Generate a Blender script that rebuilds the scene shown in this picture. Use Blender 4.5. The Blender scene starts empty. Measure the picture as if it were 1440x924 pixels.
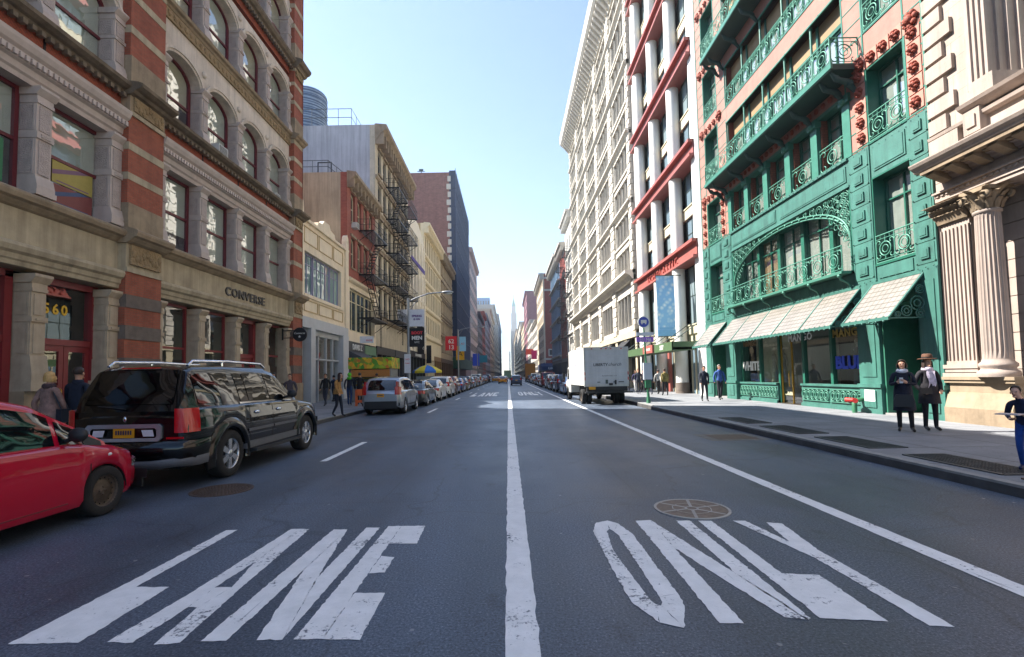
import bpy, math, random
from mathutils import Vector, Matrix
random.seed(11)
S = bpy.context.scene
COL = S.collection
PI = math.pi
R_ = math.radians

# ------------------------------------------------------------------ helpers
class MB:
    """collects polygons; build() links them as one mesh object"""
    def __init__(s):
        s.v = []; s.f = []; s.m = []; s.s = []
    def poly(s, pts, m=0, smooth=False):
        i = len(s.v)
        s.v += [tuple(p) for p in pts]
        s.f.append(tuple(range(i, i + len(pts)))); s.m.append(m); s.s.append(smooth)
    def box(s, x0, x1, y0, y1, z0, z1, m=0):
        if x0 > x1: x0, x1 = x1, x0
        if y0 > y1: y0, y1 = y1, y0
        if z0 > z1: z0, z1 = z1, z0
        i = len(s.v)
        s.v += [(x0,y0,z0),(x1,y0,z0),(x1,y1,z0),(x0,y1,z0),(x0,y0,z1),(x1,y0,z1),(x1,y1,z1),(x0,y1,z1)]
        for q in ((0,3,2,1),(4,5,6,7),(0,1,5,4),(1,2,6,5),(2,3,7,6),(3,0,4,7)):
            s.f.append(tuple(i+k for k in q)); s.m.append(m); s.s.append(False)
    def grid(s, rows, m=0, smooth=True, closed=False):
        """rows: list of equal-length point rows"""
        i = len(s.v); n = len(rows[0])
        for r in rows: s.v += [tuple(p) for p in r]
        for a in range(len(rows)-1):
            for b in range(n if closed else n-1):
                c = (b+1) % n
                s.f.append((i+a*n+b, i+a*n+c, i+(a+1)*n+c, i+(a+1)*n+b)); s.m.append(m); s.s.append(smooth)
    def cap(s, ring, m=0, flip=False):
        s.poly(ring[::-1] if flip else ring, m)
    def tube(s, pts, r, n=6, m=0, caps=True, smooth=True, closed=False):
        pts = [Vector(p) for p in pts]; rs = r if isinstance(r, (list, tuple)) else [r]*len(pts)
        rows = []; up = None; N = len(pts)
        for k, p in enumerate(pts):
            if closed: d = pts[(k+1) % N] - pts[k-1]
            else: d = pts[min(k+1, N-1)] - pts[max(k-1, 0)]
            if d.length < 1e-9: d = Vector((0,0,1))
            d.normalize()
            if up is None: up = Vector((0,0,1)) if abs(d.z) < .9 else Vector((1,0,0))
            a = d.cross(up)
            if a.length < 1e-6: a = d.cross(Vector((0,1,0)))
            a.normalize(); b = a.cross(d).normalized(); up = b
            rows.append([p + (a*math.cos(t) + b*math.sin(t))*rs[k] for t in [2*PI*j/n + PI/n for j in range(n)]])
        if closed: rows.append(rows[0])
        s.grid(rows, m, smooth, True)
        if caps and not closed:
            s.poly(rows[0][::-1], m); s.poly(rows[-1], m)
    def cyl(s, p0, p1, r0, r1=None, n=12, m=0, caps=True, smooth=True):
        s.tube([p0, p1], [r0, r0 if r1 is None else r1], n, m, caps, smooth)
    def lathe(s, prof, c=(0,0,0), n=16, m=0, axis='z', smooth=True, caps=False, sy=1.0):
        rows = []
        for r, h in prof:
            row = []
            for j in range(n):
                t = 2*PI*j/n; a, b = r*math.cos(t), r*math.sin(t)*sy
                p = {'z': (a, b, h), 'x': (h, a, b), 'y': (a, h, b)}[axis]
                row.append((c[0]+p[0], c[1]+p[1], c[2]+p[2]))
            rows.append(row)
        s.grid(rows, m, smooth, True)
        if caps: s.poly(rows[0][::-1], m); s.poly(rows[-1], m)
    def ball(s, c, rx, ry=None, rz=None, n=8, k=5, m=0):
        ry = ry or rx; rz = rz or rx; rows = []
        for a in range(k+1):
            ph = -PI/2 + PI*a/k
            rows.append([(c[0]+rx*math.cos(ph)*math.cos(2*PI*j/n), c[1]+ry*math.cos(ph)*math.sin(2*PI*j/n), c[2]+rz*math.sin(ph)) for j in range(n)])
        s.grid(rows, m, True, True)
    def prism(s, pl, a0, a1, axis='y', m=0, ms=None):
        """pl: 2-D outline; extruded along axis ('y': outline is x,z; 'x': y,z; 'z': x,y)"""
        def P(p, a):
            return {'y': (p[0], a, p[1]), 'x': (a, p[0], p[1]), 'z': (p[0], p[1], a)}[axis]
        A = [P(p, a0) for p in pl]; B = [P(p, a1) for p in pl]
        s.poly(A, m); s.poly(B[::-1], m)
        n = len(pl)
        for k in range(n):
            s.poly([A[k], B[k], B[(k+1) % n], A[(k+1) % n]], m if ms is None else ms)
    def xf(s, M, a=0):
        for k in range(a, len(s.v)): s.v[k] = tuple(M @ Vector(s.v[k]))
    def add(s, o, M=None):
        i = len(s.v)
        s.v += [tuple(M @ Vector(p)) for p in o.v] if M else o.v
        s.f += [tuple(i+k for k in f) for f in o.f]; s.m += o.m; s.s += o.s
    def mesh(s, name, mats):
        me = bpy.data.meshes.new(name)
        me.from_pydata(s.v, [], s.f)
        if not isinstance(mats, (list, tuple)): mats = [mats]
        for m in mats: me.materials.append(m)
        me.polygons.foreach_set('material_index', s.m)
        me.polygons.foreach_set('use_smooth', s.s)
        me.update()
        return me
    def build(s, name, mats, parent=None, loc=None, rz=0.0):
        return obj(name, s.mesh(name, mats), parent, loc, rz)

def obj(name, me, parent=None, loc=None, rz=0.0):
    o = bpy.data.objects.new(name, me); COL.objects.link(o)
    if parent: o.parent = parent
    if loc: o.location = loc
    if rz: o.rotation_euler = (0, 0, rz)
    return o
def tag(o, label=None, cat=None, group=None, kind=None):
    if label: o['label'] = label
    if cat: o['category'] = cat
    if group: o['group'] = group
    if kind: o['kind'] = kind
    return o
def empty(name, loc=(0,0,0), rz=0.0, label=None, cat=None, group=None):
    o = bpy.data.objects.new(name, None); COL.objects.link(o)
    o.location = loc; o.rotation_euler = (0, 0, rz); o.empty_display_size = .2
    return tag(o, label, cat, group)
def copy_tree(o, parent=None, loc=None, rz=None, label=None, mats=None):
    c = o.copy(); COL.objects.link(c)
    if parent: c.parent = parent
    if loc: c.location = loc
    if rz is not None: c.rotation_euler = (0, 0, rz)
    if label: c['label'] = label
    for ch in list(o.children): copy_tree(ch, c)
    return c
_DG = None
def text_mesh(txt, size, extrude=.01, offset=0.0, shear=0.0, sx=1.0, space=1.0):
    """flat lettering in the local x-z plane reading from the -y side, centred on x, base at z=0"""
    cu = bpy.data.curves.new('lettering', 'FONT')
    cu.body = txt; cu.size = size; cu.extrude = extrude; cu.offset = offset; cu.shear = shear
    cu.align_x = 'CENTER'; cu.resolution_u = 2; cu.space_character = space
    t = bpy.data.objects.new('lettering', cu); COL.objects.link(t)
    dg = bpy.context.evaluated_depsgraph_get(); dg.update()
    me = bpy.data.meshes.new_from_object(t.evaluated_get(dg))
    bpy.data.objects.remove(t)
    me.transform(Matrix.Rotation(PI/2, 4, 'X') @ Matrix.Diagonal((sx, 1, 1, 1)))
    return me
def text(txt, size, mat, parent, loc, rz=0, name='lettering', **k):
    me = text_mesh(txt, size, **k); me.materials.clear(); me.materials.append(mat)
    return obj(name, me, parent, loc, rz)

# ------------------------------------------------------------------ materials
def lin(c):
    return tuple(((x/12.92) if x <= .04045 else ((x+.055)/1.055)**2.4) for x in c[:3]) + (1.0,)
def rgb(h):
    return lin(tuple(int(h[i:i+2], 16)/255 for i in (0, 2, 4)))
class NT:
    def __init__(s, name):
        s.mat = bpy.data.materials.new(name); s.mat.use_nodes = True
        s.t = s.mat.node_tree; s.n = s.t.nodes; s.l = s.t.links
        s.b = s.n['Principled BSDF']; s.out = s.n['Material Output']
    def node(s, t, **k):
        n = s.n.new(t)
        for a, b in k.items(): setattr(n, a, b)
        return n
    def link(s, a, b): s.l.new(a, b)
    def noise(s, vec, scale, detail=3, rough=.6):
        n = s.node('ShaderNodeTexNoise'); n.inputs['Scale'].default_value = scale
        n.inputs['Detail'].default_value = detail; n.inputs['Roughness'].default_value = rough
        s.link(vec, n.inputs['Vector']); return n.outputs['Fac']
    def coord(s, kind='Object'):
        return s.node('ShaderNodeTexCoord').outputs[kind]
    def mapping(s, vec, scale=(1,1,1), rot=(0,0,0), loc=(0,0,0)):
        m = s.node('ShaderNodeMapping'); m.inputs['Scale'].default_value = scale
        m.inputs['Rotation'].default_value = rot; m.inputs['Location'].default_value = loc
        s.link(vec, m.inputs['Vector']); return m.outputs[0]
    def ramp(s, fac, stops):
        r = s.node('ShaderNodeValToRGB'); e = r.color_ramp.elements
        while len(e) < len(stops): e.new(.5)
        for k, (p, c) in enumerate(stops):
            e[k].position = p; e[k].color = c if len(c) == 4 else tuple(c)+(1,)
        s.link(fac, r.inputs[0]); return r.outputs[0]
    def mix(s, a, b, fac, mode='MIX'):
        m = s.node('ShaderNodeMix', data_type='RGBA', blend_type=mode)
        for sock, v in ((m.inputs[6], a), (m.inputs[7], b), (m.inputs[0], fac)):
            if hasattr(v, 'type') and hasattr(v, 'links'): s.link(v, sock)
            else: sock.default_value = v
        return m.outputs[2]
    def math(s, op, a, b=0.0):
        m = s.node('ShaderNodeMath', operation=op)
        for sock, v in ((m.inputs[0], a), (m.inputs[1], b)):
            if hasattr(v, 'links'): s.link(v, sock)
            else: sock.default_value = v
        return m.outputs[0]
    def bump(s, h, strength=.3, dist=.02):
        b = s.node('ShaderNodeBump'); b.inputs['Strength'].default_value = strength
        b.inputs['Distance'].default_value = dist
        s.link(h, b.inputs['Height']); s.link(b.outputs[0], s.b.inputs['Normal'])
    def set(s, **k):
        for a, v in k.items():
            i = s.b.inputs[a.replace('_', ' ')]
            if hasattr(v, 'links'): s.link(v, i)
            else: i.default_value = v
        return s
    def boxuv(s):
        """planar mapping on walls: (u,z) or (v,z) by facing"""
        g = s.node('ShaderNodeNewGeometry'); co = s.coord()
        vt = s.node('ShaderNodeVectorTransform', vector_type='NORMAL', convert_from='WORLD', convert_to='OBJECT')
        s.link(g.outputs['Normal'], vt.inputs[0])
        sn = s.node('ShaderNodeSeparateXYZ'); s.link(vt.outputs[0], sn.inputs[0])
        sc = s.node('ShaderNodeSeparateXYZ'); s.link(co, sc.inputs[0])
        ax = s.math('ABSOLUTE', sn.outputs[0]); side = s.math('GREATER_THAN', ax, .7)
        u = s.math('ADD', s.math('MULTIPLY', sc.outputs[0], s.math('SUBTRACT', 1.0, side)), s.math('MULTIPLY', sc.outputs[1], side))
        c = s.node('ShaderNodeCombineXYZ'); s.link(u, c.inputs[0]); s.link(sc.outputs[2], c.inputs[1])
        return c.outputs[0]
def sc(c, k):
    return (c[0]*k, c[1]*k, c[2]*k, 1)
MC = {}
def mat(name, col, rough=.6, var=.18, scale=2.5, bump=.0, bscale=40, metal=0.0, coat=0.0, streak=0.0, spec=.5, carve=0.0, grime=None):
    """general painted / stone surface: base colour broken by noise, optional rain streaks and relief"""
    if name in MC: return MC[name]
    c = rgb(col) if isinstance(col, str) else col
    t = NT(name); co = t.coord()
    f = t.noise(co, scale, 5, .65)
    a = t.ramp(f, [(.3, sc(c, 1-var)), (.7, sc(c, 1+var*.6))])
    if streak:
        s2 = t.noise(t.mapping(co, (2.2, 2.2, .12)), 1.5, 5, .7)
        k = t.ramp(s2, [(.42, (1,1,1,1)), (.72, (1-streak,)*3+(1,))])
        a = t.mix(a, k, 1.0, 'MULTIPLY')
    if grime:
        g = t.noise(t.mapping(co, (1, 1, .35)), 2.6, 7, .75)
        a = t.mix(a, grime, t.ramp(g, [(.56, (0,0,0,1)), (.70, (.75,)*3+(1,))]))
        g2 = t.noise(co, 21, 3, .7)
        a = t.mix(a, (.10,.055,.03,1), t.ramp(g2, [(.70, (0,0,0,1)), (.74, (.7,)*3+(1,))]))
    t.set(Base_Color=a, Roughness=rough, Metallic=metal)
    t.b.inputs['Specular IOR Level'].default_value = spec
    if coat: t.set(Coat_Weight=coat, Coat_Roughness=.03)
    if carve:
        v = t.node('ShaderNodeTexVoronoi'); v.inputs['Scale'].default_value = bscale; t.link(co, v.inputs['Vector'])
        t.bump(v.outputs['Distance'], carve, .05)
    elif bump: t.bump(t.noise(co, bscale, 4), bump, .02)
    MC[name] = t.mat
    return t.mat
def brick(name, c1, c2, mortar, bw=.21, bh=.072, rot=0.0, var=.25, streak=.0, msize=.008):
    if name in MC: return MC[name]
    t = NT(name); uv = t.boxuv()
    if rot: uv = t.mapping(uv, rot=(0, 0, rot))
    b = t.node('ShaderNodeTexBrick'); t.link(uv, b.inputs['Vector'])
    b.inputs['Scale'].default_value = 1.0
    b.inputs['Brick Width'].default_value = bw; b.inputs['Row Height'].default_value = bh
    b.inputs['Mortar Size'].default_value = msize; b.inputs['Mortar Smooth'].default_value = .2
    b.inputs['Color1'].default_value = rgb(c1); b.inputs['Color2'].default_value = rgb(c2); b.inputs['Mortar'].default_value = rgb(mortar)
    co = t.coord()
    k = t.ramp(t.noise(co, 1.2, 6, .7), [(.3, (1-var,)*3+(1,)), (.7, (1.1,)*3+(1,))])
    a = t.mix(b.outputs['Color'], k, 1.0, 'MULTIPLY')
    if streak:
        s2 = t.noise(t.mapping(co, (2, 2, .12)), 1.3, 5, .7)
        a = t.mix(a, t.ramp(s2, [(.45, (1,1,1,1)), (.75, (1-streak,)*3+(1,))]), 1.0, 'MULTIPLY')
    t.set(Base_Color=a, Roughness=.85)
    t.bump(b.outputs['Fac'], -.25, .01)
    MC[name] = t.mat
    return t.mat
def pane(name, col, col2=None, ior=1.6, rough=.02, wave=.04, scale=.8, tint=None):
    """window glass seen from the street: mirror-like face over the shade or room behind it"""
    if name in MC: return MC[name]
    t = NT(name); co = t.coord('Object')
    oi = t.node('ShaderNodeObjectInfo')
    c = rgb(col); c2 = rgb(col2 or col)
    r = t.ramp(oi.outputs['Random'], [(.0, c), (.55, c), (.6, c2), (1, c2)])
    t.set(Base_Color=r, Roughness=rough)
    t.b.inputs['IOR'].default_value = ior
    if wave: t.bump(t.noise(t.mapping(co, (1, 1, 1)), scale, 2), wave, .08)
    MC[name] = t.mat
    return t.mat
def clear_glass(name, tint=(.9, .95, .93), extra=.06, wave=.03, scale=1.2):
    """thin see-through glass: sharp reflection growing towards grazing angles, rest passes straight through"""
    if name in MC: return MC[name]
    t = NT(name); t.n.remove(t.b)
    tr = t.node('ShaderNodeBsdfTransparent'); tr.inputs[0].default_value = tuple(tint)+(1,)
    gl = t.node('ShaderNodeBsdfGlossy'); gl.inputs['Roughness'].default_value = .01
    fr = t.node('ShaderNodeLayerWeight'); fr.inputs[0].default_value = .5
    bp = t.node('ShaderNodeBump'); bp.inputs['Strength'].default_value = wave; bp.inputs['Distance'].default_value = .08
    nz = t.noise(t.coord(), scale, 2); t.link(nz, bp.inputs['Height'])
    t.link(bp.outputs[0], gl.inputs['Normal'])
    f = t.math('ADD', t.math('MULTIPLY', t.math('POWER', fr.outputs[1], 3.0), .7), extra)
    m = t.node('ShaderNodeMixShader'); t.link(f, m.inputs[0]); t.link(tr.outputs[0], m.inputs[1]); t.link(gl.outputs[0], m.inputs[2])
    t.link(m.outputs[0], t.out.inputs[0])
    MC[name] = t.mat
    return t.mat
def plain(name, col, rough=.5, metal=0.0, coat=0.0, emit=0.0, spec=.5):
    if name in MC: return MC[name]
    t = NT(name); c = rgb(col) if isinstance(col, str) else col
    co = t.coord(); f = t.noise(co, 6, 3)
    t.set(Base_Color=t.ramp(f, [(.3, sc(c, .92)), (.7, sc(c, 1.05))]), Roughness=rough, Metallic=metal)
    t.b.inputs['Specular IOR Level'].default_value = spec
    if coat: t.set(Coat_Weight=coat, Coat_Roughness=.02)
    if emit: t.set(Emission_Color=c, Emission_Strength=emit)
    MC[name] = t.mat
    return t.mat
def carpaint(name, col, metallic=.0, dust=.0):
    if name in MC: return MC[name]
    t = NT(name); c = rgb(col); co = t.coord()
    a = t.ramp(t.noise(co, 3.0, 3), [(.3, sc(c, .95)), (.7, sc(c, 1.04))])
    t.set(Base_Color=a, Roughness=.36, Metallic=metallic, Coat_Weight=1.0, Coat_Roughness=.025)
    t.b.inputs['Specular IOR Level'].default_value = .5 if metallic else .08
    MC[name] = t.mat
    return t.mat

# ------------------------------------------------------------------ camera, light, air
F_PX, CAM_H = 680.0, 1.62
cam = bpy.data.cameras.new('camera'); co_ = bpy.data.objects.new('camera', cam); COL.objects.link(co_)
cam.sensor_width = 36.0; cam.lens = 36.0*F_PX/1440.0; cam.clip_end = 6000; cam.clip_start = .05
co_.location = (0, 0, CAM_H)
yaw = 0.0
co_.rotation_mode = 'QUATERNION'
co_.rotation_quaternion = (Matrix.Rotation(PI/2 + R_(3.0), 3, 'X') @ Matrix.Rotation(-.019, 3, 'Z')).to_quaternion()
cam.shift_x = (720 - 714.32)/1440.0
cam.shift_y = -(462 - 492.37)/1440.0
S.camera = co_

SUN_EL, SUN_AZ = R_(46.0), R_(18.5)     # azimuth measured from -X (left) towards +Y (ahead)
sd = Vector((-math.cos(SUN_AZ)*math.cos(SUN_EL), math.sin(SUN_AZ)*math.cos(SUN_EL), math.sin(SUN_EL)))
sun = bpy.data.lights.new('sun', 'SUN'); so = bpy.data.objects.new('sun', sun); COL.objects.link(so)
sun.energy = 3.6; sun.angle = R_(.53); sun.color = (1.0, .945, .87)
so.rotation_mode = 'QUATERNION'; so.rotation_quaternion = sd.to_track_quat('Z', 'Y')
so.location = (-60, 30, 90)
W = bpy.data.worlds.new('World'); S.world = W; W.use_nodes = True
sky = W.node_tree.nodes.new('ShaderNodeTexSky'); sky.sky_type = 'NISHITA'; sky.sun_disc = False
sky.sun_elevation = SUN_EL; sky.sun_rotation = math.atan2(sd.x, sd.y)
sky.air_density = 1.0; sky.dust_density = .25; sky.ozone_density = 3.5
bg = W.node_tree.nodes['Background']; bg.inputs[1].default_value = .060
W.node_tree.links.new(sky.outputs[0], bg.inputs[0])
S.view_settings.view_transform = 'Standard'; S.view_settings.look = 'None'
S.view_settings.exposure = 2.32; S.view_settings.gamma = 1.0
S.cycles.max_bounces = 8; S.cycles.diffuse_bounces = 5; S.cycles.glossy_bounces = 4
S.cycles.transparent_max_bounces = 12; S.cycles.volume_bounces = 0
S.cycles.caustics_reflective = False; S.cycles.caustics_refractive = False
S.cycles.sample_clamp_indirect = 8.0
S.cycles.use_denoising = True
# ------------------------------------------------------------------ ground
XL, XR = -12.2, 12.0          # building lines
KL, KR = -6.85, 6.25          # kerb faces
SW = .15
def road_mat():
    t = NT('asphalt'); co = t.coord()
    fine = t.noise(co, 55, 4, .8); mid = t.noise(co, .55, 6, .65); big = t.noise(t.mapping(co, (1, .12, 1)), .8, 4)
    a = t.ramp(fine, [(.40, (.022,.032,.048,1)), (.50, (.070,.094,.133,1)), (.58, (.100,.128,.170,1)), (.70, (.30,.33,.38,1))])  # blue of the skylit shade is mixed into these asphalt greys
    a = t.mix(a, t.ramp(mid, [(.32, (.70,.71,.73,1)), (.68, (1.24,1.22,1.2,1))]), 1.0, 'MULTIPLY')
    a = t.mix(a, t.ramp(big, [(.35, (.76,.77,.79,1)), (.66, (1.2,1.19,1.17,1))]), 1.0, 'MULTIPLY')
    # wheel tracks polished along the lanes
    wv = t.node('ShaderNodeTexWave'); wv.wave_type = 'BANDS'; wv.bands_direction = 'X'; wv.inputs['Scale'].default_value = .175; wv.inputs['Distortion'].default_value = .8; wv.inputs['Detail'].default_value = 1; wv.inputs['Detail Scale'].default_value = .2
    t.link(t.mapping(co, (1, .05, 1)), wv.inputs['Vector'])
    a = t.mix(a, t.ramp(wv.outputs['Fac'], [(.25, (.88,)*3+(1,)), (.8, (1.08,)*3+(1,))]), 1.0, 'MULTIPLY')
    # utility cuts: rectangular darker and paler repairs
    b = t.node('ShaderNodeTexBrick'); t.link(t.mapping(co, (1,1,1), loc=(1.7,.9,0)), b.inputs['Vector']); b.inputs['Scale'].default_value = 1
    b.inputs['Brick Width'].default_value = 3.4; b.inputs['Row Height'].default_value = 7.3; b.inputs['Mortar Size'].default_value = .012; b.inputs['Mortar Smooth'].default_value = .3
    b.inputs['Color1'].default_value = (.93,.93,.94,1); b.inputs['Color2'].default_value = (1.06,1.06,1.05,1); b.inputs['Mortar'].default_value = (.62,.62,.63,1)
    a = t.mix(a, b.outputs['Color'], .85, 'MULTIPLY')
    v = t.node('ShaderNodeTexVoronoi', feature='DISTANCE_TO_EDGE'); v.inputs['Scale'].default_value = .26
    wob = t.node('ShaderNodeTexNoise'); wob.inputs['Scale'].default_value = .9; t.link(co, wob.inputs['Vector'])
    va = t.node('ShaderNodeVectorMath', operation='MULTIPLY_ADD'); t.link(wob.outputs['Color'], va.inputs[0]); va.inputs[1].default_value = (1.6,1.6,0); t.link(co, va.inputs[2])
    t.link(va.outputs[0], v.inputs['Vector'])
    a = t.mix(a, t.ramp(v.outputs['Distance'], [(.0, (.5,)*3+(1,)), (.006, (1,)*3+(1,))]), .75, 'MULTIPLY')
    sp = t.noise(co, 2.4, 3, .6)
    a = t.mix(a, t.ramp(sp, [(.27, (.5,.5,.51,1)), (.38, (1,1,1,1))]), .8, 'MULTIPLY')
    gum = t.noise(co, 13, 1, .3)
    a = t.mix(a, (.22,.225,.23,1), t.ramp(gum, [(.785, (0,0,0,1)), (.80, (1,1,1,1))]))
    t.set(Base_Color=a, Roughness=t.ramp(mid, [(.3, (.40,)*3+(1,)), (.7, (.60,)*3+(1,))]))
    t.b.inputs['Specular IOR Level'].default_value = .6
    t.bump(fine, .28, .010)
    return t.mat
def walk_mat():
    t = NT('sidewalk_concrete'); co = t.coord()
    b = t.node('ShaderNodeTexBrick'); t.link(co, b.inputs['Vector']); b.offset = 0.0
    b.inputs['Scale'].default_value = 1.0; b.inputs['Brick Width'].default_value = 1.55; b.inputs['Row Height'].default_value = 1.5
    b.inputs['Mortar Size'].default_value = .012
    b.inputs['Color1'].default_value = (.185,.195,.21,1); b.inputs['Color2'].default_value = (.235,.243,.255,1); b.inputs['Mortar'].default_value = (.06,.06,.06,1)
    a = t.mix(b.outputs['Color'], t.ramp(t.noise(co, .9, 6, .7), [(.3, (.72,.72,.73,1)), (.7, (1.2,1.19,1.17,1))]), 1.0, 'MULTIPLY')
    a = t.mix(a, t.ramp(t.noise(co, 45, 3, .7), [(.35, (.85,)*3+(1,)), (.65, (1.12,)*3+(1,))]), 1.0, 'MULTIPLY')
    a = t.mix(a, t.ramp(t.noise(co, 11, 2, .4), [(.24, (.4,)*3+(1,)), (.27, (1,)*3+(1,))]), .8, 'MULTIPLY')   # trodden gum
    t.set(Base_Color=a, Roughness=.82); t.bump(t.noise(co, 60, 3), .25, .01)
    return t.mat
def paint_mat():
    t = NT('road_paint'); co = t.coord('Object')
    n1 = t.noise(co, 26, 6, .75); n2 = t.noise(co, 1.7, 5, .65)
    wear = t.math('ADD', t.math('MULTIPLY', n1, .5), t.math('MULTIPLY', n2, .55))
    k = t.ramp(wear, [(.41, (0,0,0,1)), (.46, (1,1,1,1))])
    # tyre-rubbed seams running along the street
    s = t.noise(t.mapping(co, (9, .35, 1)), 1.0, 3, .6)
    k = t.mix(k, t.ramp(s, [(.27, (.0,)*3+(1,)), (.30, (1,)*3+(1,))]), 1.0, 'MULTIPLY')
    white = t.ramp(t.noise(co, 5, 5, .7), [(.3, (.72,.72,.70,1)), (.7, (.88,.87,.85,1))])
    black = t.ramp(t.noise(co, 70, 3), [(.35, (.05,.06,.08,1)), (.7, (.14,.16,.19,1))])
    t.set(Base_Color=t.mix(black, white, k), Roughness=.62); t.bump(n1, .35, .008)
    return t.mat
M_ROAD, M_WALK, M_PAINT = road_mat(), walk_mat(), paint_mat()
M_KERB = mat('kerb_granite', '8d8d8b', .75, .25, 6, .2, 60)
M_KERBF = mat('kerb_face_iron', '4b4a4a', .7, .35, 3, .2, 30)
def sheet(name, x0, x1, y0, y1, z, m, nx=1, ny=1):
    b = MB(); b.poly([(x0,y0,z),(x1,y0,z),(x1,y1,z),(x0,y1,z)])
    return tag(b.build(name, m), kind='structure')
sheet('ground', -2500, 2500, -400, 5200, -.06, mat('ground_earth', '4e4d4b', .9, .2, .05))
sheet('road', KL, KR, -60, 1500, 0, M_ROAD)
def sidewalk(name, x0, x1, y0, y1, kx):
    b = MB(); ko = .16 if kx > 0 else -.16
    xi = kx + ko
    b.box(min(xi, x0 if kx < 0 else x1), max(xi, x1 if kx > 0 else x0), y0, y1, -.05, SW, 0)
    b.box(min(kx+ (.012 if kx>0 else -.012), xi), max(kx+(.012 if kx>0 else -.012), xi), y0, y1, .015, SW+.003, 1)   # granite top of the kerb
    b.box(min(kx, kx+ko*.5), max(kx, kx+ko*.5), y0, y1, -.05, SW-.03, 2)
    return tag(b.build(name, [M_WALK, M_KERB, M_KERBF]), kind='structure')
sidewalk('sidewalk', -30, KL, -60, 1500, KL)
sidewalk('sidewalk', KR, 30, -60, 21.4, KR)
# beyond the kerb end on the right the walk ramps to a lower kerb beside the parked truck
sidewalk('sidewalk', KR+.2, 30, 21.4, 1500, KR+.2)
Z1, Z2 = .004, .004
mk = MB()
_rp = random.Random(21)
def flat(pts, z=.004):
    """painted shape with slightly ragged edges"""
    out = []; n = len(pts)
    for k in range(n):
        (x0, y0), (x1, y1) = pts[k], pts[(k+1) % n]; L = math.hypot(x1-x0, y1-y0)
        m = max(1, min(160, int(L/.035))) if min(y0, y1) < 12 else 1
        nx, ny = (y1-y0)/max(L, 1e-6), -(x1-x0)/max(L, 1e-6)
        for j in range(m):
            t = j/m; q = _rp.gauss(0, .0035) if 0 < j else 0.0
            out.append((x0+(x1-x0)*t+nx*q, y0+(y1-y0)*t+ny*q, z))
    mk.poly(out)
flat([(-.05,-6),(.16,-6),(.16,11.9),(-.05,11.9)]); flat([(-.05,11.9),(.16,11.9),(.16,400),(-.05,400)])                         # lane divider
tag(mk.build('road_marking', M_PAINT), kind='structure')
mk = MB(); flat([(3.36,51),(3.3,300),(3.46,300),(3.52,51)]); flat([(3.62,-6),(3.5357,11.9),(3.719,11.9),(3.81,-6)]); flat([(3.5357,11.9),(3.36,51),(3.52,51),(3.719,11.9)])
tag(mk.build('road_marking', M_PAINT), kind='structure')
mk = MB()
for y in (-5.6, 2.0-.9, 9.6, 22.6-.6, 33.6, 45.6, 57.6, 69.6, 81.6, 93.6, 105.6):
    if y == 2.0-.9: continue
    flat([(-3.74,y),(-3.60,y),(-3.60,y+2.75),(-3.74,y+2.75)])
tag(mk.build('road_marking', M_PAINT), kind='structure')
LET = {
 'L': [[(-3.16,3.11),(-3.11,4.05),(-3.09,5.33),(-2.97,5.34),(-2.98,3.92),(-2.71,3.91),(-2.72,3.11)]],
 'A': [[(-2.54,3.11),(-2.46,3.85),(-2.385,5.33),(-2.285,5.33),(-2.29,4.40),(-2.335,3.88),(-2.33,3.56),(-2.37,3.10)],
       [(-2.335,3.88),(-2.20,3.88),(-2.26,3.55),(-2.33,3.56)],
       [(-2.285,5.33),(-2.18,5.32),(-2.12,3.88),(-2.07,3.09),(-2.22,3.07),(-2.26,3.55),(-2.20,3.88),(-2.29,4.40)]],
 'N': [[(-1.95,3.10),(-1.91,5.29),(-1.76,5.28),(-1.77,4.20),(-1.79,3.10)],
       [(-1.77,4.20),(-1.76,5.28),(-1.59,4.04),(-1.44,3.10),(-1.60,3.10)],
       [(-1.59,4.04),(-1.57,5.33),(-1.42,5.32),(-1.44,3.10)]],
 'E': [[(-1.37,3.10),(-1.34,5.37),(-1.20,5.36),(-1.19,3.10)],[(-1.20,5.36),(-.94,5.36),(-.92,4.80),(-1.195,4.81)],
       [(-1.19,4.49),(-1.06,4.45),(-1.06,4.11),(-1.19,4.10)],[(-1.19,3.74),(-.96,3.73),(-.95,3.08),(-1.19,3.10)]],
 'O': None,
 'N2': [[(1.36,5.39),(1.53,5.41),(1.50,4.56),(1.48,3.19),(1.33,3.20)],
        [(1.53,5.41),(1.64,4.79),(1.79,3.94),(1.92,3.22),(1.78,3.26),(1.65,3.83),(1.50,4.56)],
        [(1.80,5.37),(1.94,5.36),(1.94,3.24),(1.90,3.22),(1.79,3.94)]],
 'L2': [[(2.03,5.35),(2.17,5.34),(2.15,3.95),(2.42,3.90),(2.40,3.18),(2.00,3.24)]],
 'Y': [[(2.40,5.33),(2.53,5.32),(2.62,4.66),(2.72,5.25),(2.86,5.20),(2.75,4.41),(2.75,3.10),(2.61,3.12),(2.61,4.23)]],
}
OO = [(.92,5.35),(1.06,5.42),(1.15,5.31),(1.22,4.96),(1.21,4.2),(1.21,3.63),(1.19,3.44),(1.08,3.15),(.95,3.22),(.84,3.51),(.83,3.91),(.84,5.06)]
OI = [(.98,5.06),(1.02,5.13),(1.05,5.05),(1.07,4.94),(1.065,4.2),(1.06,3.58),(1.055,3.5),(1.03,3.45),(1.0,3.47),(.98,3.53),(.955,4.0),(.93,4.5)]
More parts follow.
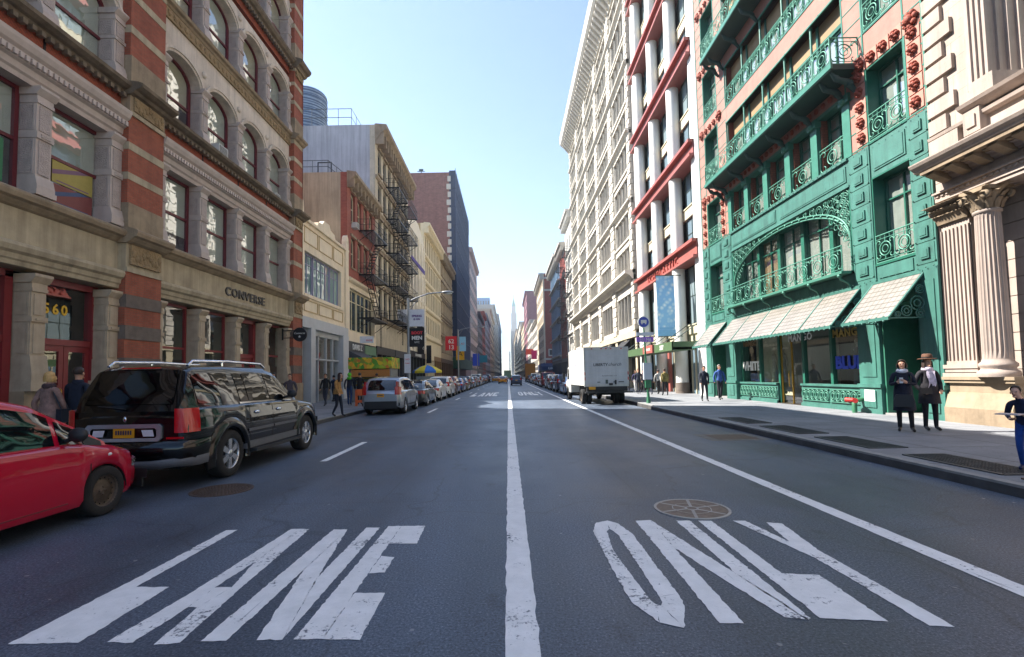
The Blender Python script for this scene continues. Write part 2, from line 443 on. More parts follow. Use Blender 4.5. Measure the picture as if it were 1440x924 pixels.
for word, keys in (('LANE', 'L A N E'), ('ONLY', 'O N2 L2 Y')):
    mk = MB()
    for k in keys.split():
        if k == 'O':
            n = len(OO)
            for j in range(n): flat([OO[j], OI[j], OI[(j+1) % n], OO[(j+1) % n]])
        else:
            for p in LET[k]: flat(p)
    tag(mk.build('road_marking', M_PAINT), kind='structure')
# the same words painted again farther down the street, smaller in view
def far_words(dy, s):
    mk = MB()
    for k, v in LET.items():
        if v is None:
            n = len(OO)
            for j in range(n): mk.poly([(x, dy+(y-3.1)*s, .004) for x, y in (OO[j], OI[j], OI[(j+1) % n], OO[(j+1) % n])])
        else:
            for p in v: mk.poly([(x, dy+(y-3.1)*s, .004) for x, y in p])
    tag(mk.build('road_marking', M_PAINT), kind='structure')
far_words(38.5, 3.6)
# ---- manholes, gratings, cellar hatches
M_IRON = mat('cast_iron_rusty', '5a4a40', .6, .35, 9, .2, 50, metal=.35)
M_IRON2 = mat('cast_iron_brown', '7a6a5c', .65, .3, 12, .3, 60, metal=.15)
M_RIM = mat('manhole_ring', 'a9a49c', .7, .2, 8)
M_GRATE = mat('dark_steel', '4c5054', .55, .35, 5, .1, 40, metal=.5)
def manhole(loc, r, label, spokes, m_plate, m_rim, dz=.006):
    root = empty('manhole_cover', loc, 0, label, 'manhole cover')
    b = MB(); b.lathe([(0.0,dz),(r*.93,dz)], n=40); b.build('lid', m_plate, root)
    b = MB(); b.lathe([(r*.93,.0),(r*.93,dz+.004),(r,dz+.004),(r,.0)], n=40, smooth=False); b.build('rim', m_rim, root)
    b = MB()
    if spokes:
        for k in range(6):
            a = k*PI/3+.3; c = (math.cos(a), math.sin(a)); q = (-c[1], c[0]); w = .018
            for r0, r1 in ((.16*r, .9*r),):
                b.poly([(c[0]*r0+q[0]*w, c[1]*r0+q[1]*w, dz+.003),(c[0]*r1+q[0]*w, c[1]*r1+q[1]*w, dz+.003),(c[0]*r1-q[0]*w, c[1]*r1-q[1]*w, dz+.003),(c[0]*r0-q[0]*w, c[1]*r0-q[1]*w, dz+.003)])
        for k in range(12):
            a0, a1 = 2*PI*k/12, 2*PI*(k+1)/12
            b.poly([(f*r*math.cos(a), f*r*math.sin(a), dz+.0035) for f, a in ((.50,a0),(.53,a0),(.53,a1),(.50,a1))])
            b.poly([(f*r*math.cos(a), f*r*math.sin(a), dz+.0035) for f, a in ((.13,a0),(.19,a0),(.19,a1),(.13,a1))])
        b.build('raised_ribs', m_rim, root)
    else:
        for ring in range(1, 9):
            n = 6*ring
            for k in range(n):
                a = 2*PI*k/n; x, y = ring*r*.105*math.cos(a), ring*r*.105*math.sin(a)
                b.box(x-.012, x+.012, y-.012, y+.012, dz, dz+.006)
        b.build('raised_studs', m_plate, root)
    return root
manhole((2.14, 5.82, 0), .43, 'pale ringed manhole cover with spoke pattern beside the painted word ONLY', True, M_IRON2, M_RIM)
manhole((-4.28, 7.27, 0), .42, 'dark rusty studded manhole cover behind the red car', False, M_IRON, M_IRON)
# street drain patch near the right kerb
rt = empty('street_grate', (5.45, 12.0, 0), 0, 'rusty rectangular steel plate set in concrete in the road near the right kerb', 'street grate')
b = MB(); b.poly([(-.72,-.62,.004),(.72,-.62,.004),(.72,.62,.004),(-.72,.62,.004)]); b.build('concrete_collar', mat('collar_concrete', '77746e', .85, .3, 4), rt)
b = MB(); b.poly([(-.5,-.42,.008),(.5,-.42,.008),(.5,.42,.008),(-.5,.42,.008)]); b.build('plate', M_IRON, rt)
# sidewalk gratings along the right kerb
for k, (y0, y1, lab) in enumerate(((5.3, 6.35, 'nearest steel sidewalk grating by the right kerb, beside the running boy'), (6.6, 8.25, 'second steel sidewalk grating by the right kerb, beyond the boy'),
                        (9.0, 10.6, 'long dark sidewalk grating by the right kerb, near the two women'), (11.2, 12.9, 'dark sidewalk grating by the right kerb, level with the rusty street plate'), (13.6, 15.4, 'farthest sidewalk grating along the right kerb, before the kerb end'))):
    g = empty('sidewalk_grating', (6.98, (y0+y1)/2, SW), 0, lab, 'grating', 'sidewalk gratings along the right kerb')
    b = MB(); L = (y1-y0)/2; b.box(-.34,.34,-L,L,-.02,.004); b.build('pit', mat('pit_dark', '2c2e30', .9), g)
    b = MB()
    n = int(.68/.05)
    for i in range(n+1):
        x = -.34+i*.68/n; b.box(x-.008, x+.008, -L, L, .004, .012)
    m2 = int(2*L/.1)
    for i in range(m2+1):
        y = -L+i*2*L/m2; b.box(-.34,.34,y-.006,y+.006,.0045,.0135)
    for a in (-1, 1): b.box(a*.34-.025, a*.34+.025, -L, L, .0, .016); b.box(-.34,.34,a*L-.025,a*L+.025,.0,.0165)
    b.build('bars', M_IRON if k == 0 else M_GRATE, g)
# ------------------------------------------------------------------ facades
class Facade:
    """building on one side of the street; Y along the street, o outward from its front plane, z up"""
    def __init__(s, side, X, Y0, Y1, name, label, cat='building', group=None):
        s.side, s.X, s.Y0, s.Y1 = side, X, Y0, Y1
        s.Yc = (Y0+Y1)/2
        s.rz = PI/2 if side < 0 else -PI/2
        s.e = empty(name, (X, s.Yc, SW), s.rz, label, cat, group)
    def lx(s, Y): return (Y-s.Yc) if s.side < 0 else (s.Yc-Y)
    def p(s, Y, o, z): return (s.lx(Y), -o, z-SW)
    def bx(s, b, Y0, Y1, o0, o1, z0, z1, m=0):
        b.box(s.lx(Y0), s.lx(Y1), -o0, -o1, z0-SW, z1-SW, m)
    def build(s, b, name, mats, parent=None): return b.build(name, mats, parent or s.e)
    def mould(s, b, Y0, Y1, prof, m=0):
        """moulding: prof = [(o, z)...] bottom to top, closed against the wall"""
        pr = [(0.0-.02, prof[0][1])] + list(prof) + [(0.0-.02, prof[-1][1])]
        b.prism([(-o, z-SW) for o, z in pr], s.lx(Y0), s.lx(Y1), 'x', m)
    def wall(s, b, Y0, Y1, z0, z1, holes, o=0.0, depth=.3, m=0, mr=None):
        """front sheet with rectangular openings (Ya,Yb,za,zb) and their reveals"""
        ys = sorted({Y0, Y1, *[h[0] for h in holes], *[h[1] for h in holes]}); zs = sorted({z0, z1, *[h[2] for h in holes], *[h[3] for h in holes]})
        ys = [y for y in ys if Y0-1e-6 <= y <= Y1+1e-6]; zs = [z for z in zs if z0-1e-6 <= z <= z1+1e-6]
        for i in range(len(ys)-1):
            yc = (ys[i]+ys[i+1])/2; run = None
            for j in range(len(zs)-1):
                zc = (zs[j]+zs[j+1])/2
                if any(h[0] < yc < h[1] and h[2] < zc < h[3] for h in holes):
                    if run is not None: s._q(b, ys[i], ys[i+1], run, zs[j], o, m); run = None
                elif run is None: run = zs[j]
            if run is not None: s._q(b, ys[i], ys[i+1], run, zs[-1], o, m)
        mr = m if mr is None else mr
        for h in holes:
            a, c, d, e = h[:4]
            b.poly([s.p(a,o,d), s.p(a,o,e), s.p(a,o-depth,e), s.p(a,o-depth,d)], mr)
            b.poly([s.p(c,o,d), s.p(c,o-depth,d), s.p(c,o-depth,e), s.p(c,o,e)], mr)
            b.poly([s.p(a,o,d), s.p(a,o-depth,d), s.p(c,o-depth,d), s.p(c,o,d)], mr)
            b.poly([s.p(a,o,e), s.p(c,o,e), s.p(c,o-depth,e), s.p(a,o-depth,e)], mr)
    def _q(s, b, ya, yb, za, zb, o, m):
        q = [s.p(ya,o,za), s.p(yb,o,za), s.p(yb,o,zb), s.p(ya,o,zb)]
        if s.side > 0: q = q[::-1]
        b.poly(q, m)
    def mass(s, H, back, m_side, m_dark, m_roof=None, o=-.6, Y0=None, Y1=None, name='wall', z0=.0):
        """the body of the building behind its front"""
        Y0 = s.Y0 if Y0 is None else Y0; Y1 = s.Y1 if Y1 is None else Y1
        b = MB(); x0, x1 = sorted((s.lx(Y0), s.lx(Y1))); y0, y1 = -o, back; z1 = H-SW
        b.poly([(x0,y0,z0),(x1,y0,z0),(x1,y0,z1),(x0,y0,z1)], 1)
        b.poly([(x1,y0,z0),(x1,y1,z0),(x1,y1,z1),(x1,y0,z1)], 0)
        b.poly([(x1,y1,z0),(x0,y1,z0),(x0,y1,z1),(x1,y1,z1)], 0)
        b.poly([(x0,y1,z0),(x0,y0,z0),(x0,y0,z1),(x0,y1,z1)], 0)
        b.poly([(x0,y0,z1),(x1,y0,z1),(x1,y1,z1),(x0,y1,z1)], 2)
        return s.build(b, name, [m_side, m_dark, m_roof or m_side])
    def ends(s, b, z0, z1, o0, o1, m=0, Y0=None, Y1=None):
        """flank strips closing the gap between front sheet and body"""
        Y0 = s.Y0 if Y0 is None else Y0; Y1 = s.Y1 if Y1 is None else Y1
        for Y in (Y0, Y1): b.poly([s.p(Y,o0,z0), s.p(Y,o1,z0), s.p(Y,o1,z1), s.p(Y,o0,z1)], m)
        b.poly([s.p(Y0,o0,z1), s.p(Y1,o0,z1), s.p(Y1,o1,z1), s.p(Y0,o1,z1)], m)
    def win(s, Yc, z, W, o=-.3, blind=None, bm=None, name='window'):
        """place a window prefab: frame mesh, pane child, optional shade behind"""
        f = obj(name, W['frame'], s.e, (s.lx(Yc), -o, z-SW))
        if W.get('pane'): obj('pane', W['pane'], f)
        if blind:
            k = obj('blind', blind, f)
        return f
WC = {}
def winp(w, h, fm, pm, rise=0.0, t=.07, d=.09, rail=None, mull=0, nz=0, rails=(), pane_y=.05, sill=0.0):
    """window prefab, bottom centre at origin, outer face y=0. rail: meeting rail height fraction"""
    key = (round(w,3), round(h,3), fm.name, pm.name, rise, t, d, rail, mull, nz, tuple(rails), sill)
    if key in WC: return WC[key]
    b = MB(); hw = w/2; N = 10
    def top(x, inset=0.0):
        if not rise: return h-inset
        a = hw-inset
        return (h-rise) + max(0, (rise-inset))*math.sqrt(max(0.0, 1-(x/max(a,1e-4))**2))
    if not rise:
        b.box(-hw,hw,0,d,h-t,h)
        b.box(-hw,-hw+t,0,d,0,h-t); b.box(hw-t,hw,0,d,0,h-t)
    else:
        b.box(-hw,-hw+t,0,d,0,h-rise); b.box(hw-t,hw,0,d,0,h-rise)
        for k in range(N):
            a0, a1 = PI-PI*k/N, PI-PI*(k+1)/N
            o0 = (hw*math.cos(a0), h-rise+rise*math.sin(a0)); o1 = (hw*math.cos(a1), h-rise+rise*math.sin(a1))
            i0 = ((hw-t)*math.cos(a0), h-rise+(rise-t)*math.sin(a0)); i1 = ((hw-t)*math.cos(a1), h-rise+(rise-t)*math.sin(a1))
            b.poly([(o0[0],0,o0[1]),(i0[0],0,i0[1]),(i1[0],0,i1[1]),(o1[0],0,o1[1])])
            b.poly([(i0[0],0,i0[1]),(i0[0],d,i0[1]),(i1[0],d,i1[1]),(i1[0],0,i1[1])])
    b.box(-hw+t,hw-t,0,d,0,t*1.15)
    if rail: b.box(-hw+t,hw-t,.012,d-.01,h*rail-t*.42,h*rail+t*.42)
    for r in rails: b.box(-hw+t,hw-t,.015,d-.02,r-t*.3,r+t*.3)
    for k in range(mull):
        x = -hw + w*(k+1)/(mull+1); b.box(x-t*.35,x+t*.35,.01,d-.015,t,top(x)-t*.9)
    for k in range(nz):
        z = h*(k+1)/(nz+1); b.box(-hw+t,hw-t,.017,d-.02,z-t*.25,z+t*.25)
    if sill: b.box(-hw-.06,hw+.06,-sill,.05,-.09,-.005)
    fr = b.mesh('window', fm)
    b = MB()
    if rise:
        pts = [(-hw,0),(hw,0)] + [(hw*math.cos(PI*k/N), h-rise+rise*math.sin(PI*k/N)) for k in range(N+1)]
    else: pts = [(-hw,0),(hw,0),(hw,h),(-hw,h)]
    q = .012
    b.poly([(x*(1-q), pane_y, z) for x, z in pts])
    WC[key] = {'frame': fr, 'pane': b.mesh('pane', pm)}
    return WC[key]
BL = {}
def blind(w, h, drop, m, y=.085, rise=0):
    key = (round(w,2), round(h,2), round(drop,2), m.name)
    if key not in BL:
        b = MB(); z0 = h*(1-drop); n = 10; hw = w/2-.03
        b.grid([[(-hw+2*hw*k/n, y+.012*((k % 2)), z) for k in range(n+1)] for z in (z0, h-(rise*.0)-.03)], 0, False)
        BL[key] = b.mesh('blind', m)
    return BL[key]
# --- shared facade materials
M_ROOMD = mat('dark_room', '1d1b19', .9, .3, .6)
M_ROOF = mat('tar_roof', '55524e', .9, .2, 1)
M_BRICK = brick('red_brick', '96503a', 'a55a42', '835c4a', var=.26, streak=.28)
M_BRICKD = brick('herringbone_brick', '8f4634', '9a5038', '6f4234', rot=.785, bw=.24, bh=.08)
M_BROWN = mat('brownstone', '9d8b72', .85, .3, 1.6, .25, 30, streak=.3)
M_BROWNL = mat('buff_stone', 'b5a78c', .85, .22, 1.4, .2, 30, streak=.38)
M_BROWND = mat('sooty_stone', '786a58', .85, .35, 2.2, .3, 30, streak=.35)
M_GREYST = mat('grey_band_stone', '6d6259', .9, .3, 3, .3, 30)
M_LILAC = mat('painted_iron_column', 'bfb1a8', .65, .14, 2.0, .05, 30, streak=.15)
M_LILACC = mat('carved_iron_panel', 'b5a79f', .7, .2, 3.0, carve=.55, bscale=30)
M_WARMST = mat('warm_column_stone', 'b5a48c', .75, .2, 2.0, .15, 30, streak=.2)
M_CARVED = mat('carved_frieze_stone', '96805f', .85, .25, 2.0, carve=.6, bscale=16)
M_ARCH = mat('pale_arch_stone', 'd3c6b6', .75, .15, 1.5, .1, 30, streak=.32)
M_MAROON = mat('maroon_frame', '64242b', .45, .12, 3)
M_REDDOOR = mat('red_shopfront_frame', '7f2c2e', .42, .12, 3)
M_CLEAR = clear_glass('window_glass', extra=.34, wave=.05)
M_CLEARS = clear_glass('shop_glass', extra=.15, wave=.012)
M_BLIND = mat('pale_blind', 'dbe0d4', .9, .1, 1.5)
M_BLIND2 = mat('cream_blind', 'e0d6b8', .9, .1, 1.5)
M_BLACKM = plain('black_metal', '17181a', .45, .3)
M_WHITE = plain('white_paint', 'dcdcd8', .5)

# ================================================================== brick corner building with the shoe shop (left foreground)
F = Facade(-1, XL, -9.0, 27.85, 'brick_shop_building', 'striped red brick and stone building with maroon windows, shop at street level, left foreground')
CONV = F
H_C = 24.6
F.mass(H_C, 16, M_BRICK, M_ROOMD, M_ROOF, o=-1.6)
piers = [(26.75, 27.85), (14.95, 16.5), (3.2, 4.75), (-9.0, -7.1)]
secs = [(16.5, 26.75), (4.75, 14.95), (-7.1, 3.2)]
# flank strip so the front has thickness
b = MB()
for Y in (27.85, -9.0):
    b.poly([F.p(Y,.34,SW), F.p(Y,-1.6,SW), F.p(Y,-1.6,H_C), F.p(Y,.34,H_C)])
b.poly([F.p(-9,.34,H_C), F.p(27.85,.34,H_C), F.p(27.85,-1.6,H_C), F.p(-9,-1.6,H_C)])
F.build(b, 'flank', M_BRICK)
fl3, fl4, fl5 = 11.2, 15.6, 20.0
for pi_, (a, c) in enumerate(piers):
    b = MB(); m = {'br':0,'st':1,'gr':2,'bs':3}
    segs = []
    z = SW
    # (top z, material) going up
    spec = [(1.42,'bs',.40),(1.95,'br',.30),(2.4,'gr',.33),(2.98,'br',.30),(3.42,'gr',.33),(3.98,'br',.30),(4.38,'gr',.33),(5.1,'br',.30),(5.25,'st',.34),(6.05,'st',.30),
            (6.5,'st',.42),(7.3,'bs',.34),(8.05,'br',.30),(8.28,'st',.315),(9.02,'br',.30),(9.26,'st',.315),(10.15,'br',.30),(10.28,'st',.36),(10.8,'bs',.33),
            (11.2,'st',.42),(12.1,'bs',.34),(12.85,'br',.30),(13.1,'st',.315),(14.0,'br',.30),(14.25,'st',.315),(15.0,'br',.30),(15.25,'st',.315),(15.55,'br',.30),
            (16.5,'bs',.34),(17.3,'br',.30),(17.52,'st',.315),(18.4,'br',.30),(18.6,'st',.315),(19.25,'br',.30),(19.45,'st',.36),(19.95,'st',.5),
            (20.9,'bs',.34),(21.8,'br',.30),(22.05,'st',.315),(23.0,'br',.30),(23.25,'st',.315),(H_C,'br',.30)]
    for zt, k, o in spec:
        F.bx(b, a, c, -.55, o, z, zt, m[k]); z = zt
    F.build(b, 'pier', [M_BRICK, M_BROWNL, M_GREYST, M_BROWN])
    # carved capital panels on the pier at frieze heights
    for z0, z1 in ((5.35, 5.98), (10.32, 10.78), (19.0, 19.4)):
        b = MB(); F.bx(b, a+.12, c-.12, .28, .38, z0, z1)
        yc = (a+c)/2
        for k in range(9):
            t = k/8*2-1
            b.ball(F.p(yc+t*(c-a)*.36, .38, (z0+z1)/2+.12*math.cos(t*5)), .09, .05, .13, 7, 4)
        F.build(b, 'carved_capital', M_CARVED)
LEDGE1 = [(.02,6.0),(.12,6.05),(.2,6.12),(.24,6.16),(.34,6.2),(.38,6.3),(.38,6.36),(.3,6.42),(.05,6.5)]
LEDGE2 = [(.02,10.78),(.14,10.82),(.2,10.9),(.3,10.93),(.42,11.0),(.44,11.1),(.3,11.16),(.03,11.2)]
LEDGE3 = [(.02,15.24),(.1,15.28),(.14,15.36),(.24,15.4),(.28,15.5),(.04,15.6)]
LEDGE4 = [(.02,19.42),(.16,19.47),(.22,19.58),(.34,19.62),(.44,19.74),(.46,19.86),(.3,19.93),(.03,20.0)]
for (z_, prof, nm) in ((1, LEDGE1, 'sill_course'), (2, LEDGE2, 'string_course'), (3, LEDGE3, 'string_course'), (4, LEDGE4, 'cornice')):
    b = MB()
    for a, c in secs: F.mould(b, a, c, prof)
    for a, c in piers:
        F.mould(b, a-.08, c+.08, [(o+.34, z) for o, z in prof])
    if z_ in (2, 4):
        for a, c in secs:
            n = int((c-a)/.24)
            for k in range(n):
                y = a+(k+.5)*(c-a)/n; F.bx(b, y-.06, y+.06, .1, .26, prof[0][1]-.11, prof[0][1]+.02)
    F.build(b, nm, [M_BROWND if z_ in (2, 4) else M_BROWN])
# carved frieze under the upper string course
b = MB()
for a, c in secs:
    F.bx(b, a, c, -.1, .1, 14.86, 15.24)
    n = int((c-a)/.3)
    for k in range(n):
        y = a+(k+.5)*(c-a)/n
        b.ball(F.p(y, .1, 15.05), .11, .06, .12, 7, 4)
F.build(b, 'carved_frieze', M_CARVED)
def colonnette(h, wide, base=.5, cap=.42, panels=2, plainst=False):
    """cast column with panelled front and sides; local x along the wall, y inward, origin bottom centre"""
    b = MB(); w = wide/2
    b.box(-w*.86, w*.86, -.10, .5, base, h-cap, 0)
    b.box(-w*1.12, w*1.12, -.22, .5, 0, base*.28, 0)
    b.prism([(-.20,base*.28),(-.20,base*.5),(-.14,base),(.4,base),(.4,base*.28)], -w, w, 'x', 0)
    b.box(-w*.93, w*.93, -.14, .5, h-cap, h-cap*.8, 0)
    b.box(-w*.9, w*.9, -.12, .5, h-cap*.8, h-cap*.5, 0)
    b.prism([(-.13,h-cap*.5),(-.24,h-cap*.16),(-.24,h),(.45,h),(.45,h-cap*.5)], -w*1.08, w*1.08, 'x', 0)
    zz = [base+.06, base+.06+(h-cap-base)*.46, base+.06+(h-cap-base)*.60, h-cap-.06]
    for z0, z1 in ((zz[0], zz[1]), (zz[2], zz[3])):
        b.box(-w*.58, w*.58, -.125, -.1, z0, z1, 1)
        for e in (-1, 1):
            b.box(e*w*.86, e*w*.91, -.0, .38, z0, z1, 1)
            b.box(e*w*.86, e*w*.93, -.06, -.03, z0-.02, z1+.02, 0); b.box(e*w*.86, e*w*.93, .41, .44, z0-.02, z1+.02, 0)
    z0, z1 = zz[1]+.05, zz[2]-.05
    b.box(-w*.95, w*.95, -.15, .5, z0, z1, 0); b.box(-w*.5, w*.5, -.17, -.15, z0+.04, z1-.04, 1)
    return b.mesh('colonnette', [M_WARMST, M_WARMST] if plainst else [M_LILAC, M_LILACC])
COLG = colonnette(3.0, .46, .9, .45, plainst=True)
COL2 = colonnette(2.85, .50); COLA = colonnette(2.15, .46, .42, .36)
# window prefabs
WO = 2.04
WG = winp(WO, 3.12, M_REDDOOR, M_CLEARS, t=.1, rail=.47)
W2 = winp(WO, 2.84, M_MAROON, M_CLEAR, t=.11, rail=.5)
W3 = winp(WO, 2.72, M_MAROON, M_CLEAR, rise=.62, t=.11, rail=.42)
bayw = lambda a, c: [(a+(c-a)*k/4, a+(c-a)*(k+1)/4) for k in range(4)]
rnd = random.Random(5)
arch_z = {fl3: (13.28, .62, 14.86), fl4: (17.66, .62, 18.72), fl5: (22.06, .62, 23.3)}
for si, (a, c) in enumerate(secs):
    bays = bayw(a, c); lint = MB(); lint2 = MB(); herr = MB(); frz = MB()
    # ground-floor entablature, frieze, upper lintel and brick band
    F.mould(lint, a, c, [(.02,4.55),(.1,4.57),(.12,4.68),(.16,4.72),(.18,4.84),(.26,4.9),(.3,5.02),(.28,5.1),(.05,5.18)])
    F.bx(frz, a, c, -.5, .04, 5.16, 6.02)
    F.mould(lint2, a, c, [(.03,9.33),(.06,9.45),(.12,9.5),(.14,9.66),(.22,9.7),(.26,9.8),(.26,9.9),(.34,9.97),(.4,10.1),(.42,10.2),(.1,10.28)])
    F.bx(lint2, a, c, -.5, .0, 9.33, 10.28)
    F.bx(lint, a, c, -.5, .0, 4.55, 5.16)
    n = int((c-a)/.15)
    for k in range(n):
        y = a+(k+.5)*(c-a)/n; F.bx(lint2, y-.045, y+.045, .2, .31, 9.72, 9.86)
    F.bx(herr, a, c, -.5, .03, 10.28, 10.8)
    F.bx(herr, a, c, -.5, .02, 19.05, 19.45)
    for k in range(1, 4): F.bx(herr, a+(c-a)*k/4-.03, a+(c-a)*k/4+.03, .0, .05, 10.3, 10.78, 1)
    # columns
    for k in range(5):
        y = a+(c-a)*k/4
        if k == 0: y += .2
        if k == 4: y -= .2
        for me, z in ((COLG, 1.45), (COL2, 6.5), (COLA, fl3), (COLA, fl4), (COLA, fl5)):
            obj('colonnette', me, F.e, (F.lx(y), 0, z-SW))
    for k, (y0, y1) in enumerate(bays):
        yc = (y0+y1)/2
        # street level
        door = (si == 0 and k == 2) or (si == 1 and k in (2, 3))
        if not door:
            F.win(yc, 1.42, WG, -.34, name='shop_window')
        F.win(yc, 6.5, W2, -.32, blind(WO, 2.84, rnd.choice((1, 1, .75)) if si == 0 else .5, M_BLIND))
        for z in (fl3, fl4, fl5):
            F.win(yc, z, W3, -.32, blind(WO, 2.72, rnd.choice((1, .98, .62, 1)), M_BLIND if rnd.random() < .7 else M_BLIND2))
    F.build(lint, 'lintel_moulding', [M_BROWNL]); F.build(lint2, 'dentil_lintel', [M_LILAC]); F.build(herr, 'brick_band', [M_BRICKD, M_BLACKM]); F.build(frz, 'sign_frieze', [M_BROWNL])
for z, (zs, rise, zt) in arch_z.items():
    for a, c in secs:
        b = MB()
        for (y0, y1) in bayw(a, c):
            yc = (y0+y1)/2; hw = WO/2; N = 14
            pts = [(yc+hw*math.cos(PI-PI*k/N), zs+rise*math.sin(PI-PI*k/N)) for k in range(N+1)]
            out = [(y0, zs)] + pts + [(y1, zs)]
            for k in range(len(out)-1):
                (ya, za), (yb, zb) = out[k], out[k+1]
                b.poly([F.p(ya,.02,za), F.p(yb,.02,zb), F.p(yb,.02,zt), F.p(ya,.02,zt)])
                b.poly([F.p(ya,.02,za), F.p(ya,-.5,za), F.p(yb,-.5,zb), F.p(yb,.02,zb)])
            for r0, r1, o in ((0.0, .10, .07), (.10, .2, .12)):       # archivolt
                A = [(yc+(hw+r0)*math.cos(PI-PI*k/N), zs+(rise+r0)*math.sin(PI-PI*k/N)) for k in range(N+1)]
                B = [(yc+(hw+r1)*math.cos(PI-PI*k/N), zs+(rise+r1)*math.sin(PI-PI*k/N)) for k in range(N+1)]
                for k in range(N):
                    b.poly([F.p(*(A[k][0],o,A[k][1])), F.p(A[k+1][0],o,A[k+1][1]), F.p(B[k+1][0],o,B[k+1][1]), F.p(B[k][0],o,B[k][1])])
                    b.poly([F.p(B[k][0],o,B[k][1]), F.p(B[k+1][0],o,B[k+1][1]), F.p(B[k+1][0],.0,B[k+1][1]), F.p(B[k][0],.0,B[k][1])])
                    b.poly([F.p(A[k][0],o,A[k][1]), F.p(A[k+1][0],o,A[k+1][1]), F.p(A[k+1][0],.0,A[k+1][1]), F.p(A[k][0],.0,A[k][1])])
            b.ball(F.p(y1, .04, zs+rise*1.25), .13, .09, .13, 10, 5)
        F.bx(b, a, c, -.5, .0, zt, zt+.1); F.build(b, 'arcade', [M_ARCH])
# stone apron below the shop windows
for si, (a, c) in enumerate(secs):
    b = MB()
    for k, (y0, y1) in enumerate(bayw(a, c)):
        if (si, k) not in ((0, 2), (1, 3), (1, 2)): F.bx(b, y0, y1, -.5, -.12, SW, 1.40)
        for q in ((y0, y0+.26), (y1-.26, y1)): F.bx(b, q[0], q[1], -.5, .06, SW, 1.45)
    F.build(b, 'plinth', [M_BROWN])
b = MB(); F.bx(b, -9, 27.85, -1.55, -1.5, 4.55, 6.5); F.bx(b, -9, 27.85, -1.58, -.55, 9.5, 9.6); F.bx(b, -9, 27.85, -1.58, -.55, 14.6, 14.7)
F.build(b, 'floor_slab', [M_ROOMD])
# doors: red frames, glazed leaves, transom
def entry(y0, y1, numb=None):
    yc = (y0+y1)/2; w = WO; x = F.lx(yc)
    f = MB()
    f.box(-w/2,-w/2+.2,-.02,.22,0,4.35); f.box(w/2-.2,w/2,-.02,.22,0,4.35); f.box(-w/2,w/2,-.02,.22,4.2,4.38); f.box(-w/2+.2,w/2-.2,.0,.2,2.55,2.72)
    for e in (-1, 1):
        x0, x1 = sorted((e*.01, e*(w/2-.2)))
        f.box(x0,x1,.05,.12,0,.35); f.box(x0,x1,.05,.12,2.38,2.55); f.box(x0,x0+.14,.05,.12,.35,2.38); f.box(x1-.14,x1,.05,.12,.35,2.38); f.box(x0+.14,x1-.14,.05,.12,1.35,1.43)
    d = f.build('door', M_REDDOOR, F.e, (x, .34, .0))
    g = MB(); g.poly([(-w/2+.2,.085,.3),(w/2-.2,.085,.3),(w/2-.2,.085,2.5),(-w/2+.2,.085,2.5)]); g.poly([(-w/2+.2,.1,2.7),(w/2-.2,.1,2.7),(w/2-.2,.1,4.22),(-w/2+.2,.1,4.22)])
    g.build('pane', M_CLEARS, d)
    h = MB()
    for e in (-1, 1): h.tube([(e*.12,.03,.85),(e*.12,-.03,.9),(e*.12,-.03,1.3),(e*.12,.03,1.35)], .014, 6)
    h.build('handle', plain('brass', 'b08a3a', .3, .9), d)
    if numb:
        me = text_mesh(numb, .40, .004, .012, space=1.35); me.materials.clear(); me.materials.append(plain('gold_leaf', 'c9a227', .4, .3))
        obj('house_number', me, d, (-.25, .085, 3.42))
    return d
b = MB()
for si, k in ((0, 2), (1, 3), (1, 2)):
    y0, y1 = bayw(*secs[si])[k]
    entry(y0, y1, '560' if (si, k) == (1, 3) else None)
    F.bx(b, y0+.26, y1-.26, -.5, -.1, SW-.01, SW+.02)
F.build(b, 'threshold', [M_BROWND])
text('CONVERSE', .54, plain('sign_letter_grey', '4e4a45', .5, .2), F.e, (F.lx(22.35), -.07, 5.33-SW), name='shop_lettering', extrude=.03, offset=.010, sx=1.14, space=1.14)
# interior back wall pieces behind the shop glass: pale room and shelves
b = MB()
for si, (a, c) in enumerate(secs[:2]):
    F.bx(b, a+.1, c-.1, -1.58, -1.5, 1.3, 4.4, 0)
    for k, (y0, y1) in enumerate(bayw(a, c)):
        F.bx(b, y0+.5, y0+1.1, -1.4, -.9, 1.3, 2.2+.3*(k % 2), 1); F.bx(b, y0+1.3, y1-.5, -1.45, -1.1, 2.6, 2.68, 2)
F.build(b, 'shop_interior', [mat('shop_back', '4a4d46', .8, .3, .8), mat('display_plinth', '4c2f22', .6), mat('shelf_tan', 'a88d5a', .6)])
# ================================================================== iron-fronted green building (right)
M_GREEN = mat('green_iron_paint', '3f7166', .5, .2, 1.6, .1, 20, streak=.34, grime=(.022,.06,.05,1))
M_GREEND = mat('green_tile', '3a7463', .4, .15, 4)
M_GREENF = mat('green_window_frame', '235f4e', .4, .12, 4)
M_TERRA = mat('terracotta_block', '9f6f62', .75, .15, 2.5, streak=.12)
M_TERRAD = mat('terracotta_ornament', '8a3f2c', .7, .25, 12, .4, 30)
M_TERRAP = mat('terracotta_panel', 'b07a6a', .75, .12, 4)
M_TAN = mat('tan_transom', '8f7450', .6, .15, 2)
M_GWIN = clear_glass('upper_glass', (.93,.96,.95), extra=.34, wave=.05, scale=.7)
M_CURT = mat('pale_curtain', 'b9bfb6', .9, .12, 3)
M_GREYBR = brick('grey_glazed_brick', 'a3a4a6', 'b0b0b0', '7f8082', bw=.3, bh=.1, var=.12)
M_AWN = None
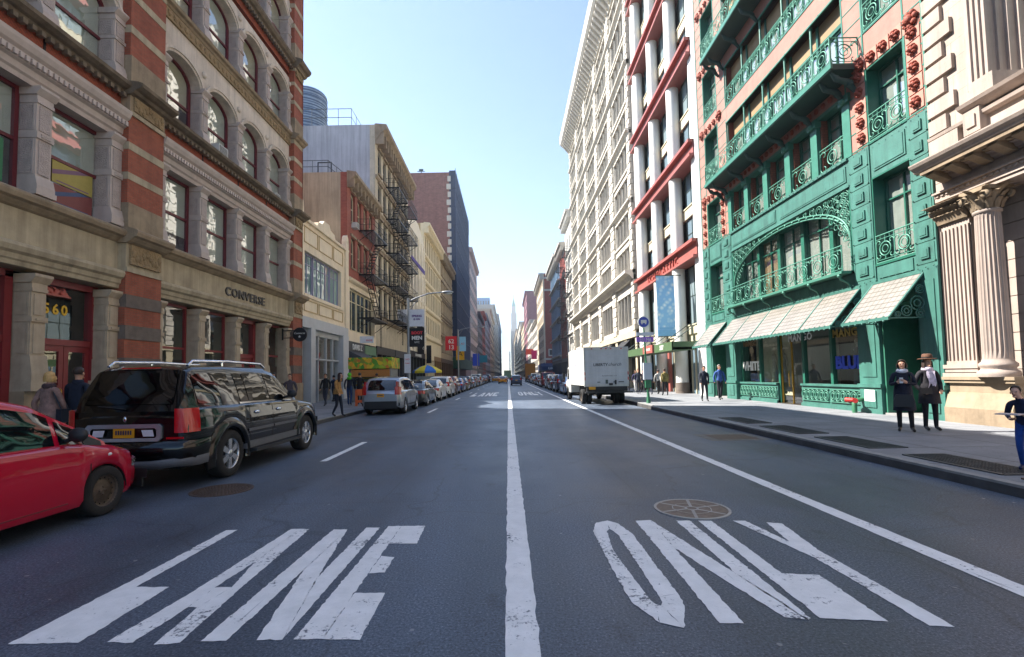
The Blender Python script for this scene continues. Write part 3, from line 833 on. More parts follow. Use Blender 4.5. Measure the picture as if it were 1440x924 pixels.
def awn_mat():
    t = NT('awning_glass_lattice'); co = t.coord()
    b = t.node('ShaderNodeTexBrick'); b.offset = 0
    sx = t.node('ShaderNodeSeparateXYZ'); t.link(co, sx.inputs[0])
    c = t.node('ShaderNodeCombineXYZ'); t.link(sx.outputs[0], c.inputs[0]); t.link(sx.outputs[2], c.inputs[1]); t.link(c.outputs[0], b.inputs['Vector'])
    b.inputs['Scale'].default_value = 1; b.inputs['Brick Width'].default_value = .22; b.inputs['Row Height'].default_value = .155; b.inputs['Mortar Size'].default_value = .012
    b.inputs['Color1'].default_value = rgb('8f8a82'); b.inputs['Color2'].default_value = rgb('87827b'); b.inputs['Mortar'].default_value = rgb('625b54')
    a = t.mix(b.outputs[0], t.ramp(t.noise(co, 1.6, 4), [(.3, (.78,)*3+(1,)), (.7, (1.05,)*3+(1,))]), 1.0, 'MULTIPLY')
    t.set(Base_Color=a, Roughness=.25); return t.mat
M_AWN = awn_mat()
RW = {}
def railing(w, h, cells, seed=0):
    """scrolled wrought-iron panel, x centred, base z=0, plane y=0"""
    key = (round(w,2), round(h,2), cells)
    if key in RW: return RW[key]
    b = MB(); r = .016; n = 4
    for z in (0.02, h-.02): b.tube([(-w/2,0,z),(w/2,0,z)], .022, 4)
    b.tube([(-w/2,0,h*.84),(w/2,0,h*.84)], .012, 4); b.tube([(-w/2,0,.1),(w/2,0,.1)], .012, 4)
    cw = w/cells
    def arc(cx, cz, rr, a0, a1, rad=r, k=12, sp=1.0):
        b.tube([(cx+rr*(1-(1-sp)*j/k)*math.cos(a0+(a1-a0)*j/k), 0, cz+rr*(1-(1-sp)*j/k)*math.sin(a0+(a1-a0)*j/k)) for j in range(k+1)], rad, n, caps=False)
    for i in range(cells):
        x = -w/2+cw*(i+.5); cz = .1+(h*.84-.1)*.5; R = min(cw*.3, (h*.74)*.36)
        for e in (-1, 1): b.tube([(x+e*cw*.5,0,0),(x+e*cw*.5,0,h)], r*1.2, 4, caps=False)
        arc(x, cz, R, 0, 2*PI, .02, 16); arc(x, cz, R*.55, 0, 2*PI, .014, 10)
        for e in (-1, 1):
            for f in (-1, 1):
                arc(x+e*cw*.34, cz+f*R*.95, cw*.14, PI/2*(1-e), PI/2*(1-e)+e*f*4.6, r, 11, .3)
        b.tube([(x,0,.1),(x,0,cz-R)], r, 4, caps=False); b.tube([(x,0,cz+R),(x,0,h*.84)], r, 4, caps=False)
        for j in range(3):
            q = x-cw*.25+cw*.25*j; b.tube([(q,0,h*.84),(q,0,h)], .009, 4, caps=False)
    RW[key] = b.mesh('railing', plain('railing_green', '4f8a76', .45, .2))
    return RW[key]
G = Facade(1, XR, 13.25, 29.7, 'green_iron_building', 'green iron and terracotta building with scrolled balconies and slanted glass awnings')
H_G = 38.0
G.mass(H_G, 18, M_TERRA, M_ROOMD, M_ROOF, o=-2.6)
b = MB()
G.ends(b, SW, H_G, .0, -2.6); G.build(b, 'flank', M_GREYBR)
CEN = (16.45, 25.35); NB = (13.95, 15.5); FB = (26.45, 28.15)
PIERS = [(13.25,13.95),(15.5,16.45),(25.35,26.45),(28.15,29.05)]
# grey brick strip at the far end
b = MB(); G.bx(b, 29.05, 29.7, -.4, .06, SW, H_G); G.build(b, 'end_strip', M_GREYBR)
# panelled piers up to the second floor
for a, c in PIERS:
    b = MB(); mid = (a+c)/2; hw = (c-a)/2
    G.bx(b, a, c, -.5, .10, SW, 1.05); G.bx(b, a-.04, c+.04, -.5, .15, 1.0, 1.12)
    G.bx(b, a, c, -.5, .08, 1.12, 4.45); G.bx(b, a+hw*.35, c-hw*.35, .06, .105, 1.35, 4.1)
    G.bx(b, a+hw*.45, c-hw*.45, .1, .13, .35, .9)
    G.bx(b, a, c, -.5, .06, 4.45, 8.92)
    z = 4.58
    while z < 8.7:
        G.bx(b, a+.06, c-.06, .05, .075, z, z+.56); q = hw*.42
        G.bx(b, mid-q, mid+q, .07, .12, z+.13, z+.43); G.bx(b, mid-q*.72, mid+q*.72, .115, .135, z+.18, z+.38)
        for e in (-1, 1): b.ball(G.p(mid+e*hw*.86, .08, z+.03), .025, m=1)
        z += .62
    G.build(b, 'panelled_pier', [M_GREEN, plain('dark_rivet', '24564a', .4)])
# plain green field: spandrel beams between floors one and three
b = MB()
for a, c in (NB, FB):
    G.bx(b, a, c, -.4, .02, 4.4, 4.95); G.bx(b, a+.12, c-.12, .0, .05, 4.5, 4.85)
    G.bx(b, a, c, -.4, .02, 7.78, 8.95); G.bx(b, a+.14, c-.14, .0, .05, 8.0, 8.75); G.bx(b, a+.2, c-.2, .04, .07, 8.06, 8.69)
G.bx(b, CEN[0], CEN[1], -.4, .03, 4.25, 4.98); G.bx(b, CEN[0]+.1, CEN[1]-.1, .0, .10, 4.36, 4.44); G.bx(b, CEN[0], CEN[1], .0, .16, 4.9, 5.0)
G.bx(b, CEN[0], CEN[1], -.4, .04, 7.95, 8.92); G.bx(b, CEN[0], CEN[1], .0, .12, 8.86, 8.95); G.bx(b, CEN[0], CEN[1], .0, .09, 7.93, 8.0)
for k in range(2):
    w = (CEN[1]-CEN[0])/2; G.bx(b, CEN[0]+w*k+.15, CEN[0]+w*(k+1)-.15, .03, .07, 8.15, 8.7); G.bx(b, CEN[0]+w*k+.22, CEN[0]+w*(k+1)-.22, .065, .085, 8.21, 8.64)
G.build(b, 'spandrel_panel', M_GREEN)
for a, c in (NB, FB): pass
b = MB()
for z in (4.46, 8.9):
    n = 60
    for k in range(n):
        y = 13.3+(29.0-13.3)*k/n; b.ball(G.p(y, .13, z), .022, n=6, k=3)
G.build(b, 'rivet_row', plain('dark_rivet', '24564a', .4))
# side-bay windows
def gwin(w, h, tz=.74):
    return winp(w, h, M_GREENF, M_GWIN, t=.075, mull=1, rails=(h*tz,))
WZ = [(4.97, 2.80), (9.0, 2.42), (12.75, 2.7), (16.45, 2.7), (20.15, 2.7), (23.9, 2.7), (27.6, 2.7)]
for a, c in (NB, FB):
    for z, h in WZ:
        w = c-a-.06
        G.win((a+c)/2, z, gwin(w, h), -.36, blind(w, h, rnd.choice((.97, .9, .97)), M_CURT))
        b = MB(); G.bx(b, a-.0, a+.05, -.4, .03, z, z+h); G.bx(b, c-.05, c, -.4, .03, z, z+h); G.bx(b, a, c, -.4, .03, z+h-.0, z+h+.05); G.bx(b, a, c, -.4, .05, z-.06, z)
        G.build(b, 'window_surround', M_GREENF)
        obj('railing', railing(c-a-.08, .92, 2), G.e, (G.lx((a+c)/2), -.02, z-SW))
# terracotta piers and courses above the third floor
for a, c in PIERS:
    b = MB(); jj = MB(); G.bx(b, a, c, -.4, .03, 8.95, H_G)
    z = 9.0
    while z < 32:
        G.bx(jj, a, c, .02, .042, z-.02, z+.02); z += .62
    for q in (a+.03, c-.03): G.bx(jj, q-.03, q+.03, .02, .045, 8.95, 32)
    G.build(b, 'terracotta_pier', M_TERRA); G.build(jj, 'joint_strip', M_GREEND)
for a, c in (NB, FB):
    for i in range(1, len(WZ)):
        z0 = WZ[i][0]+WZ[i][1]+.05; z1 = WZ[i+1][0]-.06 if i+1 < len(WZ) else H_G
        b = MB(); G.bx(b, a, c, -.4, .025, z0, z1); G.build(b, 'terracotta_spandrel', M_TERRA)
def cartouche(Y, z, s):
    b = MB()
    """scrolled shield ornament"""
    r2 = random.Random(int(Y*31+z*17))
    b.ball(G.p(Y, .10, z), s*.30, .10*s/.28, s*.34, 8, 5)
    for k in range(7):
        a = 2*PI*k/7+.3
        b.ball(G.p(Y+s*.38*math.cos(a), .09, z+s*.42*math.sin(a)), s*.17*r2.uniform(.8,1.2), .09, s*.17*r2.uniform(.8,1.25), 6, 4)
    b.ball(G.p(Y, .19, z-s*.05), s*.12, .06, s*.16, 6, 4)
    G.build(b, 'shield_ornament', M_TERRAD)
for (a, c) in (NB, FB):
    e0, e1 = (13.6, 15.75) if a < 20 else (26.1, 28.45)
    for i in range(5):
        z = 9.3+.52*i
        for Y in (e0, e1):
            cartouche(Y, z, .30); pb = MB(); G.bx(pb, Y-.24, Y+.24, .03, .055, z-.24, z+.24); G.build(pb, 'ornament_backing', M_TERRAP)
    for (zz, h) in WZ[1:6]:
        for k in range(5):
            Y = e0+.1+(e1-e0-.2)*k/4
            pb = MB(); G.bx(pb, Y-.22, Y+.22, .03, .055, zz+h+.07, zz+h+.55); G.build(pb, 'ornament_backing', M_TERRAP)
            cartouche(Y, zz+h+.3, .30)
        for Y in (e0, e1): cartouche(Y, zz+h+.35, .46)
# second floor: broad arched window with lattice
z0, zc, zt = 5.0, 7.72, 7.95
ya, yb = CEN; w5 = (yb-ya)/5
for k in range(5):
    yc = ya+w5*(k+.5)
    G.win(yc, z0, gwin(w5-.14, 2.85, .76), -.55, blind(w5-.14, 2.85, (.97, .9, .97, .95, .97)[k], M_CURT if k != 3 else M_TAN))
b = MB()
for k in range(1, 5): G.bx(b, ya+w5*k-.11, ya+w5*k+.11, -.62, -.42, z0, zt)
G.bx(b, ya, yb, -.65, -.4, zt-.15, zt); G.bx(b, ya, ya+.12, -.6, .02, z0, zt); G.bx(b, yb-.12, yb, -.6, .02, z0, zt)
G.build(b, 'window_mullion', M_GREENF)
b = MB(); yc = (ya+yb)/2; hw = (yb-ya)/2-.12; N = 26; spring = 5.95
A = [(yc+hw*math.cos(PI-PI*k/N), spring+(zc-spring)*max(0.0, math.sin(PI-PI*k/N))**.85) for k in range(N+1)]
for off in (0, .12):
    b.tube([G.p(y, .03, z+off) for y, z in A], .035, 5)
for e in (-1, 1): b.tube([G.p(yc+e*hw, .03, z0), G.p(yc+e*hw, .03, spring)], .035, 5)
for k in range(N):      # scroll filling of the spandrels
    (y, z) = A[k]; top = 7.9
    zz = z+.16; s = 0
    while zz < top-.08:
        r = min(.17, (top-zz)/2); c = (y+.16, zz+r)
        if abs(c[0]-yc) < hw and r > .05:
            b.tube([G.p(c[0]+r*math.cos(t*PI/5), .02, c[1]+r*math.sin(t*PI/5)) for t in range(10)], .018, 4, closed=True)
            b.tube([G.p(c[0]+r*.5*math.cos(t*.8), .02, c[1]+r*.5*math.sin(t*.8)) for t in range(7)], .014, 4)
        zz += 2*r+.02; s += 1
for k in range(3, N-2, 1):
    if 0 < k < N:
        y, z = A[k]; b.ball(G.p(y, .05, z+.06), .05, n=6, k=3)
# inner hanging lattice at the two ends
for e in (-1, 1):
    for j in range(4):
        for i in range(5-j):
            y = yc+e*(hw-.12-.22*i); z = 5.95+.24*j+ .3*i*.9
            b.tube([G.p(y+.1*math.cos(t*PI/4), -.02, z+.1*math.sin(t*PI/4)) for t in range(8)], .014, 4, closed=True)
b.build('arch_lattice', plain('lattice_green', '467d6b', .45, .2), G.e)
obj('railing', railing(yb-ya-.1, .92, 10), G.e, (G.lx((ya+yb)/2), -.42, 4.98-SW))
b = MB(); G.bx(b, ya, yb, .0, .5, 4.9, 4.99)
for k in range(6): y = ya+.2+(yb-ya-.4)*k/5; b.tube([G.p(y,.45,4.9), G.p(y,.4,4.72), G.p(y,.15,4.6), G.p(y,.03,4.4)], .04, 5); b.ball(G.p(y,.44,4.85), .08, n=8, k=5)
G.build(b, 'balcony_shelf', [plain('lattice_green', '467d6b', .45, .2)])
# third floor: five bays between tiled columns
for k in range(6):
    b = MB(); rb = MB(); y = ya+w5*k
    G.bx(b, y-.19, y+.19, -.1, .06, 8.95, 11.0); G.bx(b, y-.25, y+.25, -.1, .14, 10.85, 11.15); b.ball(G.p(y,.14,10.95), .12, n=8, k=4)
    for e in (-1, 1): G.bx(rb, y+e*.19, y+e*.25, -.4, -.1, 8.95, 11.1)
    G.build(b, 'tiled_column', M_GREEND); G.build(rb, 'brick_reveal', brick('dark_reveal_brick', '7d4636', '8a4d3b', '5c3a30', bw=.22, bh=.1))
b = MB(); G.bx(b, ya, yb, -.3, .05, 11.08, 11.2); G.build(b, 'column_lintel', M_GREEND)
for k in range(5):
    yc = ya+w5*(k+.5)
    G.win(yc, 8.97, gwin(w5-.52, 2.15, .74), -.34, blind(w5-.52, 2.15, rnd.choice((.9, .95)), M_CURT))
    obj('railing', railing(w5-.4, .95, 1), G.e, (G.lx(yc), .02, 8.95-SW))
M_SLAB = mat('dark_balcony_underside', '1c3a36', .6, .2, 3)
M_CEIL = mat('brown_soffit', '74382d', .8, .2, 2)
posts = [ya+w5*k for k in range(6)]
def level(z, h, slab, first=False):
    """open loggia floor: z = floor level, slab = projecting balcony or flush beam"""
    PB = MB(); SL = MB(); GL = MB(); CE = MB()
    G.bx(CE, ya, yb, -.5, -.0, z+h, z+h+.06)
    G.bx(PB, ya, yb, -.3, .05, z+h, z+h+.85); G.bx(GL, ya, yb, -.0, .075, z+h-.04, z+h+.03); G.bx(GL, ya, yb, -.0, .075, z+h+.80, z+h+.87)
    for k in range(9): y = ya+(yb-ya)*k/8; PB.ball(G.p(y,.07,z+h+.02), .03, n=6, k=3, m=1)
    for y in posts:
        PO = MB(); PO.cyl(G.p(y, -.05, z), G.p(y, -.05, z+h), .055, .045, 8); PO.ball(G.p(y,-.05,z+h-.08), .075, n=8, k=4); G.build(PO, 'iron_post', M_GREEND)
    for k in range(5):
        yc = ya+w5*(k+.5)
        G.win(yc, z+.02, winp(w5-.12, h-.95, M_GREENF, M_GWIN, t=.07, mull=1), -.36, blind(w5-.12, h-.95, rnd.choice((.97, .9, .6)), M_CURT))
        q = MB(); G.bx(q, yc-w5/2+.06, yc+w5/2-.06, -.41, -.33, z+h-.78, z+h-.03); G.build(q, 'transom_panel', M_TAN)
        q = MB(); G.bx(q, yc-w5/2, yc+w5/2, -.44, -.3, z+h-.93, z+h-.78); 
        G.bx(q, yc-w5/2-.07, yc-w5/2+.07, -.46, -.29, z, z+h); G.build(q, 'window_mullion', M_GREENF)
    for Y in (ya, yb): G.bx(CE, Y-.04, Y+.04, -.5, -.02, z, z+h)
    if slab:
        G.bx(SL, ya-.75, yb+.75, -.02, 1.0, z-.2, z-.02); G.bx(GL, ya-.78, yb+.78, .96, 1.03, z-.16, z+.03)
        for y in posts+[ya-.6, yb+.6]:
            SL.tube([G.p(y,.9,z-.22), G.p(y,.75,z-.45), G.p(y,.35,z-.55), G.p(y,.06,z-.95)], [.05,.09,.12,.06], 6)
            SL.ball(G.p(y,.3,z-.62), .13, n=7, k=4); SL.ball(G.p(y,.72,z-.4), .09, n=7, k=4)
    W_ = (yb-ya)+(1.4 if slab else -.05); o = .98 if slab else .0
    obj('railing', railing(W_, .95, 12 if slab else 10), G.e, (G.lx((ya+yb)/2), -o, z-SW))
    if slab:
        for Y in (ya-.7, yb+.7):
            r = obj('railing', railing(.92, .95, 1), G.e, (G.lx(Y), -.5, z-SW)); r.rotation_euler = (0, 0, PI/2)
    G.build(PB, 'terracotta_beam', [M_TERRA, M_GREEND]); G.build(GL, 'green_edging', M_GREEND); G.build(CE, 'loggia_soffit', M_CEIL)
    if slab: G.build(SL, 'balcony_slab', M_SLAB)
b = MB(); G.bx(b, ya, yb, -.3, .05, 11.2, 11.62); G.bx(b, ya, yb, -.3, .0, 11.6, 11.9); G.build(b, 'terracotta_beam', [M_TERRA, M_GREEND])
level(11.85, 3.1, True); level(15.85, 2.15, False); level(18.85, 3.0, True); level(22.75, 2.9, False); level(26.5, 2.9, False); level(30.3, 2.9, True)
b = MB()
for k in range(22): Y = ya+.3+(yb-ya-.6)*k/21; b.ball(G.p(Y,.09,11.42), .12, .07, .12, 6, 4)
G.build(b, 'shield_ornament', M_TERRAD)
# ---- slanted awnings
def awning(Y0, Y1, n, zt=4.36, zb=3.05, pr=1.15):
    W_ = Y1-Y0; root_ = MB(); x = G.lx((Y0+Y1)/2)
    f = MB(); p = MB(); h = W_/2
    for k in range(n):
        a = -h+W_*k/n+.03; c = -h+W_*(k+1)/n-.03
        p.poly([(a,-.06,zt-SW),(c,-.06,zt-SW),(c,-pr,zb-SW),(a,-pr,zb-SW)])
    for k in range(n+1):
        a = -h+W_*k/n; f.tube([(a,-.04,zt-SW+.01),(a,-pr,zb-SW+.01)], .035, 4)
    f.box(-h,h,-.1,0,zt-SW-.03,zt-SW+.05); f.box(-h-.03,h+.03,-pr-.03,-pr+.03,zb-SW-.05,zb-SW+.04)
    for k in range(int(W_/.28)+1): f.ball((-h+.05+k*.28,-pr-.01,zb-SW-.07), .035, n=6, k=3)
    for k in range(int(W_/.28)+1): f.ball((-h+.05+k*.28,-pr-.0,zb-SW+.05), .03, n=6, k=3)
    for e in (-1, 1):     # triangular scrolled side
        f.tube([(e*h,-.03,zt-SW),(e*h,-.03,zb-SW),(e*h,-pr,zb-SW)], .03, 4)
        for cy, cz, r in ((-.3,.42,.2),(-.62,.2,.15),(-.22,.12,.13),(-.88,.1,.08),(-.2,.82,.12)):
            f.tube([(e*h, cy+r*math.cos(t*PI/5), zb-SW+cz+r*math.sin(t*PI/5)) for t in range(10)], .02, 4, closed=True)
            f.tube([(e*h, cy+r*.5*math.cos(t*PI/4), zb-SW+cz+r*.5*math.sin(t*PI/4)) for t in range(8)], .018, 4, closed=True)
    o = f.build('awning', M_GREEN, G.e, (x, 0, 0)); p.build('awning_panel', M_AWN, o)
awning(13.72, 15.62, 1); awning(16.2, 25.5, 5); awning(26.2, 28.35, 1)
# ---- street level shop: windows, door, interior, displays
S0, S1 = 16.45, 25.4
M_SHOPIN = mat('shop_white_wall', 'a9a69c', .8, .1, .8)
b = MB()
G.bx(b, S0, S1, -2.55, -2.45, SW, 4.2, 0); G.bx(b, S0, S1, -2.5, -.1, SW-.05, SW+.02, 1); G.bx(b, S0, S1, -2.5, -.1, 3.75, 3.8, 2)
G.bx(b, 20.9, 20.95, -2.4, -.35, SW, 3.7, 0); G.bx(b, 17.0, 20.6, -2.2, -2.1, SW, 3.2, 3); G.bx(b, 21.9, 25.3, -1.05, -1.0, SW, 3.7, 4); G.bx(b, 16.6, 18.2, -1.3, -1.25, SW, 3.7, 4)  # pale buff backdrops added close behind the glass, standing in for display lighting
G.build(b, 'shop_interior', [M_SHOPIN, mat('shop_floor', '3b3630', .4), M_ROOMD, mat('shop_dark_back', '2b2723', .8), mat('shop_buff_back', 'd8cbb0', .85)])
bays = [(16.6, 18.25), (18.35, 20.0), (20.1, 21.8), (21.9, 23.45), (23.55, 25.3)]
b = MB()
for y in (16.5, 18.3, 20.05, 21.85, 23.5, 25.3): G.bx(b, y-.07, y+.07, -.38, -.22, SW, 4.25)
G.bx(b, S0, S1, -.38, -.22, 4.0, 4.3)

G.build(b, 'shop_mullion', M_GREENF)
for i, (a, c) in enumerate(bays):
    zlo = 1.05 if i != 2 else SW+.05
    q = MB(); q.poly([G.p(a,-.3,zlo), G.p(c,-.3,zlo), G.p(c,-.3,4.05), G.p(a,-.3,4.05)]); 
    par = G.build(q, 'shop_pane', M_CLEARS)
    if i == 2:
        q = MB()
        for y in (a+.05, (a+c)/2, c-.05): G.bx(q, y-.03, y+.03, -.33, -.27, SW, 3.3)
        G.bx(q, a, c, -.34, -.26, 3.28, 3.36); 
        for e in (-.12, .12): q.tube([G.p((a+c)/2+e,-.22,.9), G.p((a+c)/2+e,-.2,1.0), G.p((a+c)/2+e,-.2,1.5), G.p((a+c)/2+e,-.22,1.6)], .02, 6)
        G.build(q, 'shop_door', plain('brass', 'b08a3a', .3, .9))
    else:
        q = MB(); G.bx(q, a-.05, c+.05, -.45, -.12, SW, 1.03); G.bx(q, a-.05, c+.05, -.45, -.05, .98, 1.06); G.bx(q, a-.05, c+.05, -.45, -.06, SW, .28)
        G.build(q, 'stall_riser', M_GREEN)
        q = MB(); n = 6
        for k in range(n):
            y = a+(c-a)*(k+.5)/n
            for r in (.14, .08): q.tube([G.p(y+r*math.cos(t*PI/6), -.085, .63+r*math.sin(t*PI/6)*1.4) for t in range(12)], .022, 4, closed=True)
        for z in (.4, .86): q.tube([G.p(a,-.09,z), G.p(c,-.09,z)], .025, 4)
        G.build(q, 'riser_grille', plain('lattice_green', '467d6b', .45, .2))
M_SIGNW = plain('sign_white', 'f0efe9', .5); M_GOLD = plain('sign_gold', 'c3a150', .4, .3); M_BLUEL = plain('sign_blue', '2348c8', .5)
text('MANGO', .42, M_GOLD, G.e, (G.lx(17.4), .27, 2.66), name='window_lettering', extrude=.004, offset=.012, space=1.1)
text('MANGO', .42, M_SIGNW, G.e, (G.lx(20.3), .27, 2.70), name='window_lettering', extrude=.004, offset=.012, space=1.1)
text('MANGO', .36, M_TAN, G.e, (G.lx(24.5), .27, 2.72), name='window_lettering', extrude=.004, offset=.008)
text('BLUE', .62, M_BLUEL, G.e, (G.lx(17.42), .26, 1.5), name='window_lettering', extrude=.01, offset=.03)
text('WHITE', .62, M_SIGNW, G.e, (G.lx(24.5), .26, 1.5), name='window_lettering', extrude=.01, offset=.02)
# recessed doorways at each end
def doorway(a, c, poster):
    b = MB()
    G.bx(b, a, c, -1.2, -1.15, SW, 4.3, 0); G.bx(b, a, a+.05, -1.2, .0, SW, 4.3, 0); G.bx(b, c-.05, c, -1.2, .0, SW, 4.3, 0); G.bx(b, a, c, -1.2, .0, 3.6, 4.4, 0); G.bx(b, a, c, -1.2, .05, SW-.02, SW+.06, 1)
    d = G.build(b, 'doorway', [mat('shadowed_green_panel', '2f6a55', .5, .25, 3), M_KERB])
    b = MB(); G.bx(b, a+.12, c-.12, -1.14, -1.06, SW+.06, 3.3); G.bx(b, a+.25, a+.25+(c-a)*.3, -1.08, -1.04, .4, 2.2)
    G.build(b, 'door', M_GREENF, d)
    return d
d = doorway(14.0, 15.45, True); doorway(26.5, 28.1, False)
b = MB(); G.bx(b, 14.12, 14.85, -1.02, -1.0, 1.1, 2.75); pp = G.build(b, 'door_poster', mat('faded_poster', 'd8cfc8', .7, .25, 4), d)
b = MB(); G.bx(b, 14.2, 14.6, -.998, -.992, 1.5, 1.62); G.bx(b, 14.3, 14.75, -.998, -.992, 1.72, 1.84); G.build(b, 'poster_print', plain('poster_red', 'b5414a', .6), d)
b = MB(); G.bx(b, 15.75, 16.2, .12, .135, .55, .92); G.build(b, 'notice', M_SIGNW)

# ================================================================== white columns and red beams
M_COLW = mat('white_column', 'dcd9d2', .55, .05, 1)
M_REDB = mat('red_beam', '9a564e', .5, .1, 2, streak=.1)
M_CREAM = mat('cream_panel', 'b8b096', .7, .07, 1)
M_STEEL = mat('dark_steel_frame', '3d4a45', .5, .15, 3)
M_BLUEG = pane('tinted_pane', '6a7d88', '7d8c90', ior=1.7, wave=.05)
C = Facade(1, XR, 29.72, 43.9, 'white_column_building', 'building of round white columns, red beams and tall gridded windows')
H_S = 40.0
C.mass(H_S, 18, M_GREYST, M_ROOMD, M_ROOF, o=-1.7)
b = MB(); C.ends(b, SW, H_S, -.5, -1.7); C.build(b, 'flank', M_GREYST)
for q0, q1 in ((29.72, 30.45), (43.3, 43.9)): b = MB(); C.bx(b, q0, q1, -1.6, .0, SW, H_S); C.build(b, 'end_pier', M_COLW)
b = MB(); C.bx(b, 43.86, 44.5, -1.2, -.12, SW, H_S-2); C.build(b, 'drain_strip', M_GREYST)
beams = [(8.8, 9.95), (15.25, 16.3), (21.85, 22.95), (28.4, 29.5), (35, 36.1)]
cols = [33.75, 38.05, 42.35]
for Y in cols:
    b = MB(); b.lathe([(.47, .3-SW), (.47, .9-SW)], (C.lx(Y), .12, 0), 20, 1); b.lathe([(.5, SW-SW), (.47, .3-SW)], (C.lx(Y), .12, 0), 20, 1)
    zs = [.9]+[z for bm in beams for z in bm]
    for k in range(0, len(zs)-1, 2):
        b.lathe([(.43, zs[k]-SW), (.43, zs[k+1]-SW)], (C.lx(Y), .12, 0), 20, 0)
        zm = (zs[k]+zs[k+1])/2
        b.lathe([(.44, zm-.03-SW), (.44, zm+.03-SW)], (C.lx(Y), .12, 0), 20, 0)
    C.build(b, 'column', [M_COLW, M_GREYST])
for z0, z1 in beams:
    b = MB(); C.bx(b, 29.75, 43.6, -.9, .12, z0+.18, z1); C.bx(b, 29.75, 43.7, -.2, .42, z1-.18, z1+.02); C.bx(b, 29.75, 43.7, -.6, .36, z0, z0+.16)
    C.build(b, 'beam', M_REDB)
bayC = [(30.45, 33.25), (34.25, 37.55), (38.55, 41.85), (42.85, 43.3)]
for a, c in bayC[:3]:
    yc = (a+c)/2; w = c-a
    spans = [(4.6, 8.8)] + [(beams[k][1], beams[k+1][0]) for k in range(4)]
    for k, (z0, z1) in enumerate(spans):
        if k == 0:
            C.win(yc, z0+.25, winp(w, z1-z0-.3, M_STEEL, M_BLUEG, t=.07, mull=2, nz=1), -.62)
            pn = [(z0-.4, z0+.25)]
        else:
            zm = (z0+z1)/2
            C.win(yc, z0+.02, winp(w, zm-.45-z0, M_STEEL, M_BLUEG, t=.07, mull=2, nz=1), -.62)
            C.win(yc, zm+.3, winp(w, z1-zm-.32, M_STEEL, M_BLUEG, t=.07, mull=2, nz=1), -.62)
            pn = [(zm-.45, zm+.3)]
        for q0, q1 in pn:
            b = MB(); C.bx(b, a-.3, c+.3, -.75, -.5, q0, q1); C.bx(b, a-.3, c+.3, -.75, -.44, q1-.08, q1); C.build(b, 'spandrel_panel', M_CREAM)
b = MB(); C.bx(b, 42.8, 43.35, -1.2, -.55, SW, H_S); C.build(b, 'infill', M_STEEL)
b = MB(); C.bx(b, 30.4, 43.4, -.9, -.6, 3.7, 4.3)
for a, c in bayC[:3]:
    for k in range(5): C.bx(b, a+(c-a)*k/4-.05, a+(c-a)*k/4+.05, -.75, -.6, SW, 4.0)
C.build(b, 'entrance_frame', M_CREAM)
for a, c in bayC[:3]:
    q = MB(); q.poly([C.p(a,-.68,SW), C.p(c,-.68,SW), C.p(c,-.68,3.7), C.p(a,-.68,3.7)]); C.build(q, 'entrance_pane', M_BLUEG)
for q0, q1 in ((35.0, 35.35), (36.9, 37.3)): b = MB(); C.bx(b, q0, q1, -.5, -.3, SW, 3.4); C.build(b, 'red_post', M_REDB)
M_CANG = mat('green_canopy', '4a6242', .5, .15, 2)
b = MB(); C.bx(b, 30.3, 43.4, .2, 1.7, 3.05, 3.2); C.bx(b, 30.3, 43.4, 1.64, 1.72, 3.0, 3.55); C.bx(b, 30.3, 30.36, .2, 1.7, 3.0, 3.55); C.bx(b, 43.34, 43.4, .2, 1.7, 3.0, 3.55)
C.build(b, 'canopy', M_CANG)
b = MB()
for k in range(7): y = 30.8+k*2.05; b.tube([C.p(y,1.6,3.5), C.p(y,-.4,4.9)], .03, 5)
C.build(b, 'canopy_rod', M_STEEL)
b = MB(); C.bx(b, 34.0, 36.4, 1.7, 1.85, 3.02, 3.58); C.bx(b, 42.8, 43.5, 1.5, 1.85, 3.0, 3.6)
rs = C.build(b, 'red_sign_board', M_REDB)
text('SCHOLASTIC', .26, M_SIGNW, rs, (C.lx(35.2), -1.86, 3.2-SW), name='sign_lettering', extrude=.004)
text('557', .42, M_SIGNW, C.e, (C.lx(32.3), -1.73, 3.13-SW), name='house_number', extrude=.006, offset=.01, space=1.3)
text('SCHOLASTIC', .86, mat('raised_beam_letters', '99483f', .5, .1, 2), C.e, (C.lx(36.6), -.16, 9.02-SW), name='beam_lettering', extrude=.05, offset=.012, space=1.55)

# ================================================================== beige stone bank with fluted columns (right foreground)
M_LIME = mat('limestone', 'a4958a', .8, .16, 1.2, .14, 40, streak=.28)
M_LIMED = mat('weathered_limestone', '8f7d66', .85, .3, 2.4, .25, 40, streak=.3)
M_LIMEB = mat('stained_plinth', '94836c', .85, .3, 1.1, .2, 40, streak=.2)
B = Facade(1, XR, -9.0, 13.22, 'limestone_building', 'beige limestone building with fluted columns on tall plinths, right foreground')
H_B = 26.0
B.mass(H_B, 18, M_LIME, M_ROOMD, M_ROOF, o=-1.4)
b = MB(); B.ends(b, SW, H_B, -.0, -1.4); B.build(b, 'flank', M_LIME)
def fluted(b, Y, o, r0, r1, z0, z1, n=22, m=0):
    rows = []
    for t in (0, .06, .35, .7, .95, 1.0):
        R = r0+(r1-r0)*t**1.6; row = []
        for k in range(n*4):
            a = 2*PI*k/(n*4); dd = (0, .075, .10, .075)[k % 4] if 0.0 < t < 1.0 else 0.0
            p = B.p(Y, o, 0); row.append((p[0]+R*(1-dd)*math.cos(a), p[1]+R*(1-dd)*math.sin(a), z0+(z1-z0)*t-SW))
        rows.append(row)
    b.grid(rows, m, False, True)
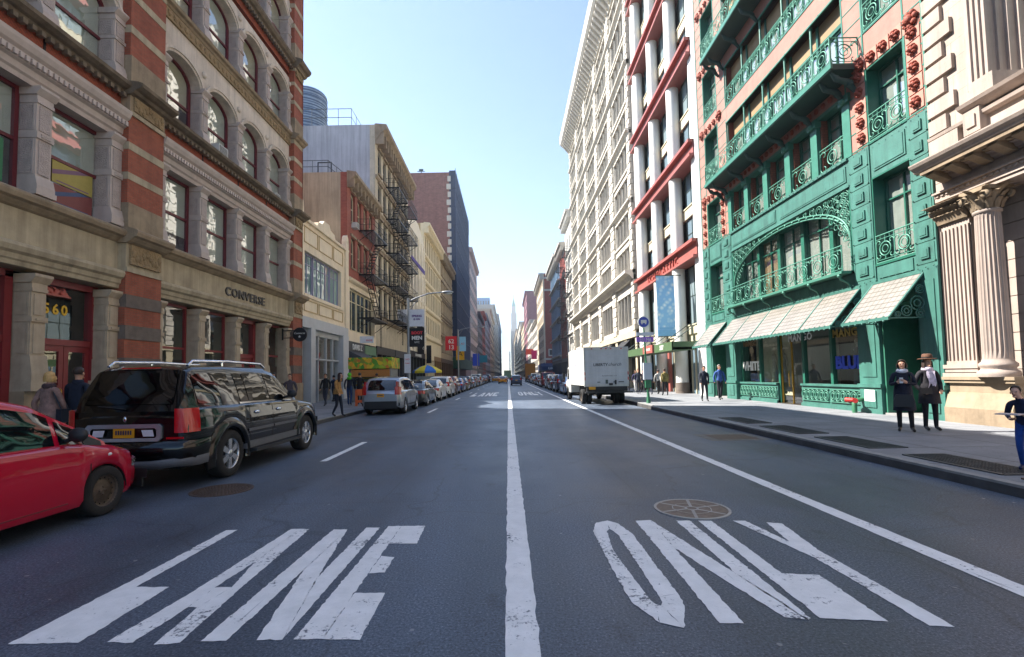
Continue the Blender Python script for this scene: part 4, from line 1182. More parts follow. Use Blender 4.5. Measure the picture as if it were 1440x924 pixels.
def capital(Y, o, r, z0, z1, square):
    b = MB(); c = B.p(Y, o, 0); h = z1-z0
    if square: B.bx(b, Y-r, Y+r, -.2, o+.02, z0, z1-.1)
    else: b.lathe([(r*.9, z0-SW), (r*.92, z0+h*.5-SW), (r*1.25, z1-.1-SW)], (c[0], c[1], 0), 16)
    for row, (zr, hh, n, out) in enumerate(((z0+.02, h*.42, 10, .10), (z0+h*.28, h*.45, 10, .17), (z0+h*.5, h*.42, 8, .26))):
        for k in range(n):
            a = 2*PI*(k+.5*(row % 2))/n; ca, sa = math.cos(a), math.sin(a)
            if square:
                u = (k+.5*(row % 2))/n*2-1
                base = Vector((c[0]+u*r*1.0, -o-.02, 0)); nd = Vector((u*.4, -1, 0)).normalized(); td = Vector((1, 0, 0))
            else:
                base = Vector((c[0]+r*ca, c[1]+r*sa, 0)); nd = Vector((ca, sa, 0)); td = Vector((-sa, ca, 0))
            w = r*.30; P = []
            for t, f, ww in ((0,0,.8),(.45,.25,1.1),(.8,.7,1.0),(1.0,1.15,.7),(.9,1.5,.3)):
                q = base+nd*(out*f+.02)+Vector((0,0,zr+hh*t-SW)); P.append([tuple(q-td*w*ww+nd*-.02), tuple(q+nd*.03), tuple(q+td*w*ww+nd*-.02)])
            b.grid(P, 0, True)
    for e in (-1, 1):
        for f in (-1, 1) if not square else (-1,):
            q = (c[0]+e*r*1.15, (c[1]+f*r*1.15) if not square else -o-.14, z1-.2-SW)
            b.lathe([(.0,-.05),(.11,-.05),(.11,.05),(.0,.05)], q, 10, axis='y')
    b.box(c[0]-r*1.4, c[0]+r*1.4, c[1]-r*1.4 if not square else -o-.2, c[1]+r*1.4 if not square else .2, z1-.1-SW, z1-SW)
    return b.build('capital', M_LIMED, B.e)
# wall behind, rusticated
b = MB(); z = SW; k = 0
while z < 6.0:
    B.bx(b, -9, 13.22, -1.2, -.72 , z+.02, z+.46); B.bx(b, -9, 13.22, -1.2, -.78, z-.02, z+.03); z += .46
B.build(b, 'rusticated_wall', M_LIME)
colsB = [(12.78, 11.92), (7.6, 6.74), (1.2, .34), (-5, -5.86)]
for i, (yp, yc_) in enumerate(colsB):
    b = MB()
    y0, y1 = yc_-.5, yp+.45
    B.bx(b, y0, y1, -.9, .16, SW, .55, 1); 
    b.prism([(-(.16), .55-SW), (-.04, .95-SW), (.7, .95-SW), (.7, .55-SW)], B.lx(y0+.02), B.lx(y1-.02), 'x', 0)
    B.bx(b, y0+.06, y1-.06, -.9, .02, .95, 1.2, 0); B.bx(b, y0-.02, y1+.02, -.9, .1, 1.2, 1.28, 0); B.bx(b, y0-.05, y1+.05, -.9, .14, 1.28, 1.36, 0)
    B.build(b, 'plinth', [M_LIMEB, M_LIMED])
    # pilaster
    b = MB(); B.bx(b, yp-.40, yp+.40, -.9, -.04, 1.36, 5.5)
    n = 7
    for k in range(n+1):
        y = yp-.40+.80*k/n; B.bx(b, y-.022 if k else y, y+.022 if k < n else y, -.06, .0, 1.75, 5.35)
    for k in range(5):
        o = -.75+.16*k; B.bx(b, yp-.42, yp-.40, o, o+.05, 1.75, 5.35)
    for z, e in ((1.36, .10), (1.48, .06), (1.58, .09), (1.68, .03)): B.bx(b, yp-.40-e, yp+.40+e, -.9, e, z, z+.1)
    B.build(b, 'pilaster', M_LIME)
    b = MB(); c = B.p(yc_, -.06, 0)
    fluted(b, yc_, -.06, .28, .245, 1.78, 5.48)
    b.lathe([(.39,1.36-SW),(.40,1.42-SW),(.39,1.5-SW),(.33,1.53-SW),(.32,1.58-SW),(.36,1.62-SW),(.36,1.68-SW),(.30,1.74-SW),(.285,1.80-SW)], (c[0], c[1], 0), 28)
    b.lathe([(.25,5.42-SW),(.28,5.45-SW),(.28,5.5-SW),(.25,5.52-SW)], (c[0], c[1], 0), 28)
    B.build(b, 'column', M_LIME)
    capital(yp, -.02, .38, 5.5, 6.06, True); capital(yc_, -.06, .25, 5.5, 6.06, False)
# entablature
b = MB()
B.bx(b, -9, 13.2, -.9, .03, 6.06, 6.16); B.bx(b, -9, 13.2, -.9, .07, 6.16, 6.27)
n = 150
for k in range(n): y = -9+22.2*k/n; B.bx(b, y, y+.08, .0, .11, 6.28, 6.35)
B.bx(b, -9, 13.2, -.9, .08, 6.27, 6.36); B.bx(b, -9, 13.2, -.9, .16, 6.36, 6.41); B.bx(b, -9, 13.2, -.9, .02, 6.41, 6.68)
B.build(b, 'entablature', M_LIME)
b = MB()
B.mould(b, -9, 13.0, [(.05,6.66),(.16,6.7),(.2,6.78),(.3,6.8),(.3,6.84)], 0)
B.mould(b, -9, 13.1, [(.66,6.93),(.7,6.95),(.72,7.0),(.8,7.06),(.84,7.13),(.84,7.16),(.1,7.26)], 0)
B.bx(b, -9, 12.95, .0, .66, 6.84, 6.94, 1)
for k in range(40):
    y = 12.75-.56*k; b.prism([(-.1,6.84-SW),(-.56,6.84-SW),(-.6,6.78-SW),(-.4,6.7-SW),(-.2,6.62-SW),(-.1,6.6-SW)], B.lx(y-.12), B.lx(y+.12), 'x', 1)
    b.lathe([(.0,0),(.09,.0),(.07,-.05),(.0,-.07)], (B.lx(y-.28), -.42, 6.84-SW), 8, 1)
B.build(b, 'cornice', [M_LIME, M_LIMED])
# upper storey: ashlar, quoins, window with deep mouldings
b = MB()
winsB = [(8.9, 11.55), (3.2, 5.85), (-2.5, .15)]
B.wall(b, -9, 13.22, 6.7, H_B, [(a, c, 8.3, 13.2) for a, c in winsB]+[(a, c, 15.5, 19.5) for a, c in winsB], .0, 1.0)
B.build(b, 'ashlar_wall', brick('ashlar', 'a4968a', 'aa9c90', '8a7c6e', bw=1.3, bh=.46, var=.16, streak=.25, msize=.006))
b = MB(); z = 8.05; k = 0
while z < 20:
    B.bx(b, 12.42 if k % 2 else 12.68, 13.22, -.1, .1, z, z+.4); z += .5; k += 1
B.build(b, 'quoins', M_LIME)
b = MB(); B.mould(b, -9, 13.22, [(.08,7.86),(.14,7.9),(.16,7.98),(.04,8.04)]); B.bx(b, 12.35, 13.22, .0, .13, 7.34, 7.88)
for a, c in winsB:
    B.mould(b, a-.6, c+.6, [(.1,8.08),(.22,8.14),(.3,8.2),(.34,8.28),(.1,8.34)])
    for y in (a-.35, c+.35): B.bx(b, y-.22, y+.22, .0, .2, 7.5, 8.1); B.bx(b, y-.12, y+.12, .18, .24, 7.65, 7.95)
B.build(b, 'sill_course', M_LIME)
for a, c in winsB:
    b = MB()
    for e, y in ((-1, a), (1, c)):
        for k in range(5):
            q0 = y+e*(.42-.09*k); q1 = y+e*(.33-.09*k); B.bx(b, min(q0,q1), max(q0,q1), -.3, .22-.05*abs(k-1), 8.6, 13.4)
        for k in range(4): q0 = y-e*.09*k; q1 = y-e*.09*(k+1); B.bx(b, min(q0,q1), max(q0,q1), -1.0, -.16-.18*k, 8.3, 13.2)
        B.bx(b, y-.3, y+.3, -.4, .26, 8.3, 8.72)
    B.build(b, 'window_moulding', M_LIME)
    B.win((a+c)/2, 8.35, winp(c-a-.6, 4.8, M_BROWND, M_BLUEG, t=.1, rail=.5), -.85)
# ================================================================== the rest of the street
M_WD = pane('dark_pane', '2a3034', '49524f', ior=1.7, wave=.05)
M_WL = pane('reflecting_pane', '39474a', '6b7a78', ior=1.8, wave=.06)
M_WF = mat('cream_sash', 'cfc3a0', .6, .1, 3); M_WFD = mat('dark_sash', '2f3033', .6, .1, 3); M_WFM = mat('brown_sash', '5d3b35', .6, .1, 3)
def block(side, Y0, Y1, H, name, label, m, msd, nx, floors, ww, fr, pn, wname='window', rise=0.0, cornice=None, cmat=None, back=26, dep=.22, g0=4.2, roof=None, group=None, bands=(), mull=0, rail=.5, margin=.6, X=None, surf=False, hood=None, pil=None):
    f = Facade(side, X if X is not None else (XL if side < 0 else XR), Y0, Y1, name, label, 'building', group)
    f.mass(H, back, msd, M_ROOMD, roof or M_ROOF, o=-.5)
    W_ = Y1-Y0-2*margin; pitch = W_/nx; holes = []
    for z, h in floors:
        for k in range(nx):
            yc = Y0+margin+pitch*(k+.5); holes.append((yc-ww/2, yc+ww/2, z, z+h))
    b = MB()
    if surf: f.wall(b, Y0, Y1, g0, H, [], 0.0)
    else: f.wall(b, Y0, Y1, g0, H, holes, 0.0, dep)
    f.ends(b, g0 if g0 > SW else SW, H, 0, -.5)
    f.build(b, 'front', m)
    for (a, c, z0, z1) in holes:
        f.win((a+c)/2, z0, winp(c-a, z1-z0, fr, pn, rise=rise if z1-z0 < 3.2 else 0, t=.08, d=.08, rail=rail, mull=mull), .06 if surf else -dep+.04, name=wname)
    if cornice:
        o, hh = cornice; b = MB()
        f.mould(b, Y0, Y1, [(.08,H-hh),(.16,H-hh*.9),(o*.4,H-hh*.6),(o*.8,H-hh*.35),(o,H-hh*.25),(o,H+.02),(.1,H+.12)])
        n = max(4, int((Y1-Y0)/.9))
        for k in range(n+1):
            y = Y0+.15+(Y1-Y0-.3)*k/n; f.bx(b, y-.1, y+.1, .0, o*.75, H-hh*1.15, H-hh*.45)
        f.build(b, 'cornice', cmat or m)
    for z, hh, o in bands: b = MB(); f.mould(b, Y0, Y1, [(o*.4,z),(o,z+hh*.5),(o,z+hh*.85),(.02,z+hh)]); f.build(b, 'string_course', cmat or m)
    if hood:
        for (a, c, z0, z1) in holes:
            b = MB(); f.bx(b, a-.15, c+.15, .0, hood, z1+.06, z1+.26); f.bx(b, a-.1, c+.1, .0, hood*.8, z0-.14, z0-.02); f.build(b, 'window_hood', cmat or m)
    if pil:
        for k in range(pil+1):
            b = MB(); y = Y0+.3+(Y1-Y0-.6)*k/pil; f.bx(b, y-.28, y+.28, .0, .16, g0, H-(cornice[1] if cornice else .2)); f.build(b, 'pilaster', cmat or m)
    return f
def shopfront(f, Y0, Y1, zt, mf, mg, n, sign=None, sm=None, sl=None, txt_o=.1, mw=.14, size=.5):
    b = MB()
    f.bx(b, Y0, Y1, -.4, .06, zt-.75, zt)
    for k in range(n+1): y = Y0+(Y1-Y0)*k/n; f.bx(b, y-mw, y+mw, -.4, .05, SW, zt-.7)
    f.bx(b, Y0, Y1, -.4, .0, SW, .5)
    fr = f.build(b, 'shopfront', mf)
    q = MB(); q.poly([f.p(Y0,-.25,.45), f.p(Y1,-.25,.45), f.p(Y1,-.25,zt-.7), f.p(Y0,-.25,zt-.7)]); f.build(q, 'shop_pane', mg, fr)
    if sign:
        text(sign, size, sl, fr, (f.lx((Y0+Y1)/2), -.085, zt-.62-SW), name='sign_lettering', extrude=.02, offset=.012)
    return fr
def fire_escape(f, Y0, Y1, levels, m=None, o=1.05, ladder=True):
    """iron balconies with slatted floors joined by stairs"""
    m = m or M_BLACKM
    b = MB()
    for i, z in enumerate(levels):
        n = int((o-.1)/.12)
        for k in range(n): f.bx(b, Y0, Y1, .08+.12*k, .14+.12*k, z-.03, z)
        f.bx(b, Y0, Y1, o-.05, o, z-.1, z+.02)
        for Y in (Y0, Y1): f.bx(b, Y-.03, Y+.03, .0, o, z-.1, z+.02)
        for h in (.5, .95): b.tube([f.p(Y0,.02,z+h), f.p(Y0,o-.03,z+h), f.p(Y1,o-.03,z+h), f.p(Y1,.02,z+h)], .022, 4)
        nn = max(3, int((Y1-Y0)/.22))
        for k in range(nn+1): y = Y0+(Y1-Y0)*k/nn; b.tube([f.p(y,o-.03,z), f.p(y,o-.03,z+.95)], .012, 4, caps=False)
        for Y in (Y0, Y1):
            for k in range(4): b.tube([f.p(Y,.1+.25*k,z), f.p(Y,.1+.25*k,z+.95)], .012, 4, caps=False)
            b.tube([f.p(Y,o-.1,z-.06), f.p(Y,.0,z-.9)], .03, 4)
        if i+1 < len(levels):
            z2 = levels[i+1]; a, c = (Y0+.5, Y1-.5) if i % 2 else (Y1-.5, Y0+.5)
            for q in (.35, .8): b.tube([f.p(a,q,z), f.p(c,q,z2)], .035, 4); b.tube([f.p(a,q,z+.8), f.p(c,q,z2+.8)], .02, 4)
            ns = 11
            for k in range(1, ns): t = k/ns; f.bx(b, a+(c-a)*t-.1, a+(c-a)*t+.1, .35, .8, z+(z2-z)*t-.02, z+(z2-z)*t+.02)
    if ladder:
        z = levels[0]; y = Y1-.6
        for q in (y-.2, y+.2): b.tube([f.p(q,.75,z+.9), f.p(q,.75,z-2.3)], .025, 4)
        for k in range(9): b.tube([f.p(y-.2,.75,z-2.2+.28*k), f.p(y+.2,.75,z-2.2+.28*k)], .016, 4)
    return f.build(b, 'fire_escape', m)
# ---- low cream two-storey front
M_CREAMW = mat('cream_stucco', 'ecdcc0', .8, .1, 1.2, .08, 40, streak=.12)
M_GREYP = mat('pale_grey_paint', 'b9bcc0', .55, .1, 2)
M_LILF = mat('lilac_frame', '8d8ca8', .5, .1, 2)
M_BIGP = pane('bright_pane', '5f7f80', '8fa9a4', ior=2.0, wave=.09, scale=.6)
f2 = Facade(-1, XL, 27.9, 36.6, 'cream_low_building', 'low cream two storey building with wide grid window and grey shopfront')
f2.mass(11.0, 24, mat('cream_flank', 'c9b48c', .85, .15, 1), M_ROOMD, M_ROOF, o=-.6)
b = MB(); f2.wall(b, 27.9, 36.6, 5.4, 11.3, [(28.95, 35.3, 6.85, 9.45)], 0, .3); f2.ends(b, 5.4, 11.0, 0, -.6)
f2.bx(b, 27.9, 28.5, -.2, .14, 5.4, 12.0); f2.bx(b, 36.0, 36.6, -.2, .14, 5.4, 12.0); f2.bx(b, 27.85, 36.65, -.3, .16, 11.25, 11.42)
b.prism([(f2.lx(y), z-SW) for y, z in ((30.6,11.4),(33.9,11.4),(33.7,11.75),(33.0,11.85),(32.7,12.15),(31.8,12.15),(31.5,11.85),(30.8,11.75))], .2, -.1, 'y')
b.prism([(f2.lx(y), z-SW) for y, z in ((27.9,11.95),(28.5,11.95),(28.4,12.3),(28.2,12.5),(28.0,12.3))], .2, -.14, 'y'); b.prism([(f2.lx(y), z-SW) for y, z in ((36.0,11.95),(36.6,11.95),(36.5,12.3),(36.3,12.5),(36.1,12.3))], .2, -.14, 'y')
f2.bx(b, 28.7, 35.6, -.05, .1, 6.6, 6.78); f2.bx(b, 27.9, 36.6, -.1, .08, 5.4, 5.55)
f2.build(b, 'front', M_CREAMW)
b = MB()
for a, c in ((28.8,30.9),(31.1,33.5),(33.7,35.6)):
    for q0, q1, z0, z1 in ((a,c,10.9,10.95),(a,c,9.95,10.0),(a,a+.05,9.95,10.95),(c-.05,c,9.95,10.95),(a,c,6.42,6.46),(a,c,5.75,5.8),(a,a+.05,5.75,6.46),(c-.05,c,5.75,6.46)): f2.bx(b, q0, q1, .0, .05, z0, z1)
f2.build(b, 'panel_moulding', mat('panel_shade', 'c4ab80', .8, .1, 2))
for a, c in ((28.98,30.6),(30.72,33.5),(33.62,35.27)): f2.win((a+c)/2, 6.87, winp(c-a, 2.56, M_LILF, M_BIGP, t=.09, mull=3 if c-a > 2 else 1, rails=(1.9,)), -.22)
b = MB(); f2.bx(b, 27.9, 36.6, -.4, .1, 4.75, 5.4)
for y0, y1 in ((27.9,28.35),(29.6,30.3),(35.4,36.6)): f2.bx(b, y0, y1, -.5, .14, SW, 4.8)
f2.bx(b, 30.3, 35.4, -.4, -.2, 4.4, 4.78); f2.bx(b, 30.3, 35.4, -.36, -.2, 2.85, 2.95)
for y in (31.6, 33.0, 34.2): f2.bx(b, y-.05, y+.05, -.36, -.2, SW, 4.5)
f2.build(b, 'shopfront', M_GREYP)
b = MB(); b.poly([f2.p(28.35,-.3,SW), f2.p(35.4,-.3,SW), f2.p(35.4,-.3,4.6), f2.p(28.35,-.3,4.6)]); f2.build(b, 'shop_pane', M_CLEARS)
b = MB(); f2.bx(b, 28, 36.4, -.59, -.57, SW, 4.7); f2.bx(b, 31.9, 32.6, -.56, -.5, 2.0, 3.4, 1); f2.build(b, 'shop_interior', [mat('shop_pale_back', '9a8f84', .8, .3, .6), mat('shop_red_print', 'b0434a', .6)])
# ---- red brick narrow house with arched windows
M_BRK2 = brick('orange_brick', 'a35646', '944a3c', '836456', var=.2)
M_TANS = mat('tan_render', 'b9ad93', .9, .2, .5, .1, 20, streak=.4)
f3 = block(-1, 36.65, 44.6, 17.6, 'red_brick_house', 'narrow red brick house with arched windows and fire escape, between cream and stucco buildings', M_BRK2, M_TANS, 4, [(14.0, 2.35), (10.4, 2.35)], 1.05, M_WF, M_WD, rise=.5, cornice=(.7, 1.0), cmat=M_BROWN, g0=9.3, hood=.1)
b = MB(); f3.wall(b, 36.65, 44.6, 4.5, 9.3, [(37.2, 44.1, 5.3, 8.7)], .02, .3); f3.mould(b, 36.65, 44.6, [(.1,9.1),(.3,9.2),(.36,9.35),(.05,9.5)]); f3.ends(b, SW, 9.3, 0, -.5); f3.build(b, 'stone_front', M_CREAMW)
for k in range(3): f3.win(38.35+2.3*k, 5.32, winp(2.2, 3.35, M_WF, M_WD, t=.12, rails=(2.4,), mull=1), -.2)
fire_escape(f3, 39.6, 44.2, [6.6, 10.2, 13.9], o=1.25)
M_DGREY = mat('dark_grey_fascia', '3f4146', .6, .1, 2)
shopfront(f3, 36.9, 40.9, 4.5, M_DGREY, M_WD, 3, 'DAVID Z', None, M_WHITE, size=.62)
b = MB(); b.prism([(-.02,3.75-SW),(-1.0,3.25-SW),(-1.0,3.05-SW),(-.02,3.05-SW)], f3.lx(36.9), f3.lx(40.9), 'x'); f3.build(b, 'awning', M_DGREY)
shopfront(f3, 41.1, 44.5, 4.4, mat('green_fascia', '5b7f62', .6), M_WD, 2)
# ---- grey stucco flank, tan stone front, fire escapes
M_STUC = mat('grey_stucco', 'b5b7bb', .9, .16, .35, .1, 20, streak=.35)
M_TANST = mat('tan_facade', 'c6baa2', .8, .2, 1.2, .15, 30, streak=.3)
f4 = block(-1, 44.62, 59.6, 25.6, 'stucco_flank_building', 'tall tan stone building with grey stucco flank, ornate cornice and black fire escapes', M_TANST, M_STUC, 7, [(21.3,2.2),(18.0,2.2),(14.5,2.3),(11.1,2.3),(7.6,2.5)], 1.2, M_WFD, M_WD, rise=.3, cornice=(1.1, 1.6), cmat=M_BROWN, g0=4.6, hood=.22, bands=[(20.5,.3,.2),(17.2,.3,.2),(13.7,.3,.2),(10.2,.3,.25),(6.9,.4,.3)])
fire_escape(f4, 48.6, 53.2, [7.4, 10.9, 14.3, 17.8, 21.1], o=1.35); fire_escape(f4, 54.2, 58.8, [7.4, 10.9, 14.3, 17.8, 21.1], o=1.35)
shopfront(f4, 44.8, 52.0, 4.6, plain('black_fascia', '1f2022', .5), M_WD, 4); shopfront(f4, 52.2, 59.5, 4.6, M_DGREY, M_WD, 4)
# side-wall window, with its own box air conditioner
w = winp(1.35, 2.9, M_WFD, M_WD, t=.1, rail=.5)
wo = obj('window', w['frame'], f4.e, (f4.lx(44.62)-.03, 4.75, 19.0)); wo.rotation_euler = (0, 0, -PI/2); obj('pane', w['pane'], wo)
def aircon(name, loc, rz, label, s=1.0):
    r = empty(name, loc, rz, label, 'air conditioner', 'window air conditioners')
    b = MB(); b.box(-.33*s,.33*s,-.38*s,.2*s,0,.42*s); b.build('casing', plain('aircon_white', 'c9c9c4', .6), r)
    b = MB(); 
    b.box(-.28*s,.28*s,-.385*s,-.38*s,.05*s,.37*s); b.build('grille', plain('aircon_grille', '3b3c3e', .6), r)
    b = MB()
    for k in range(6): b.box(-.28*s,.28*s,-.392*s,-.386*s,(.07+.05*k)*s,(.085+.05*k)*s)
    b.build('louvre', plain('aircon_white', 'c9c9c4', .6), r)
    return r
aircon('air_conditioner', (XL-.3+.12, 20.2, 11.21), PI/2, 'white window air conditioner on the second arched row of the striped brick building')
aircon('air_conditioner', (XL-.3+.05, 25.6-.2, 11.21), PI/2, 'small pale air conditioner at the arched window next to the far striped pier', .8)
aircon('air_conditioner', (XL+.06, 38.0, 13.55), PI/2, 'grey air conditioner under the top arched window of the red brick house')
aircon('air_conditioner', (XL-4.75, 44.58, 19.05), 0, 'air conditioner in the lone window of the grey stucco flank', 1.2)
# roof railing on the red brick house, water tank and rails above the stucco flank
def roof_rail(name, pts, z, label, h=1.1):
    c = pts[0]; r = MB()
    for q in (.55, 1.0): r.tube([(p[0]-c[0], p[1]-c[1], h*q) for p in pts], .03, 4)
    for a, d in zip(pts, pts[1:]):
        n = max(1, int((Vector(d)-Vector(a)).length/1.2))
        for k in range(n+1): t = k/n; x, y = a[0]+(d[0]-a[0])*t-c[0], a[1]+(d[1]-a[1])*t-c[1]; r.tube([(x,y,0),(x,y,h)], .028, 4)
    return tag(r.build(name, plain('rail_grey', '5d6468', .5, .5), loc=(c[0], c[1], z)), label, 'railing')
roof_rail('roof_railing', [(-18.6, 37.0), (-13.8, 37.0), (-12.9, 42.0)], 17.6, 'thin iron railing on the tan rendered roof edge of the red brick house')
roof_rail('roof_railing', [(-26, 45.2), (-14.6, 45.2), (-14.6, 51)], 25.62, 'thin rooftop railing above the grey stucco flank beside the water tank', 1.9)
t = empty('water_tank', (-20.9, 50, 25.62), 0, 'round blue grey banded water tank on the roof above the stucco flank', 'water tank')
b = MB(); b.lathe([(0,1.6),(2.0,1.6),(2.05,1.7),(2.0,5.9),(2.04,6.0),(1.9,6.2),(0,6.55)], n=32); b.lathe([(.08,6.5),(.08,7.0),(0,7.0)], n=8)
tm = NT('tank_staves'); uv = tm.coord(); wv = tm.node('ShaderNodeTexWave'); wv.wave_type = 'BANDS'; wv.bands_direction = 'Z'; wv.inputs['Scale'].default_value = 1.1; wv.inputs['Distortion'].default_value = .3; tm.link(uv, wv.inputs['Vector'])
tm.set(Base_Color=tm.mix(tm.ramp(wv.outputs['Fac'], [(.3, rgb('5f7896')), (.7, rgb('93a9c0'))]), tm.ramp(tm.noise(uv, 2, 4), [(.3, (.75,)*3+(1,)), (.7, (1.1,)*3+(1,))]), 1.0, 'MULTIPLY'), Roughness=.6)
b.build('tank', tm.mat, t)
b = MB()
for k in range(9): b.lathe([(2.03,1.85+.48*k),(2.08,1.9+.48*k),(2.03,1.95+.48*k)], n=32)
b.build('hoop', plain('hoop_blue', '4f6684', .5, .4), t)
b = MB()
for a in range(4): b.box(1.3*math.cos(a*PI/2+.78)-.12, 1.3*math.cos(a*PI/2+.78)+.12, 1.3*math.sin(a*PI/2+.78)-.12, 1.3*math.sin(a*PI/2+.78)+.12, 0, 1.6)
b.build('stand', M_STEEL, t)
# ---- farther left side
M_OFFW = mat('off_white_facade', 'e8dfcc', .8, .1, 1); M_BUFF = mat('buff_facade', 'e4d4b0', .8, .12, 1, streak=.15); M_TAN2 = mat('dull_tan_facade', 'bfaa88', .85, .2, 1, streak=.3)
M_PURP = plain('purple_cloth', '4f3a8a', .7)
f5 = block(-1, 59.65, 71.0, 20.8, 'white_gabled_building', 'off white gabled building with purple banner strip under its top windows', M_OFFW, M_OFFW, 5, [(17.2,2.2),(13.0,2.6),(8.8,2.6)], 1.2, M_WFM, M_WD, g0=5.0, pil=5, bands=[(16.1,.4,.2),(12.0,.3,.2),(7.8,.4,.3)])
b = MB(); b.prism([(f5.lx(y), z-SW) for y, z in ((59.65,20.8),(71,20.8),(70,21.6),(66.3,22.8),(64.3,22.8),(60.6,21.6))], .3, -.05, 'y'); f5.build(b, 'gable', M_OFFW)
b = MB(); f5.bx(b, 60.5, 70.2, .2, .24, 16.5, 17.1); f5.build(b, 'purple_banner_strip', M_PURP)
shopfront(f5, 59.8, 70.9, 5.0, plain('black_fascia', '1f2022', .5), M_WD, 5, 'BANANA REPUBLIC', None, M_WHITE, size=.5)
f6 = block(-1, 71.05, 88.0, 24.6, 'buff_corniced_building', 'buff building with brown sash windows, heavy cornice and stacked string courses', M_BUFF, mat('buff_flank', 'b39b70', .85, .2, .6), 9, [(20.4,2.6),(16.4,2.7),(12.3,2.7),(8.2,2.6)], 1.05, M_WFM, M_WD, cornice=(.9, 1.3), g0=5.0, bands=[(19.4,.4,.3),(15.4,.4,.3),(11.4,.4,.3),(7.2,.4,.3)])
shopfront(f6, 71.2, 79.4, 5.0, M_BUFF, M_WD, 5); shopfront(f6, 79.6, 87.9, 5.0, mat('tan_fascia', '8a6d4a', .7), M_WD, 4)
f7 = block(-1, 88.05, 106.4, 24.6, 'dull_tan_building', 'weathered tan building before the tall brick flank with dark netting', M_TAN2, M_TAN2, 8, [(20.6,2.3),(17.0,2.3),(13.4,2.3),(9.7,2.3),(6.2,2.3)], 1.15, M_WFM, M_WD, cornice=(1.0, 1.4), cmat=M_BROWN, g0=5.0, hood=.2, bands=[(16.2,.3,.2),(12.6,.3,.2),(8.9,.4,.25)])
shopfront(f7, 88.2, 106.2, 5.0, mat('brown_fascia', '5a4636', .7), M_WD, 7)
M_BRKP = brick('plum_brick', '8f5f55', '81544b', '8d7469', bw=.6, bh=.2, var=.22, streak=.2)
M_NET = mat('scaffold_netting', '2b3a55', .8, .25, .6, .3, 6, streak=.4)
f8 = Facade(-1, XL, 106.5, 143, 'netted_tower', 'tall plum brick tower whose street front is wrapped in dark blue scaffold netting')
f8.mass(47.5, 20, M_BRKP, M_BRKP, M_ROOF, o=-.3)
b = MB()
for k in range(10):     # netting bays bulge a little between scaffold lifts
    z0, z1 = 6+4.2*k, 6+4.2*(k+1)
    f8.bx(b, 106.5, 143, -.3, 1.0+.06*(k % 2), z0, min(z1-.08, 47.9))
f8.build(b, 'netting', M_NET)
b = MB()
for k in range(13): y = 106.6+3.03*k; f8.bx(b, y-.06, y+.06, 1.07, 1.17, SW, 48.4)
for k in range(11): f8.bx(b, 106.5, 143, 1.08, 1.14, 6+4.2*k-.06, 6+4.2*k+.06)
f8.build(b, 'scaffold_poles', plain('scaffold_steel', '46506a', .5, .4))
b = MB(); 
for k in range(24): f8.bx(b, 106.35, 106.5, -.9+.25*(k % 2), .05, 4+1.8*k, 5.2+1.8*k)
f8.build(b, 'quoins', mat('pale_quoin', 'c9bfb0', .8, .1, 2))
b = MB(); f8.bx(b, 106.5, 143, -.3, 1.6, 3.4, 5.9); f8.build(b, 'sidewalk_shed', mat('shed_green', '1f4a3a', .7))
for x in (-19, -26):    # small rooftop vents on the plum brick tower
    b = MB(); b.cyl((0,0,0),(0,0,1.0), .1); b.box(-.9,.9,-.08,.08,.9,1.0); b.box(-.5,.5,-.06,.06,1.0,1.5)
    tag(b.build('roof_antenna', M_STEEL, loc=(x, 108, 47.5)), 'small antenna mast on the plum brick tower roof, %s of two' % ('nearer the street' if x == -19 else 'set farther back'), 'antenna')
# ---- beyond the cross street
M_PINK = mat('pinkish_stone', 'b29d98', .85, .15, .4); M_REDB2 = brick('far_red_brick', '8a3b33', '7d342d', '6d4038', bw=.8, bh=.3, var=.2); M_DKB = mat('far_dark_front', '4a4a55', .8, .2, .5)
M_FARB = mat('far_beige_front', 'b8a890', .85, .15, .3); M_FARW = mat('far_pale_front', 'b0aaa0', .8, .1, .3); M_BLUEGL = pane('blue_tower_glass', '4f86b8', '5a90c0', ior=1.6, wave=0, rough=.15)
M_FARP = pane('far_pane', '2d3238', '4c5359', ior=1.5, wave=0, rough=.1); M_FARG = mat('far_grey_front', '7b8490', .85, .15, .3); M_PURB = brick('purple_brick', '85525c', '7a4a55', '806068', bw=.8, bh=.3, var=.15)
far = [
 (-1,157,196,44,'pink_stone_block','tall pinkish stone block just past the netted tower',M_PINK,8,9,4.6),
 (-1,197,232,28,'dark_house','dark fronted house with fire escapes beyond the pinkish block',M_DKB,7,6,4.2),
 (-1,233,262,33,'red_brick_block','far red brick block on the left side of the street',M_REDB2,6,7,4.2),
 (-1,263,330,36,'grey_block','far grey block on the left, before the pale stepped towers',M_FARG,9,8,4.2),
 (-1,332,430,48,'beige_block','far beige block left of the street, in haze',M_FARB,10,9,5),
 (-1,434,620,66,'pale_block','far pale tall block left of the street gap',M_FARW,12,11,5.6),
 (-1,625,900,82,'blue_grey_block','hazy blue grey block nearest the bright gap on the left',M_FARG,12,12,6.4),
 (1,194.5,236,24,'cream_house','far cream house with fire escape past the red brick corner block',M_FARW,8,5,4.2),
 (1,237,292,29,'white_block','far white fronted block on the right side in sun',M_FARW,9,6,4.4),
 (1,293,352,53,'purple_brick_block','tall purple brick block on the right side beyond the red corner block',M_PURB,9,11,4.6),
 (1,353,450,40,'tan_block','far sunlit tan block on the right',M_FARB,10,8,4.6),
 (1,452,640,52,'pale_stone_block','far pale stone block right of the street gap',M_FARW,12,9,5.4),
 (1,645,930,64,'hazy_beige_block','hazy beige block nearest the bright gap on the right',M_FARB,12,10,6),
]
